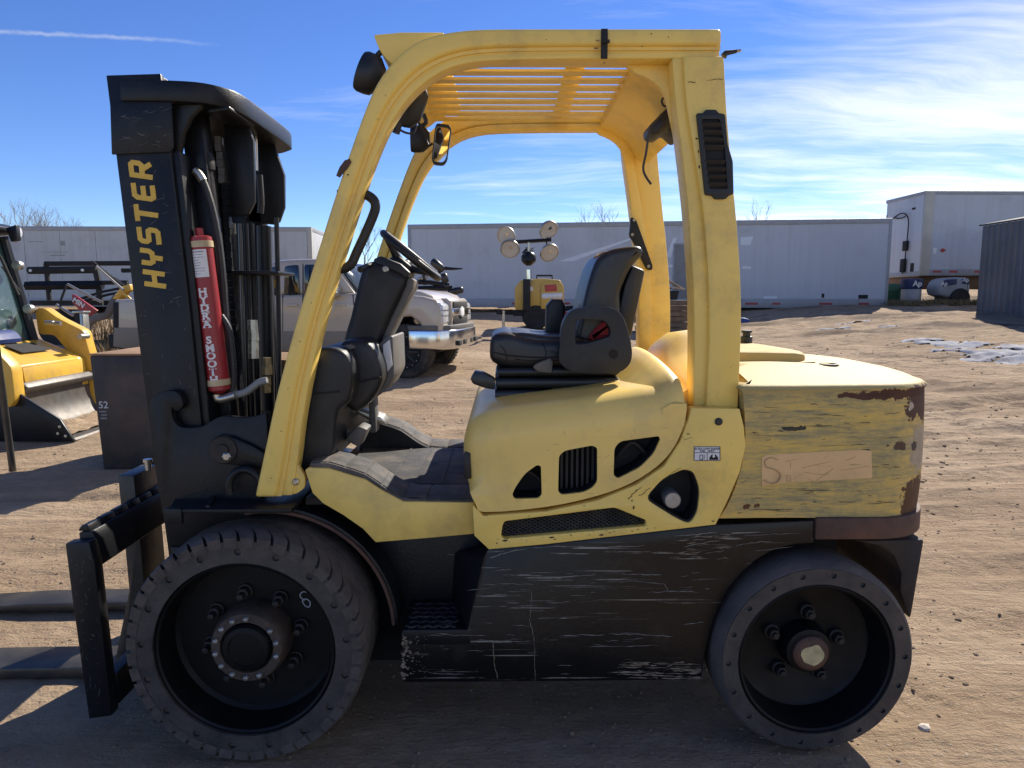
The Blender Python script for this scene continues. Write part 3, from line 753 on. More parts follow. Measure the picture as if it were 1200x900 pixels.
for a, b in zip(vr, vr[1:]):
    for i in range(len(a)):
        j = (i + 1) % len(a); bm.faces.new((a[i], a[j], b[j], b[i]))
bm.faces.new(vr[0][::-1]); bm.faces.new(vr[-1])
for v in bm.verts:        # dents and knocks
    v.co += Vector((noise.noise(v.co * 5), noise.noise(v.co * 5 + Vector((9, 0, 0))), noise.noise(v.co * 4 + Vector((0, 9, 0))))) * .004
cw = ob('counterweight', bm, M['cw'], fk, smooth=50)
# torn remains of the lettering strip
gs = Q(YS, '893,535 897,533 930,531 975,528.5 1010,527 1021,528 1021,541 1022,556 1021,560 985,562 940,564 915,566 893,569 892,550')
bm = BM(); a_prism(bm, gs, YS - .0025, YS + .006); gh = ob('peeled_decal', bm, M['ghost'], cw, smooth=0)
def stroke(bm, pts, w, y, dy=.001):
    for i, (a, b) in enumerate(zip(pts, pts[1:])):
        a, b = Vector(a), Vector(b); t = (b - a).normalized(); nrm = Vector((-t.y, t.x)) * w / 2; e = t * w * .5 * 0
        a_prism(bm, [tuple(a - e - nrm), tuple(b + e - nrm), tuple(b + e + nrm), tuple(a - e + nrm)], y - .0002 * i, y + dy)
bm = BM()
stroke(bm, spl(Q(YS, '912,539 903,536 896,540 898,547 908,550 914,556 911,564 902,566 895,562'), 4), .0032, YS - .0034)
ob('decal_letter', bm, M['decal_edge'] if 'decal_edge' in M else M['rust'], cw, smooth=0)
bm = BM()
for s in ('920,541 932,538', '926,541 926,549', '922,557 926,557 926,564 922,564 922,557', '942,553 960,556 972,555', '940,548 972,541', '956,563 966,556 976,549', '985,551 1018,546', '990,540 1002,535', '946,560 952,563'):
    stroke(bm, Q(YS, s), .0016, YS - .0034)
ob('decal_letter', bm, M['decal_edge'], cw, smooth=0)
# lid, filler ring and lifting eye on top
xl0, xl1 = cfr[0][0] - .06, P(946, 424, 2.72).x
lid = roundpoly([(xl0, 2.66), (xl1 - .03, 2.66), (xl1 + .005, 2.78), (xl1 + .01, 3.1), (xl1 - .06, 3.30), (xl0, 3.30)], .04)
bm = BM(); lr = []
cxl, cyl = (xl0 + xl1) / 2, 2.98
for f, h in ((0, -.05), (0, .022), (.006, .030), (.02, .034), (.10, .036), (.3, .038), (.6, .040)):
    lr.append([bm.verts.new((lerp(x, cxl, f), lerp(y, cyl, f), zT + crown(lerp(x, cxl, f), lerp(y, cyl, f)) + h - max(0, (x - xl1 + .10)) * .12 * (1 - f))) for x, y in lid])
for a, b in zip(lr, lr[1:]):
    for i in range(len(a)): bm.faces.new((a[i], a[(i + 1) % len(a)], b[(i + 1) % len(a)], b[i]))
bm.faces.new(lr[-1])
ob('rear_lid', bm, M['lid'], fk, smooth=40)
bm = BM(); gp = []
for y in [lerp(2.64, 3.34, i / 18) for i in range(19)]:
    xx = xl1 + .012 - .05 * max(0, (y - 3.12) / .2) - .05 * max(0, (2.74 - y) / .1)
    gp.append([bm.verts.new((xx + o, y, zT + crown(xx, y) + .0025)) for o in (-.03, .012, .034)])
for a, b in zip(gp, gp[1:]):
    for i in (0, 1): bm.faces.new((a[i], a[i + 1], b[i + 1], b[i]))
ob('lid_gutter', bm, M['gutter'], cw, smooth=0)
q = P(971, 423, 2.62)
lathe('lifting_eye_hole', [(0, -.01), (.036, -.01), (.036, .004), (.03, .006), (.028, -.002), (0, -.002)], M['rust_dark'], cw, 24, (q.x, q.y, zT + crown(q.x, q.y) - .002), axis='Z')
q = P(875, 391, 3.0)
lathe('radiator_cap', [(0, -.04), (.024, -.04), (.024, -.012), (.016, -.010), (.016, .004), (.022, .005), (.022, .014), (0, .016)], M['black_plastic'], fk, 20, (q.x, q.y, q.z), axis='Z')
# bumper under the counterweight
zb0, zb1 = P(0, 636, YS).z, P(0, 609, YS).z
xb = P(957, 620, YS).x
ring = [p for p in cw_ring(xb, -.006) if True]
prism('rear_bumper', ring, zb0, zb1 - .004, M['rust'], fk, bevel=.006, axis='Z')
tl = Q(2.40, '1000,634 1084,632 1068,727 1061,712 1055,694 1056,672 1048,652 1034,640')
prism('rear_tail', tl, 2.40, my(2.40), M['tail'], fk, bevel=.02)

# ---------------------------------------------------------------- wear: scratches, chips, scrapes
rs = random.Random(77)
def scratch(bm, s, w, y, k=6, Y=YS, jag=.0012):
    p = [Vector(q) for q in (Q(Y, s) if isinstance(s, str) else s)]
    pts = []
    for a, b in zip(p, p[1:]):
        for i in range(k): pts.append(a.lerp(b, i / k))
    pts.append(p[-1]); N = len(pts); U, L = [], []
    for i, q in enumerate(pts):
        t = (pts[min(i + 1, N - 1)] - pts[max(i - 1, 0)]).normalized(); nn_ = Vector((-t.y, t.x))
        ww = w * rs.uniform(.35, 1.0) * (.25 if i in (0, N - 1) else 1); q = q + nn_ * rs.gauss(0, jag)
        U.append(bm.verts.new((q.x + nn_.x * ww, y, q.y + nn_.y * ww))); L.append(bm.verts.new((q.x - nn_.x * ww, y, q.y - nn_.y * ww)))
    for i in range(N - 1): bm.faces.new((U[i], U[i + 1], L[i + 1], L[i]))
def chip(bm, x, z, r, y, ax=1.0):
    n_c = rs.randint(6, 9); o = rs.random() * 6.28
    vs_ = [bm.verts.new((x + r * ax * rs.uniform(.45, 1.2) * math.cos(o + 6.283 * i / n_c), y, z + r / ax ** .5 * rs.uniform(.45, 1.2) * math.sin(o + 6.283 * i / n_c))) for i in range(n_c)]
    bm.faces.new(vs_)
M['scr_pale'] = mk('bare_scratched_primer', (.21, .195, .175), .75, var=.5, vs=40)
M['scr_tan'] = mk('tan_scuffed_mud', (.22, .17, .12), .9, var=.4, vs=30)
M['scr_rust'] = mk('rust_chip', (.075, .035, .02), .85, var=.4, vs=40)
M['scr_dark'] = mk('dark_gouge', (.045, .042, .034), .8, var=.4, vs=40)
M['scr_yel'] = mk('scuffed_bare_yellow', (.62, .47, .17), .7, var=.25, vs=30)
ysk = YS - .0012
bm = BM()
for s_, w in (('626,677 660,676 698,673', .0022), ('564,699 580,697 594,697', .0016), ('566,685 600,684 625,685', .0011), ('502,744 540,744 570,745', .0016), ('655,745 680,744 708,744', .0016), ('713,743 750,743 789,746', .0013), ('759,694 790,693 819,694', .0012), ('800,732 825,729', .0012),
              ('574,654 590,648 619,642', .0020), ('619,642 653,640 700,641 755,639', .0014), ('728,672 750,673 776,674', .0015), ('710,682 745,681 778,684 783,693', .0010), ('690,758 735,757 772,756', .0010), ('560,749 590,752 624,751', .0008), ('490,786 520,790 545,790', .0009), ('640,707 668,705', .0009), ('585,668 600,667', .0012),
              ('790,628 815,626 840,624', .0018), ('862,640 880,636 905,634', .0012), ('800,640 830,636', .0018), ('870,628 900,626 940,624', .0008), ('885,646 930,640', .0009)):
    scratch(bm, s_, w, ysk)
for i in range(50):
    x, y = rs.uniform(480, 835), rs.uniform(650, 792)
    if y > 797 - max(0, x - 826) * 3: continue
    l = rs.uniform(6, 34) * rs.random() + 4; sl = rs.gauss(-.01, .05)
    scratch(bm, '%f,%f %f,%f' % (x, y, x + l, y + l * sl), rs.uniform(.0004, .0011), ysk - .0001 * (i % 3), 4)
ob('scratches', bm, M['scr_pale'], fk, smooth=0, kind='stuff', recalc=False)
bm = BM()
scratch(bm, '623,693 622,710 621,727 624,740 626,752', .0014, ysk - .0006, 8); scratch(bm, '626,752 627,775 627,798', .0009, ysk - .0006, 8); scratch(bm, '578,752 579,775 583,796', .0016, ysk - .0007, 6)
for i in range(130):      # chewed front edge below the step
    t = rs.random() ** 2.2; y = rs.uniform(746, 797)
    q = P(472 + t * 34, y, YS); chip(bm, q.x, q.z, rs.uniform(.0015, .0055) * (1.15 - t), ysk - .0002 * (i % 4), 1.5)
for i in range(60):
    x = rs.uniform(720, 818); y = rs.uniform(776, 795); scratch(bm, '%f,%f %f,%f' % (x, y, min(822, x + rs.uniform(6, 30)), y + rs.gauss(0, .8)), rs.uniform(.0008, .0028), ysk - .0003 - .0001 * (i % 4), 4)
for i in range(40):
    x = rs.uniform(786, 850); y = rs.uniform(618 + (850 - x) * .1, 650) + 6; scratch(bm, '%f,%f %f,%f' % (x, y, x + rs.uniform(5, 22), y - rs.uniform(0, 2)), rs.uniform(.0006, .002), ysk - .0003 - .0001 * (i % 4), 4)
ob('scuff_marks', bm, M['scr_tan'], fk, smooth=0, kind='stuff', recalc=False)
# rust chips along the lower edge of the yellow cowl
bm = BM(); yc_ = YS - .0072
for px, py, r, ax in ((592, 633, .006, 2.0), (595, 630, .003, 1), (646, 629, .0055, 2.2), (650, 631, .003, 1.5), (705, 626, .005, 2.2), (742, 594, .006, .7), (740, 586, .004, .8), (570, 603, .003, 2), (806, 508, .003, 2.5), (800, 512, .002, 1), (760, 585, .002, 1), (835, 610, .003, 2), (620, 604, .002, 2.5), (684, 592, .002, 2.5), (856, 520, .0016, 1), (640, 597, .0018, 2)):
    q = P(px, py, YS); chip(bm, q.x, q.z, r, yc_, ax)
for s_, w in (('736,585 741,578 752,570', .0022), ('748,581 756,575 762,571', .0012), ('776,561 790,552 798,547', .0009), ('800,515 812,512', .0008)): scratch(bm, s_, w, yc_ - .0002, 5)
for i in range(26):
    q = P(rs.uniform(575, 830), 0, YS); x = rs.uniform(576, 834); y = lerp(637, 613, (x - 573) / 265) - rs.random() ** 2 * 5; q = P(x, y, YS); chip(bm, q.x, q.z, rs.uniform(.0008, .0022), yc_ - .0001, rs.uniform(1, 3))
ob('rust_chips', bm, M['scr_rust'], fk, smooth=0, kind='stuff', recalc=False)
# counterweight: gouges and bared stripes
bm = BM(); yw_ = YS - .0095
for i in range(75):
    x = 860 + 190 * rs.random(); y = rs.uniform(470, 602)
    if x < 842 + (612 - y) * .28 + 6 or (888 < x < 1024 and 524 < y < 570): continue
    l = rs.uniform(5, 60) * rs.random() + 4
    scratch(bm, '%f,%f %f,%f' % (x, y, min(1056, x + l), y + rs.gauss(-.02, .03) * l), rs.uniform(.0004, .0016), YS - .0012 - .0001 * (i % 5), 5)
for px, py, r, ax in ((925, 501, .007, 2.6), (938, 502, .008, 2.4), (915, 505, .004, 3), (960, 498, .004, 3), (884, 507, .004, 3), (955, 588, .003, 3), (1015, 527, .005, 3), (1040, 522, .005, 1.5)): q = P(px, py, YS); chip(bm, q.x, q.z, r, YS - .0018, ax)
ob('gouges', bm, M['scr_dark'], cw, smooth=0, kind='stuff', recalc=False)
bm = BM()
for i in range(90):
    x = 860 + 190 * rs.random(); y = rs.uniform(466, 604)
    if x < 842 + (612 - y) * .28 + 6 or (888 < x < 1024 and 524 < y < 570): continue
    l = rs.uniform(5, 70) * rs.random() + 4
    scratch(bm, '%f,%f %f,%f' % (x, y, min(1056, x + l), y + rs.gauss(-.02, .03) * l), rs.uniform(.0004, .0014), YS - .0020 - .0001 * (i % 5), 5)
scratch(bm, '880,500 890,515 905,527', .0010, YS - .003, 6); scratch(bm, '872,500 885,520 896,533', .0008, YS - .003, 6)
ob('bared_stripes', bm, M['scr_yel'], cw, smooth=0, kind='stuff', recalc=False)
# ---------------------------------------------------------------- overhead guard
gL = spl(Q(YG, '298,583 310,527 322,470 337,412 353,356 371,298 389,240 409,180 431,120 446,90 466,66 486,50 508,41 535,36 565,33.5 620,33 700,33 780,33 846,33'), 3)
gR = spl(Q(YG, '340,583 346,545 352,495 362,440 375,384 390,330 405,282 420,235 436,190 452,152 466,128 482,108 500,92 520,80 545,72 580,68 650,66.5 745,66 846,65.5'), 3)
n_ = min(len(gL), len(gR)); gL, gR = gL[:n_], gR[:n_]
gM = [lerp2(a, b, .60) for a, b in zip(gL, gR)]
gN = [lerp2(a, b, .66) for a, b in zip(gL, gR)]
for far in (0, 1):
    f = (lambda a, b: (my(b), my(a))) if far else (lambda a, b: (a, b))
    y0, y1 = f(YG, YG + .075)
    gr = prism('guard_side_rail', gL + gM[::-1], y0, y1, M['yellow'], fk, bevel=.012, seg=3)
    y0, y1 = f(YG + .022, YG + .095)
    prism('guard_inner_flange', gN + gR[::-1], y0, y1, M['yellow'], gr, bevel=.006)
    y0, y1 = f(YG + .016, YG + .06)
    prism('guard_web', [lerp2(a, b, .55) for a, b in zip(gL, gR)] + [lerp2(a, b, .72) for a, b in zip(gL, gR)][::-1], y0, y1, M['yellow'], gr, bevel=0)
    rl = spl(Q(YG, '801,66 802,95 805,127 811,165 818,207 825,257 830,330 831,400 827,479'), 3)
    rr = spl(Q(YG, '848,66 849,80 851,121 854,160 858,207 863,257 868,335 868,400 864.5,479'), 3)
    fl = spl(Q(YG, '789,66 791,95 794,127 799,165 804,207 809,257 814,335 815,400 814,479'), 3)
    y0, y1 = f(YG - .003, YG + .085)
    rp = prism('rear_pillar', rl + rr[::-1], y0, y1, M['yellow'], fk, bevel=.006)
    y0, y1 = f(YG + .014, YG + .11)
    prism('pillar_flange', fl + [(p[0] + .012, p[1]) for p in rl[::-1]], y0, y1, M['yellow'], rp, bevel=.005)
    # notched corner plates at the roof corner
    y0, y1 = f(YG + .09, YG + .115)
    prism('corner_gusset', spl(Q(YG, '735,62 800,62 800,150 793,128 786,100 770,84 752,76'), 2), y0, y1, M['yellow'], rp, bevel=.003)
    # foot ear of the front pillar
    y0, y1 = f(YG + .03, YG + .055)
    ear = prism('pillar_foot', roundpoly(Q(YG, '330,582 333,530 344,545 355,562 354,575 344,582'), .012), y0, y1, M['yellow'], gr, bevel=.003)
    q = P(346, 565, YG + .02)
    yq = q.y if not far else my(q.y)
    bm = BM(); a_lathe(bm, [(0, .0), (.012, .0), (.012, -.012), (.008, -.015), (0, -.015)], 12, (q.x, yq + (.012 if not far else 0), q.z))
    ob('bolt', bm, M['zinc'], gr)
q = P(842, 494, YS - .006)
lathe('pillar_bolt', [(0, .01), (.013, .01), (.013, -.004), (.009, -.007), (0, -.007)], M['black_plastic'], fk, 16, (q.x, q.y, q.z))
zr0, zr1 = P(0, 64, YG).z, P(0, 34, YG).z
# roof bars
xs0, xs1 = P(505, 80, YG).x, P(752, 70, YG + .05).x
nsl = 9
ya, yb = YG + .12, my(YG + .12)
for i in range(nsl):
    yc = lerp(ya, yb, (i + .5) / nsl)
    bm = BM(); w2 = (yb - ya) / nsl * .265
    a_box(bm, (xs0 - .12, yc - w2, zr0 + .026), (xs1, yc + w2, zr0 + .0358))
    ob('roof_bar', bm, M['yellow'], fk, bevel=.001, seg=1)
for xx in (668, 745):
    xm = P(lerp(600, xx, 1.0), 70, YG + .5).x
    box('roof_cross_strap', (xm - .035, ya - .02, zr0 + .0535), (xm + .035, yb + .02, zr0 + .066), M['yellow'], fk, .003)
# front visor and rear header
prism('front_header', spl(Q(2.46, '437,39 441,50 447,62 458,73 470,70 490,55 520,44'), 2) + Q(2.46, '520,36 470,36'), 2.47, my(2.47), M['yellow'], fk, bevel=.006)
hx0 = P(752, 70, YG + .05).x; hx1 = P(842, 40, YG).x
prism('rear_header', [(hx0 - .01, zr0 + .004), (hx0 + .04, zr0 - .012), (hx0 + .10, zr0 - .05), (hx0 + .16, zr0 - .13), (hx0 + .20, zr0 - .15), (hx1 - .02, zr0 - .15), (hx1 - .02, zr1 - .006), (hx0 - .01, zr1 - .02)], YG + .113, my(YG + .113), M['yellow'], fk, bevel=.006)
bm = BM(); q = P(708, 50, YG)
a_box(bm, (q.x - .011, YG - .007, P(0, 66, YG).z - .002), (q.x + .011, YG - .002, P(0, 31, YG).z)); a_cyl(bm, (q.x - .012, YG - .012, q.z), (q.x + .016, YG - .012, q.z), .006, n=8)
ob('guard_latch', bm, M['rust_dark'], fk, bevel=.002)
# rust patch where the front pillar has been knocked
rp_ = Q(YG, '394,206 398,196 404,188 410,186 412,190 408,197 402,203 398,208'); bm = BM(); a_prism(bm, rp_, YG - .002, YG + .004)
ob('rust_patch', bm, M['rust'], fk, smooth=0)
# vent grille on the rear pillar
vg = roundpoly(Q(YG, '815,134 823,134 825,130 838,130 840,134 848,135 851,170 857,190 858,228 852,230 849,234 836,234 834,230 825,229'), .006, 2)
vh = roundpoly(Q(YG, '821,141 842,141 848,178 851,222 830,222 825,180'), .004, 2)
g = prism('pillar_vent', vg, YG - .016, YG - .002, M['black_plastic'], fk, bevel=.003, holes=[vh], bang=60)
prism('vent_backing', vh, YG - .0065, YG - .0035, M['black_void'], g, bevel=0)
for i in range(9):
    t = (i + .3) / 9; a = lerp2(vh[0], vh[-4], 0)
    xa = P(lerp(822, 830, t), 0, YG).x; xb = P(lerp(843, 850, t), 0, YG).x; z = P(0, lerp(143, 222, t), YG).z
    xa = P(lerp(821, 829, t), lerp(143, 222, t), YG).x; xb = P(lerp(844, 851, t), lerp(143, 222, t), YG).x
    if i in (4,): continue
    bm = BM(); vv = a_box(bm, (xa, YG - .015, z - .008), (xb, YG - .012, z + .010))
    bmesh.ops.rotate(bm, cent=((xa + xb) / 2, YG - .013, z), matrix=Matrix.Rotation(R(35), 3, 'X') @ Matrix.Rotation(R(random.uniform(-3, 3)), 3, 'Y'), verts=bm.verts)
    ob('louvre', bm, M['black_plastic'], g)
# ---------------------------------------------------------------- lamps, mirror, cables on the guard
def work_lamp(px, py, Y, w, h, tilt, aim=(-1, 0, 0)):
    c = P(px, py, Y)
    bm = BM()
    a_lathe(bm, [(0, -.045), (w * .55, -.045), (w * .95, -.02), (w, 0), (w, .022), (w * .92, .034), (w * .86, .030), (0, .026)], 24, (0, 0, 0), 'X')
    bmesh.ops.scale(bm, vec=(1, .95, h / w), verts=bm.verts)
    bmesh.ops.rotate(bm, cent=(0, 0, 0), matrix=Matrix.Rotation(tilt, 3, 'Y'), verts=bm.verts)
    bmesh.ops.translate(bm, vec=c, verts=bm.verts)
    return ob('work_lamp', bm, M['black_plastic'], fk, smooth=40), c
l1, c1 = work_lamp(433, 87, 2.50, .052, .068, R(-158))
tube('lamp_bracket', [c1 + Vector((.02, 0, .05)), c1 + Vector((.05, 0, .075)), c1 + Vector((.10, .02, .06))], .010, M['black_plastic'], l1, sm=3)
tube('lamp_bracket', [c1 + Vector((.035, 0, -.02)), c1 + Vector((.07, .01, -.01)), c1 + Vector((.12, .02, .02))], .008, M['black_plastic'], l1, sm=3)
l2, c2 = work_lamp(483, 122, 2.62, .030, .085, R(-160))
tube('lamp_bracket', [c2 + Vector((-.01, 0, -.03)), c2 + Vector((-.05, 0, -.07)), c2 + Vector((-.06, 0, -.10))], .014, M['black_plastic'], l2)
l3, c3 = work_lamp(491, 163, 3.05, .026, .055, R(180))
tube('lamp_bracket', [c3 + Vector((.0, 0, .05)), c3 + Vector((.03, 0, .065)), c3 + Vector((.02, 0, .10))], .009, M['black_plastic'], l3, sm=3)
tube('lamp_cable', [c2 + Vector((-.07, 0, -.07)), P(474, 155, 2.65), P(485, 155, 2.68), P(488, 140, 2.7), P(486, 128, 2.7)], .004, M['hose'], l2, n=6, sm=5)
# mirror
mo = roundpoly(Q(2.95, '512,145 527,147 529,152 524,188 520,194 508,193 506,187 510,150'), .018, 3)
mi = [lerp2(p, (sum(q[0] for q in mo) / len(mo), sum(q[1] for q in mo) / len(mo)), .13) for p in mo]
mr = prism('mirror', mo, 2.94, 2.965, M['black_plastic'], fk, bevel=.004, holes=[mi], bang=60)
prism('mirror_glass', mi, 2.95, 2.955, M['glass_mirror'], mr, bevel=0, smooth=0)
prism('mirror_back', mi, 2.9555, 2.962, M['black_plastic'], mr, bevel=0)
tube('mirror_arm', [P(507, 168, 2.98), P(502, 170, 2.98), P(498, 160, 2.98), P(492, 146, 2.98), P(486, 135, 2.98)], .005, M['black_steel'], mr, sm=4)
# rear alarm housing and its dangling cable
bx_ = prism('alarm_housing', Q(2.62, '760,148 790,118 800,122 800,160 794,164 782,152 772,160 762,158'), 2.60, 2.74, M['black_plastic'], fk, bevel=.012)
tube('alarm_cable', [P(794, 122, 2.60), P(784, 116, 2.60), P(776, 116, 2.6), P(778, 124, 2.6), P(790, 126, 2.6)], .004, M['hose'], bx_, n=6, sm=5)
tube('alarm_cable', [P(775, 134, 2.60), P(762, 152, 2.60), P(757, 180, 2.6), P(754, 200, 2.6), P(763, 216, 2.6)], .0045, M['hose'], bx_, n=6, sm=5)
tube('cable_end', [P(848, 66, 2.45), P(851, 62, 2.45), P(858, 61, 2.45), P(863, 60, 2.45)], [.011, .009, .007, .006], M['hose'], fk)
bm = BM(); a_cyl(bm, P(863, 60, 2.45), P(868, 59, 2.45), .005, n=8)
ob('cable_tip', bm, M['zinc'], fk)
# strut bracket on the far rear pillar
yb_ = my(YG) - .012
sb = Q(yb_ - .12, '739,254 745,257 747,262 765,312 764,317 758,316 741,282 737,276 738,268')
sbr = prism('strut_bracket', roundpoly(sb, .01, 2), yb_ - .125, yb_ - .105, M['black_steel'], fk, bevel=.003)
for px, py in ((743, 258), (741, 275), (760, 312)):
    q = P(px, py, yb_ - .125); lathe('rivet', [(0, .0), (.008, 0), (.006, -.006), (0, -.006)], M['steel'], sbr, 10, tuple(q))
tube('grab_handle', [P(396, 228, 2.46), P(422, 227, 2.46), P(434, 231, 2.46), P(440, 240, 2.46), P(436, 256, 2.46), P(418, 296, 2.46), P(411, 310, 2.46), P(400, 315, 2.46), P(388, 309, 2.46), P(378, 304, 2.46)], .0165, M['black_plastic'], fk, n=12, sm=4)
# data plate on the pillar foot
yl_ = YS - .0075
pl = prism('warning_plate', Q(YS - .006, '813,523 844,523 844,540 813,540'), yl_, YS - .005, M['white'], fk, bevel=0)
bm = BM()
for a, b, w in (('813.4,523.4', '843.6,523.4', .002), ('813.4,539.6', '843.6,539.6', .002), ('813.4,530.4', '843.6,530.4', .0018), ):
    stroke(bm, Q(YS - .006, a + ' ' + b), w, yl_ - .0006, .0004)
for a, b in (('813.4,523.4', '813.4,539.6'), ('843.6,523.4', '843.6,539.6'), ('828.5,530.4', '828.5,539.6')):
    stroke(bm, Q(YS - .006, a + ' ' + b), .002, yl_ - .0009, .0004)
stroke(bm, Q(YS - .006, '820,538.5 820,533 823.5,533 823.5,538.5 820,538.5'), .0022, yl_ - .0006, .0004)
stroke(bm, Q(YS - .006, '825,538.5 826,534 824.5,532.5'), .0015, yl_ - .0006, .0004)
a_prism(bm, Q(YS - .006, '831,538.8 841.5,538.8 841.5,536.5 839,533 837.5,532 837.8,536 834.8,536 835,532 833.5,533 831,536.5'), yl_ - .0005, yl_ + .0003)
ob('plate_border', bm, M['black_void'], pl, smooth=0)
for txt, py, sz in (('ULTRA LOW SULFUR', 525.9, 3.3), ('FUEL   ONLY', 528.6, 3.0)):
    q = P(828.5, py, YS - .006); k = (P(829.5, 525, YS).x - P(828.5, 525, YS).x)
    bm = text_bm(txt, sz * k * 1.0, .0002, .0002)
    bmesh.ops.rotate(bm, cent=(0, 0, 0), matrix=Matrix.Rotation(R(90), 3, 'X'), verts=bm.verts)
    bmesh.ops.translate(bm, vec=(q.x, yl_ - .0006, q.z), verts=bm.verts)
    ob('plate_lettering', bm, M['black_void'], pl, smooth=0)
# ---------------------------------------------------------------- floor, pedals, dash, wheel
zf = P(0, 588, 2.40).z
xf0, xf1 = P(352, 560, 2.40).x, P(560, 588, 2.36).x
box('floor_plate', (xf0, 2.455, zf - .03), (xf1 + .05, my(2.455), zf - .006), M['black_steel'], fk, 0)
hump = spl(Q(2.40, '362,546 383,545 404,551 428,559 447,572 472,586 500,588 556,588'), 2)
hump = [(x, z + .006) for x, z in hump]
for y0, y1 in ((2.408, 2.60), (my(2.60), my(2.408))):
    hm = prism('floor_mat_edge', hump + [(x, z - .022) for x, z in hump[::-1]], y0, y1, M['mat'], fk, bevel=.004)
    for i in range(0, len(hump) - 2, 2):      # raised pads across the hump
        sg = [Vector(p) for p in hump[i:i + 3]]
        sg[0] = sg[0].lerp(sg[1], .07); sg[2] = sg[2].lerp(sg[1], .07)
        prism('mat_pad', [tuple(p) for p in sg] + [(p.x, p.y + .004) for p in sg[::-1]], y0 + .008, y1 - .006, M['mat'], hm, bevel=.002)
for y0, y1 in ((2.602, 2.612), (my(2.612), my(2.602))):
    prism('floor_riser', [(x, z - .004) for x, z in hump] + [(hump[-1][0], zf - .01), (hump[0][0], zf - .01)], y0, y1, M['black_plastic'], fk, bevel=0)
bm = BM(); a_box(bm, (xf0 + .05, 2.614, zf - .006), (xf1 + .05, my(2.614), zf + .004))
fm = ob('floor_mat', bm, M['mat'], fk, bevel=.003)
for i in range(1, 4):
    xx = lerp(xf0 + .18, xf1 - .05, i / 4)
    box('mat_rib', (xx - .004, 2.62, zf + .0035), (xx + .004, my(2.62), zf + .008), M['mat'], fm, 0)
# pedals
bm = BM(); a_prism(bm, Q(2.72, '415,503 424,496 434,500 424,521 408,512'), 2.66, 2.76)
ob('pedal', bm, M['gray_plastic'], fk, bevel=.008)
tube('pedal_arm', [P(404, 490, 2.72), P(404, 502, 2.72), P(412, 517, 2.72)], .012, M['gray_plastic'], fk)
prism('pedal', Q(2.95, '416,474 422,480 448,488 452,494 446,497 430,490 417,482'), 2.93, 3.03, M['zinc'], fk, bevel=.004)
# dash cowl
pillow('dash_cowl', spl(Q(2.58, '345,556 344,500 346,440 352,418 368,410 388,405 404,408 414,418 418,440 414,466 402,478 398,500 396,525 384,545 366,553'), 3, True), 2.50, 3.36, .018, M['black_plastic'], fk, seg=3)
pillow('dash_side_box', spl(Q(2.66, '398,404 420,398 436,404 446,424 448,446 436,468 418,482 402,470 396,440'), 3, True), 2.64, 3.24, .026, M['black_plastic'], fk, seg=4)
prism('dash_seam', Q(2.635, '397,452 446,441 446,443 397,454.5'), 2.633, 2.645, M['black_void'], fk, bevel=0)
prism('dash_seam', Q(2.495, '346,462 398,458 398,460 346,464.5'), 2.494, 2.505, M['black_void'], fk, bevel=0)
prism('dash_cap', roundpoly(Q(2.60, '372,412 392,407 410,404 416,408 398,413 378,416'), .006, 2), 2.62, 3.22, M['gray_plastic'], fk, bevel=.004)
prism('sunlit_dash_facet', roundpoly(Q(2.80, '418,478 420,446 437,412 452,396 461,392 463,438 452,458 432,470'), .02), 2.78, 3.10, M['gray_plastic'], fk, bevel=.012)  # gray colour stands in for sunlight on the dash plastic
prism('dash_slot', Q(2.775, '425,440 434,424 437,452 427,462'), 2.772, 2.79, M['black_void'], fk, bevel=.003)
prism('dash_slot', Q(2.775, '404,442 412,438 415,458 407,464'), 2.772, 2.79, M['chrome'], fk, bevel=.003)
prism('data_card', Q(2.775, '449,404 457,398 460,428 451,440'), 2.770, 2.776, M['white'], fk, bevel=.001)
prism('dash_leg', Q(2.9, '433,470 440,464 442,506 434,506'), 2.88, 2.96, M['gray_plastic'], fk, bevel=.006)
cl = pillow('steering_column', spl(Q(2.86, '405,396 412,372 418,346 425,318 431,309 440,307 460,315 478,326 472,345 462,366 450,394 440,420 424,426 408,412'), 2, True), 2.82, 3.04, .03, M['black_plastic'], fk, seg=4)
prism('column_trim', Q(2.855, '478,325 485,328 484,338 472,362 456,394 440,424 433,440 431,424 442,408 456,376 468,352'), 2.85, 3.01, M['gray_plastic'], cl, bevel=.006)
prism('column_shroud', Q(2.86, '438,304 447,300 470,309 482,320 476,328 440,312'), 2.84, 3.02, M['black_plastic'], cl, bevel=.008)
tube('direction_lever', [P(440, 309, 2.86), P(430, 311, 2.80), P(422, 316, 2.74)], [.010, .009, .013], M['black_plastic'], cl)
lathe('key_switch', [(0, .0), (.014, 0), (.014, -.012), (.009, -.014), (.009, -.018), (0, -.018)], M['zinc'], cl, 12, tuple(P(452, 316, 2.838)))
ca, cb_ = P(447, 271, YC), P(516, 328, YC)
cen = (ca + cb_) / 2; ax = Vector((cb_.x - ca.x, 0, cb_.z - ca.z)).normalized(); nn = Vector((-ax.z, 0, ax.x))
if nn.z < 0: nn = -nn
rad = (cb_ - ca).length / 2 - .013
sw_c = cen
def swp(a, r, h=0): return cen + ax * r * math.cos(a) + Vector((0, 1, 0)) * r * math.sin(a) + nn * h
bm = BM(); a_tube(bm, [swp(2 * math.pi * i / 40, rad) for i in range(40)], .0145, 10, closed=True)
sw = ob('steering_wheel', bm, M['black_plastic'], fk, smooth=60)
for a in (R(90), R(210), R(330)):
    bm = BM(); a_tube(bm, [swp(a, .03, -.045), swp(a, rad * .55, -.025), swp(a, rad, 0)], [.02, .014, .010], 8)
    ob('spoke', bm, M['black_plastic'], sw, smooth=60)
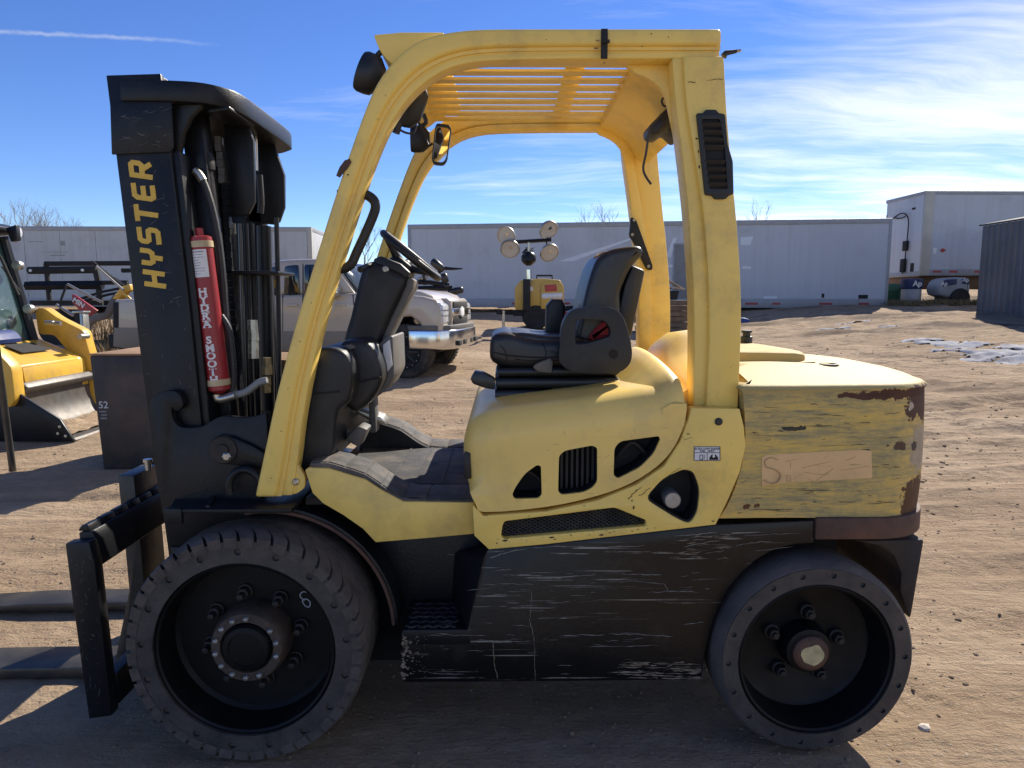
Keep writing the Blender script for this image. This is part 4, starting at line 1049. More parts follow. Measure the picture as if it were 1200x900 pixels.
bm = BM(); a_tube(bm, [swp(0, 0, -.14), swp(0, 0, -.06), swp(0, 0, -.03)], [.045, .060, .050], 20)
ob('wheel_hub', bm, M['black_plastic'], sw, smooth=50, bevel=.006)
# ---------------------------------------------------------------- seat
ST = thing('seat', None, None, (P(660, 440, YC).x, YC, 1.2)); ST.parent = fk; ST.location = WL[ST] - WL[fk]
for i, s in enumerate(('582,431 650,430 722,430 728,436 722,441 584,442', '580,443 724,442 730,449 722,455 582,456', '580,457 722,456 726,463 700,467 640,470 580,472')):
    pillow('bellows_fold', Q(2.68, s), 2.68, 3.18, .016, M['seat_vinyl'], ST, seg=3)
box('seat_base_plate', (P(581, 470, 2.68).x, 2.70, P(0, 480, 2.68).z), (P(722, 470, 2.68).x, 3.16, P(0, 468, 2.68).z), M['black_plastic'], ST)
pillow('seat_cushion', spl(Q(2.70, '577,424 574,408 577,394 590,389 606,391 630,397 664,396 690,398 700,428 650,431 600,431'), 3, True), 2.68, 3.18, .034, M['seat_vinyl'], ST, seg=5)
for y0, y1 in ((2.695, 2.83), (2.84, 3.02), (3.03, 3.165)):
    pillow('cushion_pad', spl(Q(2.80, '579,402 585,393 596,388.5 612,388.5 640,392 672,393 676,402 625,406'), 3, True), y0, y1, .016, M['seat_vinyl'], ST, seg=4)
pillow('backrest', spl(Q(2.74, '676,400 682,362 690,328 700,303 714,293 732,289 747,288 753,292 752,300 741,312 732,330 727,346 727,372 716,402'), 3, True), 2.73, 3.13, .026, M['seat_vinyl'], ST, seg=6)
bm = BM()
a_tube(bm, spl([P(x, y, 2.745 + o) for x, y, o in ((712, 298, .012), (706, 318, .0), (700, 345, -.004), (697, 372, -.004), (694, 396, -.004))], 4), .0022, 5)
ob('seat_piping', bm, M['gray_plastic'], ST, smooth=60)
prism('backrest_shell', Q(2.80, '739,311 754,317 738,394 716,398 724,360 730,334'), 2.76, 3.10, M['black_plastic'], ST, bevel=.012)
bm = BM()
for pts_, yy_ in ((((578, 413), (600, 417), (640, 419), (680, 417)), 2.678), (((582, 396), (600, 393), (630, 399), (660, 400)), 2.70)):
    a_tube(bm, spl([tuple(P(x, y, yy_)) for x, y in pts_], 4), .0028, 5)
ob('cushion_piping', bm, M['seat_vinyl'], ST, smooth=60)
bm = BM(); a_tube(bm, spl([tuple(P(x, y, 2.735)) for x, y in ((738, 300), (726, 322), (719, 345), (718, 370), (714, 398))], 4), .0025, 5)
ob('seat_piping', bm, M['gray_plastic'], ST, smooth=60)
prism('torn_padding', Q(2.76, '700,300 706,295 716,293 721,296 718,302 704,306'), 2.76, 2.90, M['foam'] if 'foam' in M else M['beige'], ST, bevel=.006)
rest = roundpoly(Q(2.60, '654,426 656,404 659,378 668,363 684,360 716,360 728,369 736,390 741,412 739,426 728,436 708,438 672,437'), .03, 3)
rin = roundpoly(Q(2.60, '674,376 682,374 708,375 715,384 716,394 700,399 688,403 674,404'), .015, 3)
hr = prism('hip_restraint', rest, 2.595, 2.66, M['black_plastic'], ST, bevel=.014, seg=3, holes=[rin], bang=60)
tube('restraint_rim', [P(x, y, 2.60) for x, y in ((692, 360.5), (716, 361), (728, 369), (735, 386), (739, 404))], .003, M['gray_plastic'], hr, sm=4, n=6)
q = P(719, 415, 2.595); lathe('restraint_knob', [(0, .005), (.018, .005), (.016, -.004), (.011, -.002), (0, 0)], M['black_void'], hr, 16, tuple(q))
prism('hip_restraint', rest, 3.20, 3.26, M['black_plastic'], ST, bevel=.014, seg=3, holes=[rin], bang=60)
pillow('armrest_post', Q(3.0, '640,395 641,358 648,350 660,350 664,360 660,396'), 3.02, 3.12, .015, M['black_plastic'], ST, seg=3)
pillow('seat_belt_buckle', spl(Q(2.72, '690,398 696,386 706,378 716,376 718,388 716,398'), 3, True), 2.70, 2.86, .02, M['red'], ST, seg=3)
pillow('seat_belt_buckle', spl(Q(3.0, '662,368 668,364 680,365 682,372 664,374'), 2, True), 2.98, 3.06, .01, M['red'], ST, seg=3)
prism('seat_lever', roundpoly(Q(2.66, '624,430 628,426 645,419 648,424 646,437 630,435'), .008), 2.645, 2.67, M['gray_plastic'], ST, bevel=.005)
prism('belt_end', Q(2.66, '551,444 556,435 567,437 580,444 580,457 568,455 554,450'), 2.66, 2.72, M['seat_vinyl'], ST, bevel=.006)
bm = BM()
for pts_, yy_ in ((((662, 424), (640, 421), (622, 423), (604, 421)), 2.677), (((586, 404), (592, 412), (594, 424)), 2.677), (((636, 402), (640, 412), (638, 426)), 2.677)):
    a_tube(bm, spl([tuple(P(x, y, yy_)) for x, y in pts_], 3), .0014, 4)
ob('seat_crease', bm, M['black_void'], ST, smooth=60)
# ---------------------------------------------------------------- mast
MT = thing('mast', None, None, (P(200, 400, YC).x, YC, 1.2)); MT.parent = fk; MT.location = WL[MT] - WL[fk]
def mspan(s, y0, y1, name, mat='black_steel', Y=None, mirror=False, parent=MT, **k):
    pts = Q(Y if Y else y0, s)
    o = prism(name, pts, y0, y1, M[mat], parent, **k)
    if mirror: prism(name, pts, my(y1), my(y0), M[mat], parent, **k)
    return o
mspan('124,88 188,86 200,176 208,243 222,360 235,487 244,560 252,640 255,720 206,720 196,640 188,582 177,513 166,430 152,312', 2.50, 2.525, 'outer_rail', mirror=True)
mspan('124,88 138,87.5 152,200 165,312 178,425 190,513 202,590 214,720 206,720 196,640 188,582 177,513 166,430 152,312', 2.5255, 2.60, 'rail_flange', Y=2.50, mirror=True)
mspan('198,176 206,243 220,360 233,487 242,560 252,640 262,640 252,560 243,487 230,360 216,243 208,176', 2.512, 2.60, 'rail_flange', Y=2.50, mirror=True)
mspan('128,120 200,110 203,172 199,178 130,181', 2.492, 2.500, 'rail_cap_plate', Y=2.49)
mspan('215,130 240,128 248,200 262,330 276,480 284,640 262,640 252,480 238,330 224,200', 2.62, 2.70, 'inner_rail', Y=2.66, mirror=True)
mspan('196,108 240,110 231,122 219,134 210,152 205,180 196,180', 2.53, 2.56, 'rail_gusset', Y=2.50)
# crosshead: a thick plate curved round the back of the rails
q0 = P(140, 95, 2.485); q1 = P(262, 93, 2.485); q2 = P(343, 158, 3.34); q3 = P(300, 125, 2.9)
zt_, zb_ = P(0, 93, 2.485).z, P(0, 118, 2.485).z
xr = max(q1.x, q2.x) + .0
pl_ = [(q0.x, 2.482), (xr, 2.482), (xr, 3.40), (q0.x, 3.40)]
pc = roundpoly(pl_, .001)
pl2 = [(q0.x, 2.482), (xr - .20, 2.482), (xr - .10, 2.50), (xr - .035, 2.555), (xr, 2.65), (xr + .005, 2.9), (xr, 3.23), (xr - .035, 3.31), (xr - .10, 3.37), (xr - .2, 3.40), (q0.x, 3.40)]
prism('crosshead', spl(pl2[1:-1], 3) + [pl2[-1], pl2[0]], zb_, zt_, M['black_steel'], MT, bevel=.006, axis='Z')
mspan('126,89 187,87 188,100 128,104', 2.515, 3.36, 'mast_tie', Y=2.515)
# hanging stop plates
mspan('262,135 286,133 297,165 298,236 291,250 284,253 262,254', 2.80, 2.825, 'stop_plate', Y=2.80)
mspan('290,150 316,155 333,205 333,243 327,260 320,263 290,260', 3.16, 3.185, 'stop_plate', Y=3.16)
mspan('262,138 286,136 287,140 262,144', 2.56, 2.80, 'stop_rib', Y=2.7)
# lift cylinders
def axpt(px, py, Y): return P(px, py, Y)
for Y, mir in ((2.66, 0), (2.66, 1)):
    a, b, c, d = axpt(228, 105, Y), axpt(235, 182, Y), axpt(236, 186, Y), axpt(270, 520, Y)
    if mir:
        for v in (a, b, c, d): v.y = my(Y)
    bm = BM(); a_cyl(bm, a, c, .021, n=18); ro = ob('cylinder_rod', bm, M['chrome'], MT, smooth=50)
    bm = BM(); a_tube(bm, [b, c, c.lerp(d, .04), c.lerp(d, .045), d], [.042, .046, .046, .040, .040], 20); ob('lift_cylinder', bm, M['black_steel'], MT, smooth=40)
# leaf chains
for Y, s in ((2.80, '256,160 262,215'), (2.80, '264,215 282,480'), (3.1, '285,200 300,480')):
    a, b = [P(*map(float, t.split(',')), Y) for t in s.split()]
    n_ = int((b - a).length / .028)
    bm = BM()
    for i in range(n_):
        p = a.lerp(b, (i + .5) / n_); wd = .020 if i % 2 else .014
        a_box(bm, (p.x - .011, p.y - wd, p.z - .013), (p.x + .011, p.y + wd, p.z + .013))
    ob('lift_chain', bm, M['zinc'] if s.startswith('256') else M['black_steel'], MT, kind='stuff')
# pipes and hoses
def mtube(name, pts, Y, r, mat, sm=4, n=10):
    return tube(name, [P(*p[:2], (p[2] if len(p) > 2 else Y)) for p in pts], r, M[mat], MT, n=n, sm=sm, smooth=60)
h1 = mtube('hydraulic_hose', [(231, 202), (236, 208), (244, 228), (251, 255), (257, 290), (261, 330), (266, 400), (272, 462)], 2.60, .0125, 'hose')
mtube('hose_fitting', [(228, 200), (233, 204), (238, 212)], 2.595, .0145, 'zinc', 2)
mtube('hydraulic_pipe', [(217, 196), (221, 240), (226, 290), (232, 350)], 2.58, .006, 'black_steel')
mtube('hydraulic_hose', [(259, 370), (268, 385), (272, 410), (274, 440), (272, 462)], 2.57, .011, 'hose')
for k, (xa, xb) in enumerate(((270, 282), (281, 288), (288, 296), (294, 303))):
    mtube('hydraulic_pipe', [(xa, 262), (lerp(xa, xb, .5), 370), (xb, 500)], 2.86 + .05 * (k % 2), (.020, .008, .009, .012)[k], ('hose', 'steel_dark', 'black_steel', 'black_steel')[k] if True else 'hose', 2)
mtube('hydraulic_hose', [(324, 255), (325, 300), (326, 340), (327, 400), (326, 480)], 3.0, .010, 'hose')
mtube('hydraulic_hose', [(304, 205), (306, 235), (305, 250)], 3.0, .013, 'hose')
mtube('hydraulic_pipe', [(299, 160), (300, 200)], 3.0, .009, 'chrome')
mtube('hydraulic_pipe', [(309, 265), (314, 480)], 3.05, .030, 'black_steel', 2, 14)
mspan('240,316 328,318 328,322 240,321', 2.78, 3.0, 'hose_clamp_bar', Y=2.80)
for px, py in ((296, 381), (297, 393), (297, 405), (297, 414)):
    q = P(px, py, 2.84); lathe('hose_coupling', [(0, -.02), (.022, -.02), (.020, .02), (0, .02)], M['zinc'], MT, 8, tuple(q), axis='Z')
for px, py, r_ in ((313, 424, .016), (313, 434, .020), (313, 446, .015), (312, 455, .018)):
    q = P(px, py, 2.66); lathe('hose_coupling', [(0, -.016), (r_, -.016), (r_, .016), (0, .016)], M['brass'] if 'brass' in M else M['zinc'], MT, 8, tuple(q), axis='Z')
# red accumulator with its lettering
aY = 2.555
a0, a1 = P(234.5, 279, aY), P(257.5, 457, aY)
axv = (a1 - a0).normalized(); ar = .0385
side = Vector((0, -1, 0)); rt = side.cross(axv).normalized()
if rt.x < 0: rt = -rt
def cylp(u, v, r):       # u along the axis from the top (m), v arc length to the right
    a = v / r
    return a0 + axv * u + side * math.cos(a) * r + rt * math.sin(a) * r
AL = (a1 - a0).length
def ring_tube(prof, n=28):
    bm = BM(); rg = []
    for u, r in prof:
        rg.append([bm.verts.new(a0 + axv * u + (side * math.cos(t) + rt * math.sin(t)) * max(r, .0005)) for t in [2 * math.pi * k / n for k in range(n)]])
    for a, b in zip(rg, rg[1:]):
        for k in range(n): bm.faces.new((a[k], a[(k + 1) % n], b[(k + 1) % n], b[k]))
    bm.faces.new(rg[0][::-1]); bm.faces.new(rg[-1])
    return bm
ac = ob('accumulator', ring_tube([(-.035, .010), (-.033, .014), (-.008, .014), (-.006, .030), (-.002, .0385), (.03, .0405), (.032, .0385), (AL - .07, .0385), (AL - .068, .0385), (AL - .002, .0385), (AL, .034), (AL + .012, .015), (AL + .014, 0)]), M['red'], MT, smooth=40)
for u in (.012, AL - .040):
    ob('clamp_band', ring_tube([(u, .036), (u, .0415), (u + .022, .0415), (u + .022, .036)]), M['beige'], ac if False else MT, smooth=40)
def patch(u0, u1, v0, v1, r, name, mat, n=10):
    bm = BM(); g_ = [[bm.verts.new(cylp(u, lerp(v0, v1, k / n), r)) for k in range(n + 1)] for u in (u0, u1)]
    for k in range(n): bm.faces.new((g_[0][k], g_[0][k + 1], g_[1][k + 1], g_[1][k]))
    return ob(name, bm, mat, MT, smooth=60, recalc=False)
patch(.042, .138, -.040, .030, .0391, 'instruction_label', M['white'])
bm = BM()
for i in range(9):
    u = .050 + i * .0095; w = (.028 if i == 0 else random.uniform(.018, .031)); hgt = .0016 if i == 0 else .0008
    g_ = [[bm.verts.new(cylp(uu, lerp(-.036, -.036 + 2 * w, k / 8), .0394)) for k in range(9)] for uu in (u - hgt, u + hgt)]
    for k in range(8): bm.faces.new((g_[0][k], g_[0][k + 1], g_[1][k + 1], g_[1][k]))
ob('label_print', bm, M['gray_print'] if 'gray_print' in M else M['gray_plastic'], MT, smooth=0, recalc=False)
u = (P(241, 342.5, aY) - a0).dot(axv)
for i, ch in enumerate('HYDRA SMOOTH'):
    if ch == ' ': u += .0283; continue
    bm = text_bm(ch, .0345, 0.0, .0013)
    for v in bm.verts:
        v.co = cylp(u - v.co.y, v.co.x * 1.22, .0394)
    # slab serifs
    if ch in 'HYDRAMT':
        for sy in (.0112, -.0112):
            for sx in ((-.010, .010) if not (ch == 'Y' and sy < 0) and ch not in 'T' else (0,)):
                vs_ = [bm.verts.new(cylp(u - sy - dy_, sx + dx_, .0396)) for dx_, dy_ in ((-.0055, -.0014), (.0055, -.0014), (.0055, .0014), (-.0055, .0014))]
                bm.faces.new(vs_)
    ob('letter', bm, M['white'], MT, smooth=0, recalc=False)
    u += .0283
mtube('hose_elbow', [(254, 462), (255, 467), (262, 467), (276, 463)], 2.545, .0155, 'zinc', 2, 8)
mtube('hydraulic_hose', [(274, 463), (287, 460), (296, 454), (304, 448), (313, 446)], 2.56, .0135, 'hose_gray')
# HYSTER, reading up the outer rail
O_ = P(197.5, 341, 2.4995); U_ = P(178.5, 187.5, 2.4995) - O_; V_ = P(168.5, 337, 2.4995) - O_
GL = {'H': [[(0, 0), (0, 1)], [(1, 0), (1, 1)], [(0, .5), (1, .5)]],
      'Y': [[(0, 1), (0, .62), (.16, .46), (.84, .46), (1, .62), (1, 1)], [(.5, .46), (.5, 0)]],
      'S': [[(1, 1), (.16, 1), (0, .88), (0, .64), (.14, .52), (.86, .52), (1, .40), (1, .12), (.84, 0), (0, 0)]],
      'T': [[(0, 1), (1, 1)], [(.5, 1), (.5, 0)]],
      'E': [[(1, 1), (.16, 1), (0, .86), (0, .14), (.16, 0), (1, 0)], [(0, .5), (.86, .5)]],
      'R': [[(0, 0), (0, 1), (.84, 1), (1, .88), (1, .56), (.86, .44), (0, .44)], [(.52, .44), (1, 0)]]}
for i, ch in enumerate('HYSTER'):
    bm = BM(); k_ = 0
    for line in GL[ch]:
        W3 = lambda w: O_ + U_ * ((i + .20 + w[0] * .56) / 6) + V_ * (.13 + w[1] * .76)
        L3 = [W3(p) for p in line]; hw_ = .0085
        for m_ in range(len(L3) - 1):
            a, b = L3[m_], L3[m_ + 1]; t = (b - a).normalized(); s = Vector((0, 1, 0)).cross(t).normalized()
            def ext(j):
                if j <= 0 or j >= len(L3) - 1: return hw_ * .9 if len(line) == 2 and ch in 'T' else hw_ * .6
                return hw_ * math.tan((L3[j] - L3[j - 1]).angle(L3[j + 1] - L3[j]) / 2)
            yy = Vector((0, -.0008 - .0003 * k_, 0)); k_ += 1
            A_ = a - t * ext(m_); B_ = b + t * ext(m_ + 1)
            lo = [bm.verts.new(x + yy) for x in (A_ - s * hw_, B_ - s * hw_, B_ + s * hw_, A_ + s * hw_)]
            hi = [bm.verts.new(Vector((v.co.x, 2.500, v.co.z))) for v in lo]
            bm.faces.new(lo)
            for m in range(4): bm.faces.new((lo[m], hi[m], hi[(m + 1) % 4], lo[(m + 1) % 4]))
    ob('letter', bm, M['decal_yellow'], MT, smooth=0)
# pivot plate, tilt pivot and lifting ring at the foot of the mast
pp = spl(Q(2.45, '174,480 178,468 188,460 204,458 212,466 214,476 207,482 201,477'), 3) + spl(Q(2.45, '201,484 204,494 214,501 236,500 250,492 262,488 290,490 312,484'), 3) + Q(2.45, '316,560 300,600 250,640 200,640 190,600 181,545')
pv = prism('pivot_plate', pp, 2.45, 2.485, M['black_steel'], MT, bevel=.005)
q = P(264, 526, 2.44); lathe('tilt_pivot', [(0, .06), (.052, .06), (.052, -.012), (.046, -.022), (.022, -.022), (.020, -.03), (0, -.03)], M['rust_dark'], pv, 28, tuple(q))
q = P(266, 535, 2.41); lathe('bolt', [(0, .02), (.016, .02), (.016, -.006), (.011, -.010), (0, -.010)], M['zinc'], pv, 6, tuple(q))
prism('tilt_link', Q(2.46, '258,512 272,508 300,520 316,530 316,548 290,545 262,540'), 2.425, 2.448, M['black_steel'], MT, bevel=.008)
bm = BM(); q = P(287, 565, 2.40); a_tube(bm, [(q.x + .055 * math.cos(a), q.y, q.z - .02 + .065 * math.sin(a)) for a in [R(-20 + 220 * i / 16) for i in range(17)]], .014, 8)
ob('lifting_ring', bm, M['black_steel'], MT, smooth=60)
mspan('200,640 262,640 268,735 214,735', 2.49, 3.37, 'mast_base', Y=2.5)
# ---------------------------------------------------------------- carriage and forks
CG = thing('fork_carriage', None, None, (P(130, 700, YC).x, YC, .4)); CG.parent = fk; CG.location = WL[CG] - WL[fk]
yc0, yc1 = 2.39, 3.62
prism('carriage_end_bar', Q(yc0, '76,637 104,635 111,662 131,839 104,843 84,700'), yc0, yc0 + .05, M['black_steel'], CG, bevel=.005)
prism('carriage_end_bar', Q(yc0, '76,637 104,635 111,662 131,839 104,843 84,700'), yc1 - .05, yc1, M['black_steel'], CG, bevel=.005)
prism('carriage_bar', Q(yc0, '82,630 98,628 104,640 110,668 104,672 86,668'), yc0 + .0505, yc1 - .0505, M['black_steel'], CG, bevel=.004)
prism('carriage_bar', Q(yc0, '108,800 128,797 131,834 114,838'), yc0 + .0505, yc1 - .0505, M['black_steel'], CG, bevel=.004)
nt = Q(yc0, '80,628 84,622 92,621 96,630')
for i in range(12):
    y = yc0 + .055 + i * (yc1 - yc0 - .11) / 12
    prism('bar_notch', nt, y, y + .075, M['black_steel'], CG, bevel=.003)
def shank(Y0, Y1):
    a = Q(Y0, '128,560 142,700 148,770 150,792')
    top = P(128, 558, Y0)
    xs_ = [(p[0], p[1]) for p in Q(2.735, '127,562 134,628 141,700 147,770')]
    b = []
    xh = P(149, 790, 2.80).x
    pts = [(xs_[0][0], xs_[0][1])] + [(x, z) for x, z in xs_[1:-1]] + [(xh - .05, .075), (xh - .11, .054), (xh - .8, .046), (xh - 1.22, .020), (xh - 1.22, .008), (xh - .8, .004), (xh - .02, .004), (xh + .03, .03), (xh + .035, .10)] + [(x + .065, z) for x, z in xs_[1:-1][::-1]] + [(xs_[0][0] + .065, xs_[0][1])]
    return prism('fork', pts, Y0, Y1, M['fork'] if 'fork' in M else M['black_steel'], CG, bevel=.006)
shank(2.80, 2.99); shank(3.44, 3.62 - .005)
q = P(165, 552, 2.78); lathe('fork_pin', [(0, 0), (.012, 0), (.012, .03), (.018, .032), (.018, .045), (0, .046)], M['zinc'], CG, 10, (q.x, q.y + .06, q.z - .01), axis='Z')

# ---------------------------------------------------------------- wear on mast, guard and hood
bm = BM()
for i in range(46):
    t = rs.random(); y = lerp(185, 470, t); x = lerp(lerp(140, 172, t), lerp(198, 230, t), rs.random()); l = rs.uniform(2, 16) * rs.random() + 2; a = rs.choice((rs.gauss(0, .4), rs.gauss(1.45, .12)))
    scratch(bm, '%f,%f %f,%f' % (x, y, x + l * math.cos(a), y + l * math.sin(a)), rs.uniform(.0003, .0009), 2.4985 - .0001 * (i % 3), 4, 2.5)
for i in range(16):
    x, y = rs.uniform(134, 196), rs.uniform(124, 172); l = rs.uniform(3, 16); scratch(bm, '%f,%f %f,%f' % (x, y, x + l, y + rs.gauss(0, .3) * l), rs.uniform(.0004, .0010), 2.4905, 4, 2.49)
for i in range(40):
    t = rs.random(); x = lerp(80, 128, rs.random()); y = lerp(645, 835, t); x = lerp(lerp(79, 107, t), lerp(104, 128, t), rs.random()); l = rs.uniform(1, 10); a = rs.uniform(0, 3.1)
    scratch(bm, '%f,%f %f,%f' % (x, y, x + l * math.cos(a) * .5, y + l * math.sin(a)), rs.uniform(.0003, .0010), 2.3885, 3, 2.39)
ob('mast_scratches', bm, M['scr_pale'], fk, smooth=0, kind='stuff', recalc=False)
bm = BM()
for s_, w in (('806,97 809,96 815,97.5', .0020), ('827,95 836,93.5 848,93', .0013), ('702,49 700,47 698,47.5', .0015)): scratch(bm, s_, w, YG - .0042, 5, YG)
for px, py, r, ax in ((816, 163, .004, 1), (818, 178, .005, .6), (819, 196, .005, .7), (821, 190, .003, 1), (763, 40, .0025, 1), (783, 44, .002, 1), (752, 55, .003, 1.5), (698, 57, .004, 2.5), (708, 74, .003, 1), (408, 205, .004, 1), (640, 47, .002, 1), (585, 52, .0016, 1), (452, 112, .002, 1), (443, 140, .0022, 1), (352, 400, .0025, 1), (338, 455, .002, 1), (330, 505, .0022, 1), (365, 355, .002, 1), (318, 560, .0024, 1), (829, 360, .0016, 1), (840, 300, .0013, 1), (856, 430, .0016, 1)):
    q = P(px, py, YG); chip(bm, q.x, q.z, r, YG - .0045, ax)
ob('rust_chips', bm, M['scr_rust'], fk, smooth=0, kind='stuff', recalc=False)
bm = BM()
for i in range(26):
    x, y = rs.uniform(585, 790), rs.uniform(500, 590)
    if y > 596 - max(0, x - 690) * .45: continue
    l = rs.uniform(2, 14); a = rs.gauss(0, .5); scratch(bm, '%f,%f %f,%f' % (x, y, x + l * math.cos(a), y + l * math.sin(a)), rs.uniform(.0003, .0006), YS - .0008, 3)
ob('hood_scuffs', bm, M['scr_tan'], fk, smooth=0, kind='stuff', recalc=False)
# ================================================================== GROUND
TAB = [(-50, 0), (3.8, 0), (5, .035), (6.5, .10), (8.5, .19), (11, .30), (16, .58), (20, .82), (23, .98), (27, 1.12), (29, 1.5), (34, 2.35), (45, 2.5), (90, 2.2), (9000, 1.0)]
def gz(x, y):
    for (a, za), (b, zb) in zip(TAB, TAB[1:]):
        if a <= y <= b:
            z = lerp(za, zb, (y - a) / (b - a)); break
    else: z = 1.0
    bx = max(0, min(1, (x - 5.5) / 6)); by = max(0, min(1, (y - 13) / 4)) * max(0, min(1, (60 - y) / 20))
    return z + .34 * bx * bx * (3 - 2 * bx) * by
TRACKS = [(5.2, .16, .25, 1.4, 16, .15, .045), (6.6, .15, .25, 1.4, 16, .15, .05), (9.5, -.22, .5, 1.0, 18, .20, .08), (11.4, -.22, .5, 1.0, 18, .20, .08), (7.6, .32, -.4, .5, 15, .17, .06), (13.5, -.05, .6, 0, 18, .24, .09), (8.4, .05, .7, 3, 18, .18, .07), (3.9, .03, .06, 1.3, 9, .12, .025), (4.3, -.04, .1, -6, -1.2, .13, .02), (5.4, -.05, .1, -6, -1.2, .13, .02)]
def relief(x, y):
    n = noise.noise
    near = 1 / (1 + math.exp(-(math.hypot(max(0, abs(x - .1) - 1.9), max(0, abs(y - 2.6) - 1.6)) - .55) * 5))   # stays flat where the truck stands
    amp = .35 + .65 * near
    d = math.hypot(x, y)
    fine = max(0.0, 1 - d / 14)
    h = .012 * amp * n(Vector((x * 1.1, y * 1.6, 0))) + .008 * amp * n(Vector((x * 3.1, y * 4.3, 5)))
    h += fine * (.0055 * n(Vector((x * 8, y * 10, 2))) + .0035 * n(Vector((x * 19, y * 21, 3))))
    h += amp * (.013 * n(Vector((x * 1.3, y * 6.5, 41))) + fine * .007 * n(Vector((x * 5, y * 17, 43))))
    # wheel ruts, drawn out across the yard
    r = n(Vector((x * .16 + y * .05, y * 1.25 - x * .10, 7)))
    h += amp * .028 * (max(0, 1 - abs(r) * 5)) * (-1) * (.4 + .6 * min(1, d / 6))
    r2 = n(Vector((x * .22 - y * .1, y * 2.3 + x * .35, 17)))
    h += amp * .018 * r2 * min(1, d / 5)
    if y > 5.5 and x > -2:
        k_ = min(1, (y - 5.5) / 3) * min(1, (x + 2) / 3)
        h += k_ * (.05 * n(Vector((x * .9 + y * .3, y * 2.2, 51))) + .03 * n(Vector((x * 2.6, y * 5.2, 53))) + .015 * n(Vector((x * 7, y * 11, 57))))
    if y > 6.5: h += .045 * n(Vector((x * .8, y * 1.1, 31))) * min(1, (y - 6.5) / 5) + .02 * n(Vector((x * 2.2, y * 3.0, 37))) * min(1, (y - 6.5) / 5)
    for (ya, sl, cv, x0_, x1_, w, dp) in TRACKS:
        if x < x0_ or x > x1_: continue
        yt = ya + sl * (x - x0_) + cv * math.sin((x - x0_) * .35) + .05 * n(Vector((x * .8, ya, 5)))
        dd = abs(y - yt)
        if dd < w * 3.2:
            k = min(1, (x - x0_) / 1.5) * min(1, (x1_ - x) / 1.5) * (.55 + .6 * n(Vector((x * .6, ya, 9))))
            h += k * (-dp * math.exp(-(dd / w) ** 2) + .55 * dp * math.exp(-((dd - 1.7 * w) / (.55 * w)) ** 2) + .25 * dp * math.sin(x * 34 + dd * 30) * math.exp(-(dd / w) ** 2))
    # tread marks in front of the right rear wheel
    if 1.2 < x < 9:
        for yc, w in ((2.52, .12), (3.25, .15), (4.5, .16)):
            yy = y - (yc + .05 * math.sin(x * .9))
            if abs(yy) < w: h += -.012 * (1 - (yy / w) ** 2) + .011 * math.sin(x * 42 + abs(yy) * 50) * (.4 + .6 * n(Vector((x * 1.7, yc, 3))))
    return h
def ground_z(x, y): return gz(x, y) + relief(x, y)
def steps(a, b, s0, g):
    o = [a]; s = s0
    while o[-1] < b: o.append(o[-1] + s); s *= g
    return o
ys = [-30, -12, -5, -2, 0, .7, 1.1] + steps(1.4, 6.2, .030, 1.0) + steps(6.25, 27, .04, 1.013) + steps(27.5, 45, .5, 1.06) + [60, 90, 140, 260, 600, 1500, 4000, 9000]
xr_ = steps(.0, 3.0, .032, 1.0) + steps(3.05, 15, .05, 1.013) + steps(15.3, 40, .3, 1.08) + [60, 100, 200, 600, 2000, 6000]
xs = [-x for x in xr_[:0:-1]] + xr_
gm = bpy.data.meshes.new('ground')
nx = len(xs)
gm.from_pydata([(x, y, ground_z(x, y)) for y in ys for x in xs], [], [(j * nx + i, j * nx + i + 1, (j + 1) * nx + i + 1, (j + 1) * nx + i) for j in range(len(ys) - 1) for i in range(nx - 1)])
gm.polygons.foreach_set('use_smooth', [True] * len(gm.polygons))
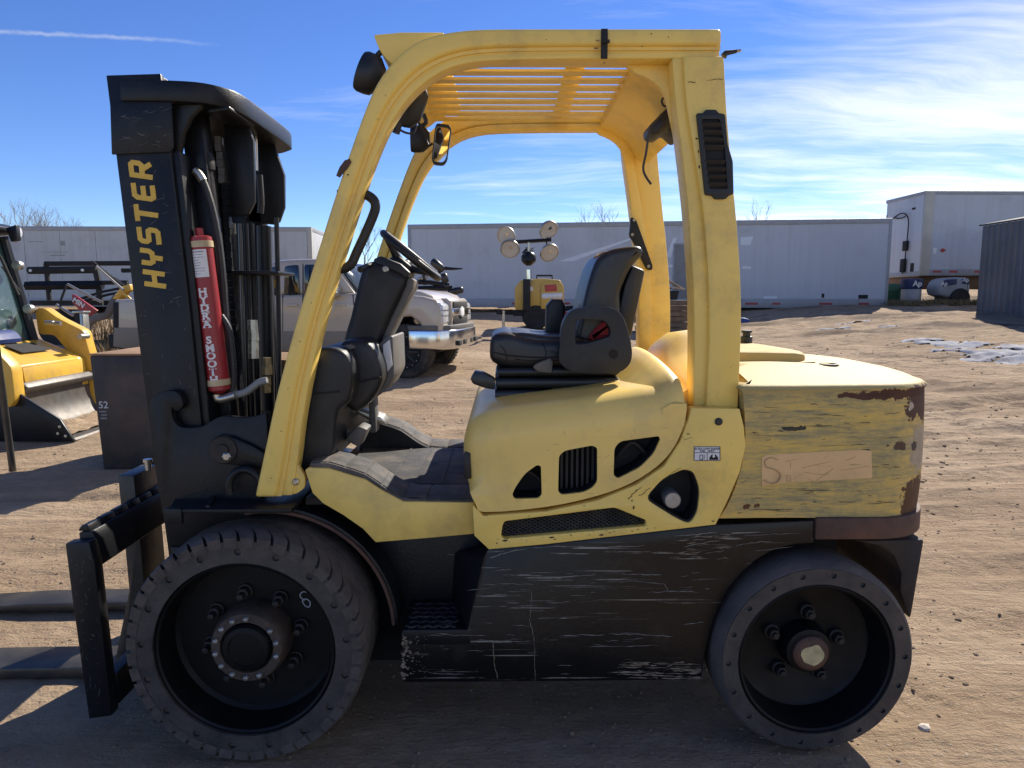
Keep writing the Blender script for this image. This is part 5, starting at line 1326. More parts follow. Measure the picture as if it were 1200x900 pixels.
def dirt_mat():
    m = bpy.data.materials.new('packed_dirt'); m.use_nodes = True
    n = Nodes(m.node_tree)
    pos = n('ShaderNodeNewGeometry').outputs['Position']
    a = n.noise(pos, .35, 6, .6); b = n.noise(n.mapping(pos, (.35, 1.5, 1)), 1.3, 8, .62, .4); c = n.noise(pos, 9, 8, .68); d = n.noise(pos, 48, 5, .7)
    col = n.ramp(n.math('ADD', n.math('MULTIPLY', a, .45), n.math('MULTIPLY', b, .55)), [(.32, (.285, .195, .117)), (.47, (.385, .275, .172)), (.58, (.455, .336, .220)), (.72, (.53, .41, .285))])
    col = n.mix(n.math('MULTIPLY', n.ramp(c, [(.42, 0.0), (.72, 1.0)]), .40), col, (.185, .120, .073))
    col = n.mix(n.math('MULTIPLY', n.ramp(d, [(.50, 0.0), (.68, 1.0)]), .30), col, (.46, .36, .26))
    v = n('ShaderNodeTexVoronoi', {'Vector': pos, 'Scale': 42.0, 'Randomness': 1.0})
    vd = v.outputs['Distance']; vc = n('ShaderNodeRGBToBW', {0: v.outputs['Color']}).outputs[0]
    st_ = n.math('MULTIPLY', n.math('LESS_THAN', vd, .26), n.math('GREATER_THAN', vc, .66))
    col = n.mix(n.math('MULTIPLY', st_, .75), col, n.ramp(vc, [(.6, (.22, .16, .11)), (.8, (.42, .34, .26)), (1.0, (.52, .45, .38))]))
    # damp darker patches in the yard behind
    w = n.ramp(n.noise(n.mapping(pos, (.25, .8, 1), (3, 0, 0)), 1.0, 6, .62), [(.52, 0.0), (.66, 1.0)])
    yy = n('ShaderNodeSeparateXYZ', {0: pos}).outputs
    far = n('ShaderNodeMapRange', {0: yy[1], 1: 6.5, 2: 11, 3: 0.0, 4: .9}).outputs[0]
    rx = n('ShaderNodeMapRange', {0: yy[0], 1: -1.0, 2: 3.5, 3: .25, 4: 1.0}).outputs[0]
    col = n.mix(n.math('MULTIPLY', n.math('MULTIPLY', w, far), rx), col, (.105, .072, .05))
    ch = n.noise(n.mapping(pos, (1.5, 5.2, 1), (2, 4, 0)), 1.7, 10, .70, .3)
    clod_shade = n.math('MULTIPLY', n.ramp(ch, [(.52, 0.0), (.60, .8), (.75, 1.0)]), n.math('MULTIPLY', n('ShaderNodeMapRange', {0: yy[1], 1: 2.0, 2: 8.0, 3: .15, 4: .85}).outputs[0], rx))
    col = n.mix(clod_shade, col, (.12, .083, .056))  # shade of clods and cracks painted as dark streaks in the colour
    chl = n.math('MULTIPLY', n.ramp(n.noise(n.mapping(pos, (2.2, 9, 1), (9, 4, 0)), 1.7, 10, .72), [(.58, 0.0), (.70, .7)]), rx)
    col = n.mix(chl, col, (.47, .375, .27))
    hsum = n.math('ADD', n.math('ADD', n.math('MULTIPLY', c, .8), n.math('ADD', n.math('MULTIPLY', d, .35), n.math('MULTIPLY', ch, 1.2))), n.math('MULTIPLY', n.math('SUBTRACT', 1.0, vd), n.math('MULTIPLY', st_, .6)))
    bp = n('ShaderNodeBump', {'Strength': 1.0, 'Distance': .035, 'Height': hsum})
    bs = n('ShaderNodeBsdfPrincipled', {'Base Color': col, 'Roughness': .95, 'Specular IOR Level': .2, 'Normal': bp.outputs[0]})
    n('ShaderNodeOutputMaterial', {0: bs.outputs[0]})
    return m
M['dirt'] = dirt_mat()
gm.materials.append(M['dirt'])
go = bpy.data.objects.new('ground', gm); COL.objects.link(go); setp(go, kind='structure')
def G(px, py):
    d = ray(px, py); t = 1.0
    for _ in range(4000):
        p = _C + d * t
        if p.z <= gz(p.x, p.y): break
        t += .01 + t * .0015
    return Vector((p.x, p.y, gz(p.x, p.y)))
# loose gravel: thousands of small stones
sv, sf = [], []
ico = BM(); bmesh.ops.create_icosphere(ico, subdivisions=1, radius=1)
iv = [v.co.copy() for v in ico.verts]; ifc = [[v.index for v in f.verts] for f in ico.faces]; ico.free()
rnd = random.Random(5)
def add_stone(x, y, s, fl=.6):
    rz = rnd.random() * 6.28; z = ground_z(x, y); o = len(sv); cz, sz_ = math.cos(rz), math.sin(rz)
    ex = rnd.uniform(.7, 1.4)
    for v in iv:
        k = s * rnd.uniform(.75, 1.2); a, b = v.x * k * ex, v.y * k
        sv.append((x + a * cz - b * sz_, y + a * sz_ + b * cz, z + v.z * k * fl + s * .15))
    sf.extend([[i + o for i in f] for f in ifc])
for i in range(11000):
    y = 1.5 + 7.5 * rnd.random() ** 1.7; hw_ = y * .82 + .6; x = rnd.uniform(-hw_, hw_)
    if noise.noise(Vector((x * .9, y * .9, 3))) + .35 < rnd.random() * .9: continue
    add_stone(x, y, min(.010, .0022 * (1 / max(.02, rnd.random())) ** .5 + .0012) * (1 + y * .05))
pm = bpy.data.meshes.new('gravel'); pm.from_pydata(sv, [], sf)
M['stone'] = mk('gravel_stone', (.24, .175, .12), .95, spec=.2, var=.45, vs=40, bump=.3, bs=300)
pm.materials.append(M['stone']); setp(bpy.data.objects.new('gravel', pm), kind='stuff'); COL.objects.link(bpy.data.objects['gravel'])
sv, sf = [], []
for i in range(2600):
    y = 5.0 + 12 * rnd.random() ** 1.3; x = rnd.uniform(-1.0, y * .85 + 1)
    if x < 1.6 and y < 6: continue
    if noise.noise(Vector((x * .7, y * 1.6, 13))) + .15 < rnd.random() * .6: continue
    add_stone(x, y, min(.036, .0065 / max(.12, rnd.random()) ** .6), .55)
pm = bpy.data.meshes.new('clods'); pm.from_pydata(sv, [], sf); pm.materials.append(M['dirt'])
o = bpy.data.objects.new('dirt_clods', pm); COL.objects.link(o); setp(o, kind='stuff')
# one pale stone by the rear wheel
q = G(1083, 854); sv, sf = [], []; add_stone(q.x, q.y, .021, .45)
pm = bpy.data.meshes.new('stone'); pm.from_pydata(sv, [], sf); M['pale_stone'] = mk('pale_stone', (.58, .50, .42), .85, var=.15); pm.materials.append(M['pale_stone'])
o = bpy.data.objects.new('stone', pm); COL.objects.link(o); setp(o, 'small pale flat stone lying on the dirt right of the rear wheel', 'stone')
# snow left in the ruts
M['snow'] = mk('old_snow', (.46, .46, .47), 1.0, spec=0.0, var=.15, vs=4, dirt=.4, dirtc=(.30, .23, .17), ds=3, bump=.3, bs=30)
sv, sf, ix = [], [], {}
def snow_h(x, y):
    v = -9.
    for (cx, cy, rx_, ry_) in SNOW:
        v = max(v, 1 - math.hypot((x - cx) / rx_, (y - cy) / ry_))
    v += .55 * noise.noise(Vector((x * 1.1, y * 2.0, 4))) + .55 * noise.noise(Vector((x * 2.6, y * 5.5, 8))) + .25 * noise.noise(Vector((x * 8, y * 14, 8))) - .36
    v -= .9 * max(0, 1 - abs(noise.noise(Vector((x * .45 + y * .3, y * 1.7 - x * .25, 21)))) * 7)
    return v
SNOW = []
for px, py, rx_, ry_ in ((1095, 402, .9, .42), (1135, 406, .7, .38), (1120, 413, .75, .32), (1165, 415, .8, .40), (1190, 410, 1.0, .55), (1150, 421, .9, .25), (1205, 424, .8, .5), (1230, 412, 1.2, .8), (1010, 378, .9, .2), (985, 386, .6, .18), (1045, 381, .5, .15)):
    q = G(px, py); SNOW.append((q.x, q.y, rx_ * 1.1, ry_ * 1.3))
st_ = .055
x0_, x1_ = min(s[0] - 2 * s[2] for s in SNOW), max(s[0] + 2 * s[2] for s in SNOW); y0_, y1_ = min(s[1] - 2 * s[3] for s in SNOW), max(s[1] + 2 * s[3] for s in SNOW)
def sid(i, j):
    if (i, j) not in ix:
        x, y = x0_ + i * st_, y0_ + j * st_; ix[(i, j)] = len(sv); h = snow_h(x, y)
        sv.append((x, y, ground_z(x, y) + min(.03, .16 * h) + .002))
    return ix[(i, j)]
for i in range(int((x1_ - x0_) / st_)):
    for j in range(int((y1_ - y0_) / st_)):
        if snow_h(x0_ + (i + .5) * st_, y0_ + (j + .5) * st_) > 0: sf.append((sid(i, j), sid(i + 1, j), sid(i + 1, j + 1), sid(i, j + 1)))
pm = bpy.data.meshes.new('snow'); pm.from_pydata(sv, [], sf); pm.materials.append(M['snow']); pm.polygons.foreach_set('use_smooth', [True] * len(pm.polygons))
o = bpy.data.objects.new('snow', pm); COL.objects.link(o); setp(o, kind='stuff')
# far ridge; the haze of distance is put into its blue colour
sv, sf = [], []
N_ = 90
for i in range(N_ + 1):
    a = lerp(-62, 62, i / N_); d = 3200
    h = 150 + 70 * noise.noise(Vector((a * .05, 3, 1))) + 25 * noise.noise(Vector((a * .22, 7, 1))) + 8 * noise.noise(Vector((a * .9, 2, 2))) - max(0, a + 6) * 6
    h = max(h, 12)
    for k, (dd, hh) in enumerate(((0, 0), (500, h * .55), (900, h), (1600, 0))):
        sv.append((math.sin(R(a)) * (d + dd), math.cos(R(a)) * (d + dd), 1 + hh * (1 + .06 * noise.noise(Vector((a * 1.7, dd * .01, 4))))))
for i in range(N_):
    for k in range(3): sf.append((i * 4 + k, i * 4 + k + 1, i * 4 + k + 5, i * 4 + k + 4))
pm = bpy.data.meshes.new('hills'); pm.from_pydata(sv, [], sf); M['hill'] = mk('haze_blue_ridge', (.055, .10, .22), 1.0, var=.15, vs=.004, spec=0)
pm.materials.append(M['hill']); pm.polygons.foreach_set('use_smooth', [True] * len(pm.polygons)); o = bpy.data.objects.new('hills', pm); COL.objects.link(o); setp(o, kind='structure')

# ================================================================== TRAILERS, SHED
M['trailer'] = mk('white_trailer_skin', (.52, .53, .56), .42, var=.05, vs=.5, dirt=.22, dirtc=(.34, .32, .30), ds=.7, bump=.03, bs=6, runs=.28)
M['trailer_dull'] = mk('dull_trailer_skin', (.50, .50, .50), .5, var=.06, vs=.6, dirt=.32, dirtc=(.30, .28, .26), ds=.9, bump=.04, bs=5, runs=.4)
M['rail'] = mk('trailer_rail_aluminium', (.36, .36, .37), .5, metal=.2, var=.15, dirt=.3, dirtc=(.2, .18, .16), ds=3)
M['red_tape'] = mk('red_reflector_tape', (.40, .05, .045), .5)
M['cream'] = mk('cream_corner_post', (.50, .46, .38), .5, var=.1)
M['door'] = mk('weathered_gray_door', (.27, .26, .25), .6, var=.12, dirt=.3)
M['ghostw'] = mk('bleached_lettering_ghost', (.74, .75, .77), .45, var=.05)
M['dark'] = mk('underbody_black', (.02, .02, .02), .8)
def P3(px, py, Y): return P(px, py, Y)
# middle trailer, standing on the ground; far left end further off
mt = thing('box_trailer', 'long white box trailer in the middle of the background with a gray side door', 'trailer', (4, 24, 1.0))
A = P(478, 266, 25.2); B = P(1046, 252.5, 23.0)
dv = Vector((B.x - A.x, B.y - A.y, 0)); Lm = dv.length; dv.normalize(); nv = Vector((dv.y, -dv.x, 0))   # towards the viewer
mt.location = (A.x, A.y, 0); WL[mt] = Vector((0, 0, 0)); mt.rotation_euler = (0, 0, math.atan2(dv.y, dv.x))
zt0, zb0_ = (A.z + B.z) / 2, P(1042, 361, 23.0).z
def mloc(px, py):        # picture point on the trailer's long side -> distance along, height
    d = ray(px, py); o = Vector((A.x, A.y, 0)); k = (o - _C).dot(nv) / d.dot(nv); p = _C + d * k
    return (p - o).dot(dv), p.z
slope = (B.z - A.z)
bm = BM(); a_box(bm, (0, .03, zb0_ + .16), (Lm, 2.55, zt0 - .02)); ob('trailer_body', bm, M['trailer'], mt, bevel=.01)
n_ = 13
for i in range(n_):
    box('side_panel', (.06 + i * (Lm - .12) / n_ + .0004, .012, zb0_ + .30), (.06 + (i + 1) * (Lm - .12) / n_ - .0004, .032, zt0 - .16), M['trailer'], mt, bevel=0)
box('top_rail', (-.01, -.01, zt0 - .16), (Lm + .01, 2.58, zt0), M['rail'], mt, .01)
box('bottom_rail', (0, -.012, zb0_), (Lm, .06, zb0_ + .30), M['rail'], mt, .008)
box('corner_post', (Lm - .08, -.014, zb0_), (Lm + .012, .10, zt0 - .01), M['rail'], mt, .01)
box('corner_post', (-.012, -.014, zb0_), (.10, .10, zt0 - .01), M['rail'], mt, .01)
x, _z = mloc(791, 287); x2, _ = mloc(822, 287); _, z1 = mloc(800, 287)
dr = box('side_door', (x, -.004, zb0_ + .02), (x2 + .15, .02, z1), M['door'], mt, .01)
box('door_frame', (x - .05, -.018, z1), (x2 + .2, .02, z1 + .05), M['rail'], dr, .005); box('door_frame', (x - .05, -.018, zb0_ + .02), (x, .02, z1), M['rail'], dr, .005)
for pxa, pxb in ((873, 888), (905, 914), (960, 975), (1006, 1018), (655, 668), (600, 612)):
    xa, _ = mloc(pxa, 357); xb, _ = mloc(pxb, 357); box('reflector', (xa, -.0165, zb0_ + .10), (xb, -.012, zb0_ + .17), M['red_tape'], mt, 0)
for pxa, pya, pxb, pyb in ((1006, 345.5, 1017, 350), (963, 344, 966, 349)):
    xa, za = mloc(pxa, pya); xb, zb = mloc(pxb, pyb); box('side_placard', (xa, .0085, zb), (xb, .0115, za), M['dark'], mt, 0)
# bleached outlines of removed lettering
def ghost(polys):
    for s in polys:
        pts = [mloc(*map(float, t.split(','))) for t in s.split()]
        prism('lettering_ghost', pts, .0095, .0118, M['ghostw'], mt, bevel=0, smooth=0)
ghost(['655,306 745,277 750,277 672,306', '766,300 773,279 778,279 771,301', '781,300 789,279 793,279 786,302', '868,278 883,277 879,287 868,287', '690,318 740,316 740,319 690,322', '768,311 790,310 790,313 768,314', '870,312 880,312 880,315 870,315', '895,347 911,347 911,351 895,351'])
bm = BM(); q1 = Lm
a_tube(bm, [(Lm - .1, .2, zt0 - .02), (Lm - .1, .2, zt0 + .12)], .015, 6); ob('rail_stub', bm, M['dark'], mt)
for xx in (Lm * .35, Lm * .72, Lm * .9):
    box('support_block', (xx - .2, .4, zb0_ - .5), (xx + .2, 2.2, zb0_ - .002), M['dark'], mt, .01)
# left trailer, long seams, runs out of the frame
lt = thing('box_trailer', 'dull white box trailer at the far left whose pale end post shows behind the forklift', 'trailer', (0, 0, 0))
E = P(364.5, 266, 25.0); zt1 = E.z; lt.location = (E.x, E.y, 0); lt.rotation_euler = (0, 0, R(1.0)); zb1 = 1.25
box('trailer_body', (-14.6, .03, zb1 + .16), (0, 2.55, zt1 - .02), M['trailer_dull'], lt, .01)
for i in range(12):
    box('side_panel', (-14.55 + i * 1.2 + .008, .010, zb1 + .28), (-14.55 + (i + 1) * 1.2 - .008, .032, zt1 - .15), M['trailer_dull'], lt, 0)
box('top_rail', (-14.62, -.01, zt1 - .15), (.01, 2.58, zt1), M['rail'], lt, .01); box('bottom_rail', (-14.6, -.012, zb1), (0, .06, zb1 + .28), M['rail'], lt, .008)
box('corner_post', (-.14, -.014, zb1), (.012, .10, zt1 - .01), M['cream'], lt, .01)
for px, py, dx_, sz in ((36, 284, .5, .02), (52, 296, .9, .02), (62, 300, .5, .03), (74, 288, .15, .15)):
    q = P(px, py, 25); box('scuff_patch', (q.x - E.x, .0065, q.z), (q.x - E.x + dx_, .0095, q.z + sz), M['door'], lt, 0)
for xx in (-3, -8, -12): box('support_leg', (xx - .15, .5, zb1 - .6), (xx + .15, 2.1, zb1 - .002), M['dark'], lt, .01)
# right trailer on its wheels
rt_ = thing('box_trailer', 'tall white box trailer on the right, seen at its front corner above brown ground', 'trailer', (0, 0, 0))
E = P(1085, 223.5, 24.6); zt2 = E.z; zb2 = P(1085, 323, 24.6).z; rt_.location = (E.x, E.y, 0); rt_.rotation_euler = (0, 0, R(0.5)); rw_ = 2.45
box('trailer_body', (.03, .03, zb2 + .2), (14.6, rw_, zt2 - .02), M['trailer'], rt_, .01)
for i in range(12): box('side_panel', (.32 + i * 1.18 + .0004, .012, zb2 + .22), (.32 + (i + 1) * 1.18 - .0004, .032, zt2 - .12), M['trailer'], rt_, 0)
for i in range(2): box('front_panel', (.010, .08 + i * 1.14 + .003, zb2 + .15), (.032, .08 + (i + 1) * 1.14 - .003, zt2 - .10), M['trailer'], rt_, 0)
box('top_rail', (-.01, -.01, zt2 - .12), (14.6, rw_ + .02, zt2), M['rail'], rt_, .01); box('bottom_rail', (0.02, -.012, zb2), (14.6, .06, zb2 + .22), M['rail'], rt_, .008)
box('corner_post', (-.014, -.014, zb2), (.32, .035, zt2 - .01), M['cream'], rt_, .02)
box('front_rail', (-.012, .04, zb2 - .02), (.05, rw_, zb2 + .15), M['rail'], rt_, .008)
for i, pxa in enumerate((1093, 1112, 1142, 1165)):
    xa = P(pxa, 318, 24.6).x - E.x; box('reflector', (xa, -.0165, zb2 + .10), (xa + .30, -.012, zb2 + .17), M['red_tape'], rt_, 0)
box('placard', (.40, .006, zb2 + .75), (.52, .0115, zb2 + .95), M['white'], rt_, 0); 
bm = BM(); a_prism(bm, [(.62, zb2 + .86), (.74, zb2 + .78), (.86, zb2 + .86), (.74, zb2 + .94)], .0065, .0115); ob('placard', bm, M['red_tape'], rt_)
# brown undercarriage, landing legs and air lines on the front
M['brown'] = mk('brown_painted_frame', (.20, .105, .05), .7, var=.3, dirt=.3, ds=2)
box('frame_beam', (.15, .35, zb2 - .45), (9, rw_ - .2, zb2 + .06), M['brown'], rt_, .02)
for yy in (.45, rw_ - .5): box('landing_leg', (2.6, yy, gz(15, 25)), (2.75, yy + .15, zb2 - .45), M['dark'], rt_, .01)
for xx in (5.0, 6.2):
    for yy in (.05, rw_ - .5):
        w_ = lathe('wheel', [(0, -.02), (.28, -.02), (.30, -.05), (.5, -.03), (.52, .05), (.52, .25), (.45, .3), (0, .3)], M['dark'], rt_, 28, (xx, yy, gz(19, 25) + .5))
tube('air_line', [(-.06, 1.9, zt2 - .75), (-.10, 1.3, zt2 - .62), (-.10, .95, zt2 - .68), (-.08, .78, zt2 - .95), (-.08, .8, zb2 + 1.1), (-.06, .9, zb2 + .45), (-.06, 1.0, zb2 + .1)], .022, M['dark'], rt_, n=6, sm=5)
tube('air_line', [(-.03, 1.8, zt2 - .7), (-.06, 1.4, zt2 - .78), (-.08, .98, zt2 - .74)], .018, M['dark'], rt_, n=6, sm=4)
box('hose_box', (-.10, .80, zb2 + .9), (-.01, 1.05, zb2 + 1.25), M['dark'], rt_, .02); box('hose_box', (-.12, .85, zb2 + .15), (-.01, 1.1, zb2 + .62), M['dark'], rt_, .03)
box('placard', (-.005, .42, zb2 + .15), (.011, .62, zb2 + .45), M['navy'] if 'navy' in M else M['dark'], rt_, 0); box('placard', (-.005, .55, zt2 - .55), (.011, .75, zt2 - .48), M['dark'], rt_, 0)
# corrugated shed
M['corr'] = mk('galvanised_corrugated_sheet', (.13, .14, .155), .55, metal=.15, var=.16, vs=1.4, dirt=.25, dirtc=(.20, .15, .11), ds=2, runs=.7)
sh = thing('metal_shed', 'gray corrugated metal shed at the right edge of the photo', 'shed', (0, 0, 0))
E = P(1152, 265, 20.5); zs1 = E.z; sX = E.x
zs0 = gz(sX, 19) - .25
yv = E.y
k = 0
while yv > 9.5:
    bm = BM(); pr = []
    for i in range(4):
        y = yv - i * .24
        pr += [(sX, y), (sX, y - .07), (sX - .035, y - .10), (sX - .035, y - .20)]
    pr.append((sX, yv - .96))
    full = pr + [(x + .012, y) for x, y in pr[::-1]]
    z1_ = zs1 + (k * .96) * .0
    a_prism(bm, full, zs0, z1_, axis='Z'); ob('wall_sheet', bm, M['corr'], sh, smooth=20)
    yv -= .9615; k += 1
box('back_wall', (sX + .02, E.y - .05, zs0), (sX + 6, E.y - .01, zs1 - .03), M['corr'], sh, 0)
bm = BM(); a_prism(bm, [(sX - .06, zs1 + .004), (sX + 3, zs1 + .55), (sX + 6.2, zs1 + .02), (sX + 6.2, zs1 + .06), (sX + 3, zs1 + .60), (sX - .06, zs1 + .045)], 9.4, E.y + .08); ob('roof', bm, M['dark'], sh)
box('base_rail', (sX - .04, 9.6, zs0), (sX - .002 + .0, E.y, zs0 + .05), M['rail'], sh, 0)

# ================================================================== things under the right trailer
M['wblue'] = mk('faded_white_plastic', (.34, .35, .37), .6, var=.1, dirt=.4, dirtc=(.2, .17, .13), ds=2)
M['navy'] = mk('navy_label', (.02, .035, .11), .5, var=.15)
def at_px(px, py, Y): return P(px, py, Y)
q = P(1067, 352, 24.0); zz = gz(q.x, 24.0)
d1 = thing('drum', 'white drum with a dark blue band under the right trailer, by the middle trailer end', 'drum', (q.x, 24.0, zz))
lathe('drum_body', [(0, 0), (.30, 0), (.31, .03), (.31, .42), (.29, .46), (0, .46)], M['wblue'], d1, 24, (q.x, 24.0, q.z - .08), axis='Z')
lathe('label_band', [(.312, .46), (.313, .46), (.34, .5), (.34, .78), (.30, .80), (0, .80)], M['navy'], d1, 24, (q.x, 24.0, q.z - .08), axis='Z')
bm = text_bm('Ap', .26, .002, .006); bmesh.ops.rotate(bm, cent=(0, 0, 0), matrix=Matrix.Rotation(R(90), 3, 'X'), verts=bm.verts); bmesh.ops.translate(bm, vec=(q.x, 24.0 - .345, q.z + .55), verts=bm.verts)
ob('lettering', bm, M['white'], d1, smooth=0)
q = P(1113, 358, 23.8)
c1_ = thing('cart', 'small white cart with blue lettered panels and a dark wheel under the right trailer', 'cart', (q.x, 23.8, q.z))
pillow('cart_body', spl([(q.x - .50, q.z + .35), (q.x - .50, q.z + .78), (q.x - .2, q.z + .92), (q.x + .30, q.z + .92), (q.x + .44, q.z + .8), (q.x + .46, q.z + .3), (q.x + .3, q.z + .2)], 3, True), 23.5, 24.3, .1, M['wblue'], c1_, seg=3)
prism('side_panel', [(q.x - .46, q.z + .62), (q.x - .02, q.z + .70), (q.x - .02, q.z + .88), (q.x - .30, q.z + .86), (q.x - .46, q.z + .82)], 23.485, 23.51, M['navy'], c1_)
prism('side_panel', [(q.x + .16, q.z + .72), (q.x + .40, q.z + .70), (q.x + .36, q.z + .88), (q.x + .16, q.z + .88)], 23.485, 23.51, M['navy'], c1_)
for tx, xx, zz_, sz in (('Ap', -.44, .72, .20), ('Ap', .27, .84, .18)):
    bm = text_bm(tx, sz, .002, .004); bmesh.ops.rotate(bm, cent=(0, 0, 0), matrix=Matrix.Rotation(R(90), 3, 'X'), verts=bm.verts); bmesh.ops.translate(bm, vec=(q.x + xx, 23.481, q.z + zz_), verts=bm.verts); ob('lettering', bm, M['white'], c1_, smooth=0)
lathe('wheel', [(0, -.02), (.2, -.03), (.30, -.04), (.33, 0), (.33, .15), (.0, .15)], M['dark'], c1_, 24, (q.x + .12, 23.46, q.z + .24))
lathe('wheel', [(0, -.02), (.2, -.03), (.30, -.04), (.33, 0), (.33, .15), (.0, .15)], M['dark'], c1_, 24, (q.x + .12, 24.2, q.z + .24))
q = P(1046, 348, 25.0); M['green'] = mk('green_tarp', (.015, .075, .035), .8, var=.3)
bm = BM(); a_lathe(bm, [(.75, 0), (.78, .15), (.7, .38), (.45, .55), (0, .62)], 18, (q.x, 25.0, gz(q.x, 25.0) + .05), 'Z')
for v in bm.verts: v.co += Vector((noise.noise(v.co * 3), noise.noise(v.co * 3 + Vector((5, 0, 0))), noise.noise(v.co * 3 + Vector((0, 5, 0))))) * .09
o = ob('tarp_heap', bm, M['green']); setp(o, 'green tarp heap between the middle and right trailers', 'tarp')
# dry weeds
def tuft(bm, x, y, h, n):
    z = ground_z(x, y)
    for i in range(n):
        a = rnd.random() * 6.28; l = h * rnd.uniform(.5, 1.1); b = rnd.uniform(.1, .6) * l; w = .006 + .004 * rnd.random()
        px_, py_ = x + rnd.gauss(0, .12), y + rnd.gauss(0, .12)
        p0, p1, p2 = Vector((px_, py_, z)), Vector((px_ + math.cos(a) * b * .4, py_ + math.sin(a) * b * .4, z + l * .6)), Vector((px_ + math.cos(a) * b, py_ + math.sin(a) * b, z + l))
        s = Vector((-math.sin(a), math.cos(a), 0)) * w
        vs = [bm.verts.new(p) for p in (p0 - s, p0 + s, p1 + s * .8, p1 - s * .8, p2)]
        bm.faces.new((vs[0], vs[1], vs[2], vs[3])); bm.faces.new((vs[3], vs[2], vs[4]))
bm = BM()
for i in range(200):
    q = P(rnd.uniform(1040, 1150), 360, rnd.uniform(22.6, 23.4)); tuft(bm, q.x, q.y, .20, 12)
for i in range(60):
    q = P(rnd.uniform(95, 135), 390, rnd.uniform(13, 22)); tuft(bm, q.x, q.y, .3, 10)
M['weed'] = mk('dry_weeds', (.22, .16, .08), .9, var=.35, vs=3)
o = ob('dry_weeds', bm, M['weed'], smooth=0, kind='stuff', recalc=False)

# ================================================================== trees
M['bark'] = mk('bare_winter_bark', (.15, .12, .10), .9, var=.3)
M['twig'] = mk('pale_twigs', (.30, .22, .10), .9, var=.3)
def tree(label, x, y, h, spread, levels, seed, mat, trunk_r, trunk=True, nb=3, up=.6):
    rd = random.Random(seed); z = gz(x, y)
    t = thing('tree', label, 'tree', (x, y, z))
    tb, cb = BM(), BM()
    def grow(p, d, l, r, lv):
        pts = [p]; n = 4; dd = d.copy()
        for i in range(n):
            dd = (dd + Vector((rd.gauss(0, .12), rd.gauss(0, .12), rd.gauss(.03, .06)))).normalized(); pts.append(pts[-1] + dd * l / n)
        a_tube(tb if lv == levels else cb, pts, [lerp(r, r * .6, i / n) for i in range(n + 1)], 6 if lv >= levels - 1 else 3, caps=False)
        if lv <= 0: return
        for k in range(nb + (1 if lv < 3 else 0)):
            f = rd.uniform(.35, 1.0); b = pts[0].lerp(pts[-1], f) if False else pts[min(n, max(1, int(f * n + .5)))]
            a = rd.random() * 6.283; e = rd.uniform(.35, .9) * spread
            nd = (dd * up + Vector((math.cos(a) * e, math.sin(a) * e, rd.uniform(.1, .6)))).normalized()
            grow(b, nd, l * rd.uniform(.55, .8), r * .5, lv - 1)
    grow(Vector((x, y, z - .1)), Vector((rd.gauss(0, .04), rd.gauss(0, .04), 1)).normalized(), h * .42, trunk_r, levels)
    ob('trunk', tb, mat, t, smooth=60, recalc=False); ob('crown', cb, mat, t, smooth=60, recalc=False)
def tpos(px, Y): return P(px, 340, Y).x
tree('bare leafless tree rising above the middle trailer left of the far rear pillar', tpos(706, 48), 48, 6.4, .8, 4, 3, M['bark'], .10)
tree('small bare tree rising above the middle trailer right of the near rear pillar', tpos(874, 46), 46, 5.9, .45, 4, 8, M['bark'], .08)
for i, (px, Y, h) in enumerate(((32, 38, 3.9), (50, 39, 4.3), (66, 38.5, 4.0), (84, 40, 4.1))):
    tree(('yellowish bare brushy tree above the left trailer, nearest the loader cab', 'fullest of the yellowish bare trees above the left trailer', 'yellowish bare tree above the left trailer, third from the loader cab', 'thin bare tree above the left trailer, nearest the mast')[i], tpos(px, Y), Y, h, .75, 4, 20 + i, M['twig'] if i < 3 else M['bark'], .07, nb=4)
    bpy.data.objects
tree('faint bare tree beyond the pickup, between the two trailers', tpos(428, 60), 60, 6.2, .7, 4, 31, M['bark'], .07)
# ================================================================== PICKUP
M['pewter'] = mk('dusty_pewter_car_paint', (.52, .44, .34), .30, var=.04, vs=.8, dirt=.35, dirtc=(.38, .29, .19), ds=1.2, coat=.5)
M['cladding'] = mk('tan_lower_cladding', (.27, .225, .165), .6, var=.08, dirt=.3, ds=3)
M['carglass'] = mk('tinted_car_glass', (.012, .014, .016), .06, var=.1, spec=.8)
M['windscreen'] = mk('dusty_windscreen', (.02, .03, .034), .08, var=.3, dirt=.2, dirtc=(.09, .10, .10), ds=3, spec=.9)
M['carchrome'] = mk('car_chrome', (.70, .70, .70), .18, metal=1.0, var=.06, dirt=.2, dirtc=(.34, .28, .22), ds=4)
M['lens'] = mk('headlight_lens', (.62, .63, .64), .12, var=.15, vs=4, spec=.9)
M['cartyre'] = mk('truck_tyre_rubber', (.022, .021, .020), .8, var=.3, dirt=.4, dirtc=(.13, .10, .07), ds=6)
TA = 10.0
pk = thing('pickup_truck', 'dusty pewter four-door pickup parked nose right behind the forklift mast', 'pickup', (0, 0, 0))
PO = P(519, 400, 11.0)
tf, tn = Vector((math.cos(R(TA)), -math.sin(R(TA)), 0)), Vector((-math.sin(R(TA)), -math.cos(R(TA)), 0))
PO0 = Vector((PO.x, PO.y, 0))
def tl(px, py, off=0.0):     # point of the picture on the truck's near side, in truck coordinates (x forward, z up); off = distance inwards
    d = ray(px, py); o = PO0 - tn * off; k = (o - _C).dot(tn) / d.dot(tn); p = _C + d * k
    return ((p - o).dot(tf), p.z)
def TQ(s, off=0.0): return [tl(*map(float, t.split(',')), off) for t in s.split()]
gtk = gz(PO.x, PO.y) - .01
TW = 1.95
body = TQ('134,351 133,407 160,411 200,413 203,396 212,384 226,379 240,384 249,396 252,413 441,413 444,396 453,380 466,372 481,371 491,378 497,392 498,409 512,408 518,398 519,372 517,358 510,351 495,347 470,345 430,343 330,346 230,349')
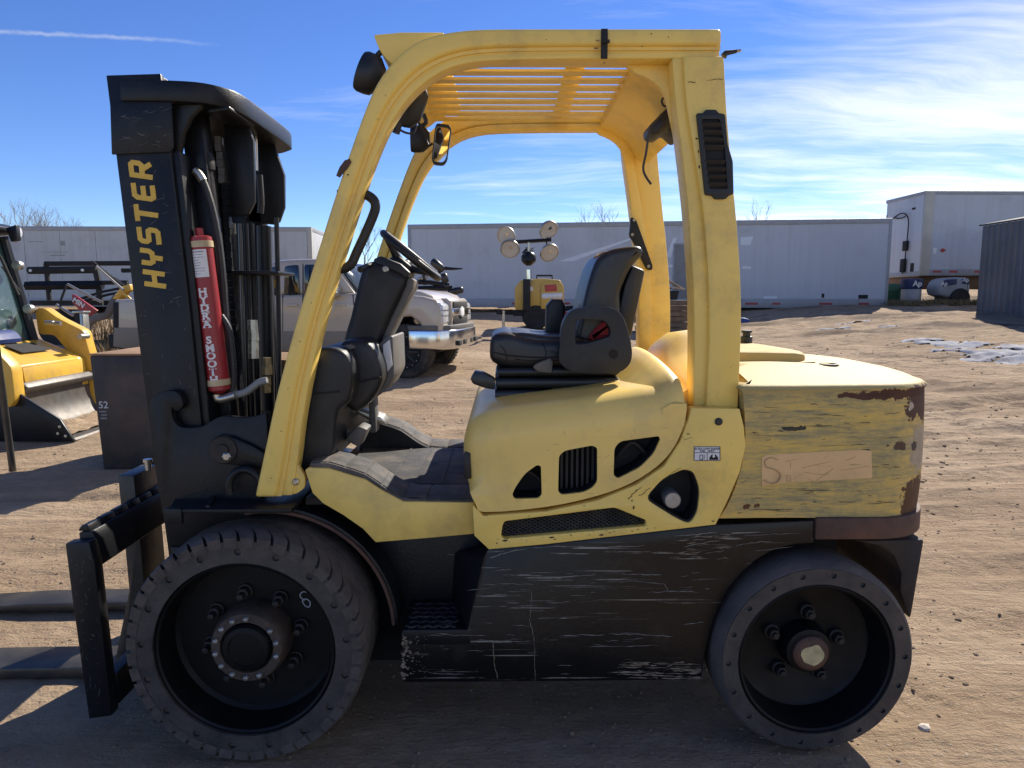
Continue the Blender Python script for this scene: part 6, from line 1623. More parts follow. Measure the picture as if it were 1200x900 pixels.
pillow('body', body, 0, TW, .06, M['pewter'], pk, seg=4)
cabp = TQ('292,349 300,330 311,311 322,305 340,303.5 370,303 384,304.5 393,311 416,345 360,348', .1)
pillow('cab', cabp, .10, TW - .10, .09, M['pewter'], pk, seg=4)
hp = TQ('419,346 430,342 470,338.5 496,341 510,346 517,354 500,356 430,352', .3)
pillow('bonnet', hp, .12, TW - .12, .07, M['pewter'], pk, seg=4)
for s, nm in (('334,312 350,310 352,347 333,348', 'window'), ('357,310 378,310 387,322 400,345 357,347', 'window'), ('300,345 312,314 328,312 327,348', 'window')):
    pts = roundpoly(TQ(s, .1), .04, 2)
    fr = prism(nm, pts, .085, .11, M['carglass'], pk, bevel=.004)
ws = TQ('391.5,308 416.5,345 420,344 395,306.5', .1)
prism('windscreen', ws, .22, TW - .22, M['windscreen'], pk, bevel=.003)
prism('door_seam', TQ('354.5,309 355.5,309 355.5,410 354.5,410'), -.003, .01, M['dark'], pk, bevel=0)
prism('door_seam', TQ('413,345 414,345 418,380 412,410 411,410 416.5,380'), -.003, .01, M['dark'], pk, bevel=0)
prism('door_seam', TQ('331,345 331.8,345 331.8,410 331,410'), -.003, .01, M['dark'], pk, bevel=0)
prism('lower_cladding', TQ('134,384 133,406 160,410 199,412 202,395 205,389 205,384'), -.012, .02, M['cladding'], pk, bevel=.006)
prism('lower_cladding', TQ('252,412 250,396 246,388 441,388 440,412'), -.012, .02, M['cladding'], pk, bevel=.006)
for s in ('337,356 349,356 349,359 337,359', '393,356 405,356 405,359 393,359'): prism('door_handle', TQ(s), -.03, .0, M['pewter'], pk, bevel=.006)
mr_ = pillow('wing_mirror', spl(TQ('378,346 379,336 384,331 392,331 399,337 400,345 396,348 384,349'), 3, True), -.26, .0, .04, M['carchrome'], pk, seg=3)
prism('tail_light', TQ('133,354 139,354 139,385 133,386'), -.008, .25, M['dark'], pk, bevel=.004)
prism('rear_bumper', TQ('126,392 140,392 140,408 128,408'), .0, TW, M['dark'], pk, bevel=.02)
prism('bumper_bracket', TQ('128,398 136,396 146,411 138,413'), .10, .2, M['dark'], pk, bevel=.004)
# front end
xf, zh0 = tl(519, 378); _, zh1 = tl(513, 355)
for y0, y1 in ((.012, .40), (TW - .40, TW - .012)):
    h_ = prism('headlight', roundpoly([(xf - .20, zh0 - .01), (xf + .012, zh0 - .02), (xf + .0, zh1 - .03), (xf - .08, zh1 + .015), (xf - .22, zh1 + .01)], .03, 2), y0, y1, M['lens'], pk, bevel=.015)
    for zz_ in (.33, .62): prism('lamp_divider', [(xf - .20, lerp(zh0, zh1, zz_)), (xf + .014, lerp(zh0, zh1, zz_)), (xf + .014, lerp(zh0, zh1, zz_) + .009), (xf - .20, lerp(zh0, zh1, zz_) + .009)], y0 - .003, y1 + .003, M['gray_plastic'], h_, bevel=0)
prism('grille_surround', [(xf - .15, zh0 - .10), (xf + .035, zh0 - .10), (xf + .05, zh0 + .1), (xf + .03, zh1 + .03), (xf - .02, zh1 + .07), (xf - .15, zh1 + .07)], .40, TW - .40, M['pewter'], pk, bevel=.02)
zm = (zh0 + zh1) / 2
for z0, z1 in ((zm + .065, zh1 + .015), (zh0 - .045, zm - .065)):
    prism('grille_mesh', roundpoly([(.47, z0), (TW - .47, z0), (TW - .50, z1), (.50, z1)], .03, 2), xf + .02, xf + .056, M['dark'], pk, bevel=.004, axis='X')
box('grille_bar', (xf + .02, .43, zm - .06), (xf + .066, TW - .43, zm + .06), M['carchrome'], pk, .01)
bt = [(-.10, -.04), (-.045, -.04), (-.04, -.055), (.05, -.055), (.055, -.04), (.11, -.04), (.10, .04), (.045, .04), (.04, .055), (-.05, .055), (-.055, .04), (-.11, .04)]
prism('emblem', [(TW / 2 + a * 1.25, zm + b * 1.5) for a, b in bt], xf + .06, xf + .082, M['white'], pk, bevel=.004, axis='X')
zb_a, zb_b = tl(518, 410)[1], tl(518, 387)[1]
plan = [(xf - .55, -.03), (xf - .1, -.025), (xf + .10, .12), (xf + .17, .45), (xf + .19, TW / 2), (xf + .17, TW - .45), (xf + .10, TW - .12), (xf - .1, TW + .025), (xf - .55, TW + .03), (xf - .55, TW - .1), (xf - .05, TW - .2), (xf - .05, .2), (xf - .55, .1)]
prism('front_bumper', spl(plan[:9], 3) + plan[9:], zb_a, zb_b, M['carchrome'], pk, bevel=.025, seg=3, axis='Z')
prism('bumper_top_trim', [(x + (-.012 if i < 9 else 0), y) for i, (x, y) in enumerate(plan)], zb_b - .004, zb_b + .07, M['gray_plastic'], pk, bevel=.012, axis='Z')
for y0 in (.28, .62, 1.10, 1.45): box('bumper_slot', (xf + .10, y0, zb_a + .05), (xf + .196, y0 + .20, zb_a + .13), M['dark'], pk, .008)
box('underbody', (tl(140, 400)[0], .2, gtk + .42), (xf - .1, TW - .2, gtk + .8), M['dark'], pk, .02)
xw1, _ = tl(473, 412); xw2, _ = tl(227, 412)
rw__ = .432; zc = gtk + rw__
def truck_wheel(xc, y, flip):
    c = (xc, y, zc); s = -1 if flip else 1
    w = lathe('wheel', [(0, s * .02), (.06, s * -.005), (.17, s * .03), (.235, s * .005), (.255, s * -.03), (.262, s * -.01), (.262, s * .25), (0, s * .25)], M['dark'], pk, 40, c)
    t = BM(); a_lathe(t, [(.26, s * -.005), (.285, s * -.03), (.36, s * -.04), (.405, s * -.02), (.422, s * .03), (.425, s * .14), (.422, s * .25), (.39, s * .29), (.26, s * .28)], 60, c)
    ob('tyre', t, M['cartyre'], w)
    t = BM()
    for i in range(46):
        a = 2 * math.pi * i / 46
        for k, (ya, yb2) in enumerate(((-.01, .07), (.085, .19), (.205, .275))):
            aa = a + (.5 if k == 1 else 0) * 2 * math.pi / 46
            a_box(t, (-.019, min(s * ya, s * yb2), .40), (.019, max(s * ya, s * yb2), .434), Matrix.Translation(c) @ Matrix.Rotation(aa, 4, 'Y'))
    ob('tread', t, M['cartyre'], w, kind='stuff')
    for i in range(8):
        a = 2 * math.pi * i / 8
        bm = BM(); a_box(bm, (-.022, min(s * -.012, s * .03), .06), (.022, max(s * -.012, s * .03), .24), Matrix.Translation(c) @ Matrix.Rotation(a, 4, 'Y')); ob('spoke', bm, M['black_plastic'], w, bevel=.006)
    for i in range(16):
        a = 2 * math.pi * (i + .5) / 16
        bm = BM(); a_lathe(bm, [(0, s * -.034), (.010, s * -.034), (.010, s * -.01), (0, s * -.01)], 6, (c[0] + .245 * math.cos(a), c[1], c[2] + .245 * math.sin(a))); ob('rim_bolt', bm, M['steel'], w, smooth=0)
for xc in (xw1, xw2): truck_wheel(xc, .04, False); truck_wheel(xc, TW - .04, True)
pk.location = PO0; pk.rotation_euler = (0, 0, R(-TA))

# ================================================================== SKID STEER (left edge)
M['cat_yellow'] = mk('loader_yellow_paint', (.70, .42, .055), .38, var=.08, vs=3, dirt=.3, dirtc=(.34, .23, .10), ds=5, chips=.12)
M['bucket_steel'] = mk('polished_bucket_steel', (.10, .097, .092), .5, metal=.35, var=.35, vs=9, dirt=.6, dirtc=(.15, .12, .09), ds=3, bump=.15, bs=20)
M['cabglass'] = mk('tinted_cab_glass', (.035, .07, .07), .07, var=.3, vs=3, dirt=.25, dirtc=(.18, .22, .20), ds=4, spec=.9)
M['blue_seat'] = mk('blue_seat_cover', (.012, .035, .16), .6, var=.2)
ld = thing('skid_loader', 'yellow and black skid loader at the left edge with its steel bucket on the ground', 'loader', (-5.4, 8, 0))
yn, yf_ = 7.1, 8.75
def LQ(s, Y=yn): return Q(Y, s)
zg = gz(-4.7, yn)
bs_ = LQ('4,457 12,455 70,491 87,518 84,523 -8,524 -14,500'); bs_ = [(x, max(z, zg + .006)) for x, z in bs_]
bk = prism('bucket', bs_, yn, yn + .03, M['black_steel'], ld, bevel=.005)
prism('bucket_side', bs_, yf_, yf_ + .03, M['black_steel'], bk, bevel=.005)
xa, za = P(8, 456, yn).x, P(8, 456, yn).z; xb_ = P(85, 520, yn).x
pb = [(xa, za)] + spl([(xa - .02, za - .02), (xa - .03, za - .16), (xa - .0, zg + .22), (xa + .10, zg + .08), (xa + .22, zg + .045)], 4) + [(xb_, zg + .03), (xb_ + .02, zg + .01), (xb_, zg + .012), (xa + .2, zg + .02), (xa + .06, zg + .05), (xa - .05, zg + .20), (xa - .07, za - .16), (xa - .05, za + .01)]
prism('bucket_floor', pb, yn + .03, yf_, M['bucket_steel'], bk, bevel=0)
prism('bucket_lip', [(xa - .07, za - .03), (xa + .02, za - .08), (xa + .05, za - .02), (xa - .0, za + .035), (xa - .06, za + .02)], yn - .005, yf_ + .04, M['bucket_steel'], bk, bevel=.01)
for px, py in ((70, 500), (68, 508), (77, 511)):
    q = P(px, py, yn - .002); lathe('bolt', [(0, .01), (.016, .01), (.014, -.008), (0, -.01)], M['zinc'], bk, 8, tuple(q))
# tray of earth lying in the bucket
bm = BM(); sc_ = 14
gv = [[bm.verts.new((lerp(xa + .12, xb_ - .10, i / sc_), lerp(yn + .05, yf_ - .02, j / 20), zg + .045 + max(0, .10 - .09 * i / sc_) * (.6 + .6 * noise.noise(Vector((i * .4, j * .35, 3)))) + .02 * noise.noise(Vector((i * 1.1, j * 1.1, 9))))) for j in range(21)] for i in range(sc_ + 1)]
for i in range(sc_):
    for j in range(20): bm.faces.new((gv[i][j], gv[i + 1][j], gv[i + 1][j + 1], gv[i][j + 1]))
o = ob('earth', bm, M['dirt'], recalc=False); setp(o, kind='stuff')
# lift arms and the wide yellow front frame
fx = P(20, 432, 7.35)
pf = [(fx.x, fx.z), (fx.x - .02, fx.z + .03), (fx.x - .58, fx.z + .27), (fx.x - .62, fx.z + .24), (fx.x - .60, fx.z - .35), (fx.x - .35, fx.z - .42), (fx.x - .28, fx.z - .16), (fx.x - .05, fx.z - .12), (fx.x, fx.z - .30), (fx.x + .03, fx.z - .30)]
prism('lower_arm', pf, 7.30, 7.42, M['cat_yellow'], ld, bevel=.01); prism('lower_arm', pf, 8.42, 8.54, M['cat_yellow'], ld, bevel=.01)
pc_ = [(fx.x, fx.z), (fx.x - .01, fx.z + .025), (fx.x - .50, fx.z + .235), (fx.x - .52, fx.z + .20)]
cx0 = fx.x
hol = roundpoly([(cx0 - .36, 7.72), (cx0 - .13, 7.80), (cx0 - .13, 8.20), (cx0 - .36, 8.28)], .06)
prism('cross_plate', pc_, 7.42, 8.42, M['cat_yellow'], ld, bevel=.006)
prism('front_apron', [(fx.x, fx.z), (fx.x + .012, fx.z), (fx.x + .03, fx.z - .19), (fx.x + .018, fx.z - .19)], 7.42, 8.42, M['cat_yellow'], ld, bevel=.003)
prism('cross_well', [(fx.x - .20, fx.z + .13), (fx.x - .40, fx.z + .215), (fx.x - .40, fx.z + .22), (fx.x - .20, fx.z + .135)], 7.75, 8.22, M['dark'], ld, bevel=0)
for Y in (7.62, 8.12):
    prism('apron_rib', [(fx.x - .02, fx.z - .18), (fx.x + .005, fx.z - .18), (fx.x - .05, fx.z - .46), (fx.x - .14, fx.z - .46)], Y, Y + .05, M['cat_yellow'], ld, bevel=.004)
tube('tilt_cylinder', [(fx.x - .45, 7.9, fx.z + .1), (fx.x - .05, 7.9, fx.z - .45)], .05, M['chrome'], ld, n=12); tube('tilt_cylinder', [(fx.x - .45, 8.3, fx.z + .1), (fx.x - .05, 8.3, fx.z - .45)], .05, M['black_steel'], ld, n=12)
ua = Q(8.55, '40,362 50,360 66,372 98,388 100,398 110,432 112,478 104,480 98,452 84,418 62,392 44,392')
prism('lift_arm', roundpoly(ua, .05, 2), 8.56, 8.72, M['cat_yellow'], ld, bevel=.012)
ub = Q(7.05, '-60,380 -30,388 -4,410 16,430 20,468 12,480 4,466 -4,442 -30,422 -60,412')
prism('lift_arm', roundpoly(ub, .05, 2), 7.02, 7.18, M['cat_yellow'], ld, bevel=.012)
q = P(99, 394, 8.5); tube('arm_pin', [(q.x, 8.40, q.z), (q.x, 8.56, q.z)], .035, M['zinc'], ld, n=12)
for px, py in ((60, 378), (68, 379)):
    q = P(px, py, 8.45); tube('quick_coupler', [(q.x - .05, 8.42, q.z), (q.x + .05, 8.42, q.z)], .028, M['zinc'], ld, n=8)
tube('pin_hose', [P(6, 462, 7.32), P(16, 452, 7.3), P(24, 449, 7.3), P(31, 455, 7.3)], .02, M['hose'], ld, sm=4)
# cab: corner posts, glass, roof and lamps
def cabp_(px, py, Y): return P(px, py, Y)
t0, t1 = P(4, 278, 8.45), P(40, 400, 8.45)
bm = BM(); a_tube(bm, [t0, t0.lerp(t1, .5), t1], [.055, .05, .05], 8); ob('cab_post', bm, M['black_steel'], ld, smooth=40)
n0, n1 = Vector((t0.x, 7.40, t0.z)), Vector((t1.x, 7.40, t1.z))
bm = BM(); a_tube(bm, [n0, n1], .05, 8); ob('cab_post', bm, M['black_steel'], ld, smooth=40)
bm = BM(); vs_ = [bm.verts.new(p) for p in (n0 + Vector((-.02, 0, 0)), n1 + Vector((-.02, 0, 0)), t1 + Vector((-.02, 0, 0)), t0 + Vector((-.02, 0, 0)))]; bm.faces.new(vs_)
vs2 = [bm.verts.new(v.co + Vector((-.012, 0, 0))) for v in vs_]; bm.faces.new(vs2[::-1])
for i in range(4): bm.faces.new((vs_[i], vs2[i], vs2[(i + 1) % 4], vs_[(i + 1) % 4]))
ob('cab_window', bm, M['cabglass'], ld, smooth=0)
q = P(14, 276, 8.3); zr_ = P(0, 262, 8.3).z
prism('cab_roof', roundpoly([(t0.x + .12, zr_ - .10), (t0.x + .14, zr_ - .03), (t0.x - .05, zr_ + .02), (t0.x - 1.4, zr_ + .05), (t0.x - 1.4, zr_ - .12), (t0.x - .05, zr_ - .12)], .03, 2), 7.35, 8.52, M['black_steel'], ld, bevel=.015)
q = P(19, 272, 8.35); lathe('cab_lamp', [(0, -.06), (.05, -.05), (.062, .0), (.062, .03), (.055, .032), (0, .025)], M['lens'], ld, 16, tuple(q), axis='X')
prism('lamp_hood', Q(8.3, '12,268 24,264 26,282 18,284'), 8.22, 8.29, M['black_steel'], ld, bevel=.01)
for px, py in ((22, 311), (35, 362)):
    q = P(px, py, 8.36)
    bm = BM(); a_lathe(bm, [(0, -.05), (.055, -.05), (.055, .02), (.03, .03), (.028, .06), (0, .06)], 12, q); ob('window_hinge', bm, M['zinc'], ld, bevel=.006)
tube('wiper_arm', [P(0, 300, 7.9), P(14, 330, 7.95), P(22, 346, 7.95)], .016, M['dark'], ld); tube('wiper_arm', [P(2, 312, 7.95), P(12, 326, 8.0), P(24, 342, 8.0)], .009, M['dark'], ld)
pillow('operator_seat', spl(Q(7.9, '-20,402 -20,390 0,387 9,392 12,402'), 2, True), 7.65, 8.1, .04, M['blue_seat'], ld, seg=3)
box('machine_body', (t1.x - 1.9, 7.45, zg + .25), (t1.x - .12, 8.40, P(0, 405, 7.4).z), M['black_steel'], ld, .03)
box('cab_rear', (t1.x - 1.75, 7.42, P(0, 405, 7.4).z + .003), (t1.x - 1.35, 8.45, zr_ - .13), M['dark'], ld, .02)
for xx in (t1.x - 1.5, t1.x - .45):
    for Y in (7.16, 8.42):
        w_ = lathe('wheel', [(0, .03), (.2, .02), (.22, .0), (.36, .0), (.40, .04), (.40, .22), (.36, .26), (0, .26)], M['cartyre'], ld, 28, (xx, Y, zg + .40))

# ================================================================== dark steel block, stake
bq = P(147, 545, 6.15); bz0 = gz(bq.x, 6.3) - .02
X0, X1 = P(111, 480, 6.15).x, P(177, 480, 6.15).x
zt_b = P(0, 417, 6.15).z
M['block_steel'] = mk('dark_rusty_block_steel', (.028, .026, .025), .55, var=.4, vs=3, dirt=.42, dirtc=(.12, .065, .035), ds=2.6, bump=.2, bs=40)
M['block_top'] = mk('dusty_rust_top', (.33, .20, .11), .9, var=.2, vs=6)
blk = thing('steel_block', 'tall dark rusty steel block with a stencilled number left of the mast', 'steel block', ((X0 + X1) / 2, 6.5, bz0))
bm = BM(); a_prism(bm, [(X0 + .04, bz0), (X1 + .25, bz0), (X1 + .25, zt_b), (X0 - .012, zt_b)], 6.15, 7.05); ob('block_body', bm, M['block_steel'], blk, bevel=.012)
box('top_plate', (X0 - .012, 6.145, zt_b + .001), (X1 + .25, 7.05, zt_b + .018), M['block_top'], blk, .004)
bm = text_bm('52', .085, .0005, .001); bmesh.ops.rotate(bm, cent=(0, 0, 0), matrix=Matrix.Rotation(R(90), 3, 'X'), verts=bm.verts); q = P(121, 475, 6.147); bmesh.ops.translate(bm, vec=(q.x, 6.1485, q.z), verts=bm.verts); ob('stencilled_number', bm, M['chalk'], blk, smooth=0)
bm = BM()
for dz_, dx_, w_ in ((-.055, -.01, .06), (-.085, 0, .05), (-.115, -.005, .055)): a_box(bm, (q.x + dx_ - w_ / 2, 6.1482, q.z + dz_ - .007), (q.x + dx_ + w_ / 2, 6.1495, q.z + dz_ + .006))
ob('faded_print', bm, M['gray_print'], blk, smooth=0)
s0, s1 = P(-8, 380, 5.9), G(15, 549)
bm = BM(); a_tube(bm, [s0, s0.lerp(s1, .55), s1 + Vector((0, 0, -.05))], .028, 8)
o = ob('steel_pole', bm, M['steel_dark'], smooth=50); setp(o, 'thin leaning dark metal pole in front of the loader bucket', 'pole')

# ================================================================== LIGHT TOWER
M['flood'] = mk('floodlight_glass', (.50, .47, .41), .25, var=.1, vs=3, dirt=.2, dirtc=(.35, .31, .25), ds=6)
LY = 18.4
q = P(633, 370, LY); zgt = gz(q.x, LY)
lw = thing('light_tower', 'yellow towable light tower with four round floodlights by the white trailer', 'light tower', (q.x, LY, zgt))
M['tower_yellow'] = mk('tower_yellow_paint', (.58, .37, .07), .4, var=.08, dirt=.2, ds=2)
bd = Q(LY, '604,363 604,332 609,328.5 622,327 636,328'); 
a_, b_ = P(604, 363, LY), P(661, 330, LY)
prism('cabinet', roundpoly([(a_.x, a_.z), (a_.x, P(0, 336, LY).z), (a_.x + .14, b_.z + .04), (a_.x + .72, b_.z + .08), (b_.x - .10, b_.z + .04), (b_.x, P(0, 336, LY).z), (b_.x, a_.z)], .03, 2), LY, LY + 1.3, M['tower_yellow'], lw, bevel=.02)
prism('cabinet_end', Q(LY - .012, '634,362 634,334 640,330 657,331 660,336 659,352 655,360'), LY - .05, LY - .002, M['cream2'] if 'cream2' in M else M['tower_yellow'], lw, bevel=.01)
prism('mast_channel', Q(LY - .06, '613,364 613,327 621.5,327 621.5,364'), LY - .10, LY - .002, M['dark'], lw, bevel=.01)
prism('red_panel', Q(LY - .07, '638,334 652,333 653,341 639,342'), LY - .062, LY - .051, M['red_tape'], lw, bevel=.004)
prism('tail_panel', Q(LY - .07, '635,344 659,343 659,349 635,350'), LY - .062, LY - .051, M['lens'], lw, bevel=.004)
prism('decal', Q(LY - .02, '621.6,336 624.5,336 624.5,341 621.6,341'), LY - .006, LY - .001, M['white'], lw, bevel=0)
tube('lifting_bar', [P(629, 330, LY + .3), P(629, 323, LY + .3), P(647, 323, LY + .3), P(647, 330, LY + .3)], .028, M['dark'], lw, n=6)
tube('mast_pole', [P(620, 330, LY), P(619.5, 316, LY)], .075, M['chrome'], lw, n=16)
lathe('mast_drum', [(.06, 0), (.14, .06), (.19, .12), (.19, .24), (.14, .32), (.05, .36)], M['black_steel'], lw, 16, (P(619.5, 309, LY).x, LY, P(0, 311, LY).z), axis='Z')
bm = BM()
for k in range(4): a_tube(bm, [P(612 + k * 1.5, 296 - k * 2, LY), P(626 - k, 290 + k * 3.5, LY), P(614 + k, 300 + k * 2, LY)], .02, 5)
ob('coiled_cable', bm, M['dark'], lw, kind='stuff')
tube('mast_pole', [P(619.5, 308, LY), P(619.5, 284, LY)], .04, M['zinc'], lw, n=10)
tube('lamp_bar', [P(597, 284, LY), P(646, 281, LY)], .05, M['black_steel'], lw, n=8)
for i, (px, py, tx, tz, ry) in enumerate(((593, 277, -.45, .30, .25), (597.5, 292, -.10, -.28, .3), (643, 269.5, .42, -.30, .4), (644, 296.5, .35, -.30, .4))):
    c = P(px, py, LY - .12)
    def place_(bm):
        bmesh.ops.rotate(bm, cent=(0, 0, 0), matrix=Euler((-tz * 1.9 * (1 if i != 0 else -.6), 0, tx)).to_matrix(), verts=bm.verts)
        bmesh.ops.translate(bm, vec=c, verts=bm.verts)
        return bm
    bm = BM(); a_lathe(bm, [(.21, .01), (.22, -.015), (.245, -.018), (.255, .0), (.25, .04), (.18, .12), (.07, .17), (0, .17)], 28, (0, 0, 0))
    fl = ob('floodlight', place_(bm), M['zinc'], lw, smooth=50)
    bm = BM(); a_lathe(bm, [(0, .015), (.10, .006), (.19, -.004), (.216, -.004), (.216, .012), (0, .03)], 28, (0, 0, 0))
    ob('lens', place_(bm), M['flood'], fl, smooth=50)
    bm = BM(); a_lathe(bm, [(0, .0), (.045, .0), (.05, .006), (0, .008)], 16, (.03, 0, .05))
    ob('bulb', place_(bm), M['chrome'], fl, smooth=50)
    tube('lamp_yoke', [c + Vector((0, .12, 0)), P(602 if i < 2 else 640, 283, LY)], .02, M['dark'], fl, n=6)
lzb = P(0, 366, LY).z
box('chassis', (a_.x - .05, LY + .1, lzb - .10), (b_.x + .05, LY + 1.2, lzb + .02), M['dark'], lw, .01)
tube('tow_bar', [P(606, 367, LY + .3), P(583, 366.5, LY - .4)], .05, M['dark'], lw, n=6)
for px, YY in ((590, LY - .3), (622, LY + .05), (655, LY + .1)):
    p_ = P(px, 364, YY); tube('jack_leg', [p_, Vector((p_.x, YY, gz(p_.x, YY) - .02))], .04, M['zinc' if px < 600 else 'dark'], lw, n=8)
p_ = P(590, 362, LY - .3); tube('jack_handle', [p_ + Vector((-.15, 0, .03)), p_ + Vector((.15, 0, .05))], .025, M['zinc'], lw, n=6)
for Y in (LY - .02, LY + 1.15): lathe('wheel', [(0, .02), (.18, .02), (.2, 0), (.30, 0), (.33, .04), (.33, .14), (.3, .18), (0, .18)], M['dark'], lw, 24, (P(628, 370, LY).x, Y, gz(q.x, LY) + .33))

# ================================================================== pallets and scrap by the door
PY = 17.5
M['wood'] = mk('weathered_pallet_wood', (.20, .14, .09), .85, var=.35, vs=4, dirt=.3, dirtc=(.10, .08, .06), ds=5, streak=(.5, (.07, .05, .035), 30))
M['wood_pale'] = mk('splintered_pale_wood', (.42, .31, .21), .85, var=.3, vs=5)
xp0, xp1 = P(762, 380, PY).x, P(805, 380, PY).x
def pallet(z, dx_, rot, label, mat):
    cx = (xp0 + xp1) / 2 + dx_; t = thing('pallet', label, 'pallet', (0, 0, 0), 'pallets stacked by the trailer')
    for i in range(6):
        y = -.5 + i * .19; box('deck_board', (-.6, y, .10), (.6, y + .12, .12), M[mat], t, .003)
        if i % 2 == 0: box('deck_board', (-.6, y, .0), (.6, y + .12, .018), M[mat], t, .003)
    for y in (-.49, -.05, .42): box('stringer', (-.6 + .01, y, .019), (.59, y + .08, .099), M[mat], t, .003)
    t.location = (cx, PY + .6, z); t.rotation_euler = (0, 0, rot)
zp0 = gz(xp0, PY) + .03
for i, lab in enumerate(('weathered wooden pallet at the bottom of the stack behind the forklift', 'weathered pallet lying second from the ground in the stack', 'pallet third from the ground in the stack, darker and slid left', 'fourth weathered pallet from the ground in the stack', 'fifth pallet from the ground, just below the top pallet', 'topmost whole pallet of the stack, under the broken boards')):
    pallet(zp0 + i * .135, (-.02, .02, -.05, .0, .04, -.03)[i], R((2, -3, 5, -2, 3, -4)[i]), lab, 'wood')
zt_p = zp0 + 6 * .135
o = prism('black_bin', [(xp0 - .1, zt_p + .002), (xp1 - .20, zt_p + .002), (xp1 - .16, zt_p + .22), (xp0 - .1, zt_p + .24)], PY + .2, PY + 1.0, M['dark'], None, .02); setp(o, 'flat black plastic bin lying on the pallet stack', 'bin')
tops = [((xp0 - .2, zt_p + .26), (xp1 - .35, zt_p + .50), .12, .30, 'wood_pale'), ((xp1 - .42, zt_p + .48), (xp1 - .05, zt_p + .27), .1, .25, 'wood_pale'), ((xp0 - .1, zt_p + .34), (xp1 - .22, zt_p + .27), .5, .15, 'wood'), ((xp1 - .45, zt_p + .30), (xp1 - .01, zt_p + .245), .0, .12, 'wood_pale')]
labs = ('broken pale board leaning up on top of the pallet stack', 'splintered board sloping down at the right end of the stack top', 'dark weathered board lying across the stack top', 'short pale board sticking out to the right of the stack top')
for (p, q_, yy, w_, m_), lab in zip(tops, labs):
    bm = BM(); a_prism(bm, [p, q_, (q_[0] + .01, q_[1] + .03), (p[0] + .01, p[1] + .03)], PY + .25 + yy, PY + .25 + yy + w_)
    o = ob('board', bm, M[m_], bevel=.004); setp(o, lab, 'board')
# blue lump on the ground beyond the forklift
q = G(872, 378); M['blue'] = mk('blue_plastic', (.02, .07, .30), .5, var=.2)
bm = BM(); a_prism(bm, roundpoly([(q.x - .18, q.z - .02), (q.x + .14, q.z - .02), (q.x + .16, q.z + .08), (q.x + .02, q.z + .13), (q.x - .18, q.z + .13)], .03, 2), q.y, q.y + .35)
o = ob('blue_tub', bm, M['blue'], bevel=.02); setp(o, 'small blue plastic tub on the dirt just right of the near rear pillar', 'tub')

# ================================================================== equipment behind the loader
RY = 15.0
rk = thing('equipment_trailer', 'black flat equipment trailer with an open side rail behind the loader', 'trailer', (P(90, 350, RY).x, RY, gz(-9, RY)))
def rbar(s, r, nm='rail', mat='dark', Y=RY):
    pts = [P(*map(float, t.split(',')), Y) for t in s.split()]
    return tube(nm, pts, r, M[mat], rk, n=6)
rbar('53,309 150,308.5 260,308', .055); rbar('34,317 113,316', .085); rbar('31,335 120,334', .10, mat='black_steel'); rbar('36,332 150,331', .05)
rbar('54,309 56,330 58,352', .05, 'post'); rbar('112,316 115,330 118,358', .06, 'post'); rbar('143,317 160,317', .05)
for px, py in ((36, 317), (97, 316.5)):
    q = P(px, py, RY - .08); lathe('marker_lamp', [(0, .02), (.03, .02), (.03, -.02), (0, -.025)], M['lens'], rk, 10, tuple(q))
rbar('95,350 120,342 150,336', .03); rbar('100,352 128,345 150,341', .03)
box('bed', (P(30, 352, RY).x, RY + .1, P(0, 358, RY).z), (P(300, 352, RY).x, RY + 2.2, P(0, 352, RY).z), M['dark'], rk, .02)
for px in (60, 150, 210): lathe('wheel', [(0, .02), (.2, .0), (.36, .0), (.40, .05), (.40, .2), (0, .22)], M['dark'], rk, 24, (P(px, 370, RY).x, RY + .1, gz(-8, RY) + .40))
# red ramp with lettering leaning behind the loader
rY = 12.5
rmp = thing('sign_board', 'dark red board with worn white lettering leaning behind the loader', 'board', (P(98, 356, rY).x, rY, gz(-7, rY)))
prism('board_panel', Q(rY, '84,345 88,346 114,364 104,371 98,369 85,355'), rY, rY + .05, M['red'], rmp, bevel=.006)
bm = text_bm('MIN', .12, .001, .004); bmesh.ops.rotate(bm, cent=(0, 0, 0), matrix=Matrix.Rotation(R(90), 3, 'X') , verts=bm.verts); bmesh.ops.rotate(bm, cent=(0, 0, 0), matrix=Matrix.Rotation(R(34), 3, 'Y'), verts=bm.verts)
q = P(92, 355, rY - .004); bmesh.ops.translate(bm, vec=q, verts=bm.verts); ob('lettering', bm, M['white'], rmp, smooth=0)
tube('prop_rod', [P(79, 333, rY), P(90, 339, rY), P(119, 354, rY)], .022, M['zinc'], rmp, n=6)
tube('prop_rod', [P(78, 334, rY), P(72, 350, rY), P(70, 368, rY)], .02, M['dark'], rmp, n=6)
tube('prop_rod', [P(66, 357, rY), P(86, 370, rY)], .025, M['zinc'], rmp, n=6)
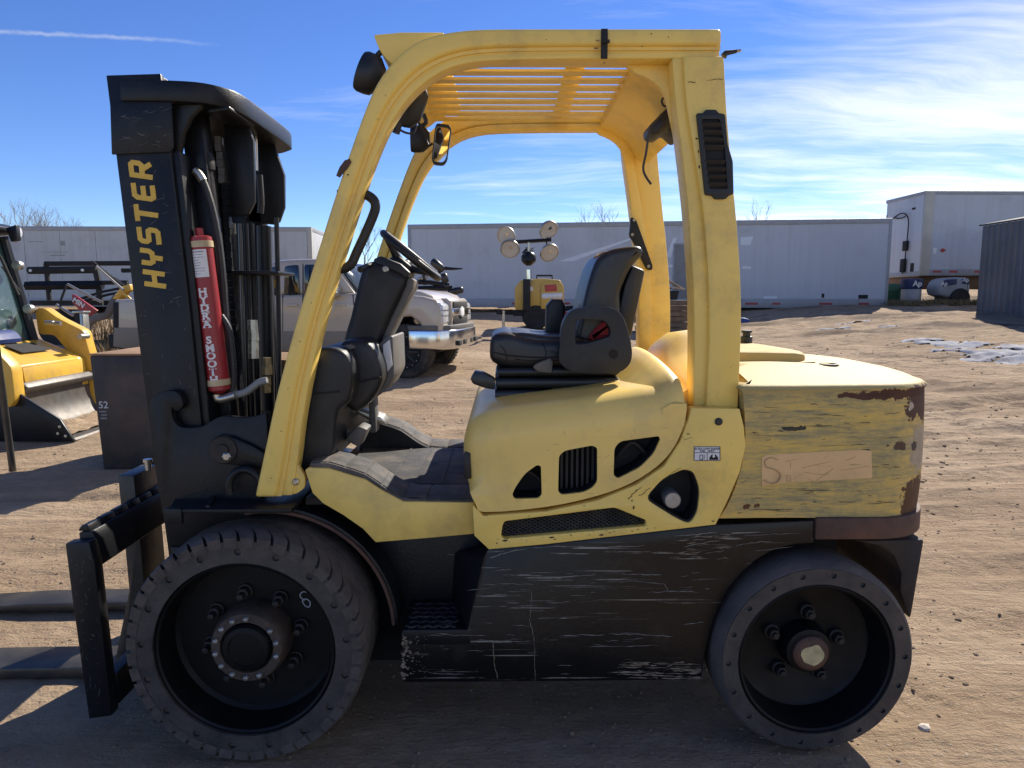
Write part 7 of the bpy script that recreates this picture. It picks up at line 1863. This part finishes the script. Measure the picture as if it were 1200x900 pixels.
# gray curved boom with yellow end
bY = 13.2
bo = thing('loader_boom', 'gray curved loader boom with a yellow bracket, left of the mast', 'boom', (P(125, 370, bY).x, bY, gz(-7, bY)))
prism('boom_arm', spl(Q(bY, '98,385 100,374 112,369 122,366 128,352 135,344 136,352 130,366 122,374 108,378 104,386'), 2, True), bY, bY + .12, M['boomgray'] if 'boomgray' in M else M['gray_plastic'], bo, bevel=.01)
prism('boom_bracket', Q(bY, '133,350 143,336 153,333 155,340 147,342 140,351'), bY - .04, bY + .2, M['cat_yellow'], bo, bevel=.008)
prism('boom_bracket', Q(bY, '146,342 155,350 153,351 144,345'), bY - .04, bY + .0, M['cat_yellow'], bo, bevel=.004)
tube('boom_cylinder', [P(108, 307, bY), P(120, 317, bY), P(146, 337, bY)], .035, M['black_steel'], bo, n=8); tube('boom_rod', [P(113, 312, bY - .1), P(145, 340, bY - .1)], .022, M['zinc'], bo, n=8); tube('boom_rod', [P(126, 322, bY + .1), P(150, 336, bY + .1)], .028, M['black_steel'], bo, n=8)
# bollard
q = P(92, 385, 10.6); o = thing('bollard', 'square black and gray post standing between the loader and the pickup', 'post', (q.x, 10.6, gz(q.x, 10.6)))
x0, x1 = P(87.5, 380, 10.6).x, P(98, 380, 10.6).x; zt = P(0, 367, 10.6).z
box('post_body', (x0, 10.6, gz(q.x, 10.6) - .02), (x0 + (x1 - x0) * .6, 10.75, zt), M['dark'], o, .006); box('post_face', (x0 + (x1 - x0) * .6 + .001, 10.6, gz(q.x, 10.6) - .02), (x1, 10.75, zt), M['zinc'], o, .006); box('post_cap', (x0 - .02, 10.58, zt + .001), (x1 + .02, 10.77, zt + .03), M['zinc'], o, .004)
box_z = gz(-6, 9.5)
a_, b_ = P(98, 405, 9.6), P(132, 411, 9.6)
o = box('steel_channel', (a_.x, 9.6, gz(a_.x, 9.6) - .01), (b_.x + .4, 9.8, gz(a_.x, 9.6) + .20), M['dark'], None, .01); setp(o, 'dark steel channel lying on the dirt behind the pickup tailgate', 'channel')
# black machine standing beyond the bonnet
kY = 14.6
km = thing('exercise_machine', 'black padded machine with handles standing beyond the pickup bonnet', 'machine', (P(505, 345, kY).x, kY, gz(-1.5, kY)))
tube('frame_bar', [P(470, 339, kY), P(500, 338, kY), P(530, 337.5, kY)], .055, M['black_steel'], km); tube('frame_bar', [P(478, 330, kY), P(505, 331, kY), P(520, 334, kY)], .05, M['black_steel'], km)
tube('frame_bar', [P(512, 338, kY), P(512, 360, kY), Vector((P(512, 360, kY).x, kY, gz(-1.5, kY)))], .06, M['black_steel'], km); tube('frame_bar', [P(490, 338, kY), Vector((P(490, 360, kY).x, kY, gz(-1.5, kY)))], .06, M['black_steel'], km)
def pad(px, py, a, l, w, Y=kY):
    c = P(px, py, Y); d = Vector((math.cos(R(a)), 0, math.sin(R(a))))
    bm = BM(); a_tube(bm, [c - d * l, c - d * l * .8, c, c + d * l * .8, c + d * l], [w * .5, w * .95, w, w * .95, w * .5], 12); ob('pad', bm, M['seat_vinyl'], km, smooth=60, bevel=.0)
pad(513, 311, -42, .16, .085); pad(521, 326, -75, .10, .075); pad(534, 341, 12, .16, .075); pad(524, 335, 0, .06, .06)
tube('handle', [P(518, 314, kY), P(530, 315, kY), P(542, 314.8, kY)], [.04, .03, .012], M['black_steel'], km); tube('frame_bar', [P(514, 314, kY), P(516, 328, kY)], .03, M['black_steel'], km)
tube('frame_bar', [P(496, 318, kY), P(498, 334, kY)], .035, M['black_steel'], km); tube('frame_bar', [P(486, 334, kY), P(492, 326, kY), P(502, 325, kY)], .03, M['zinc'], km)
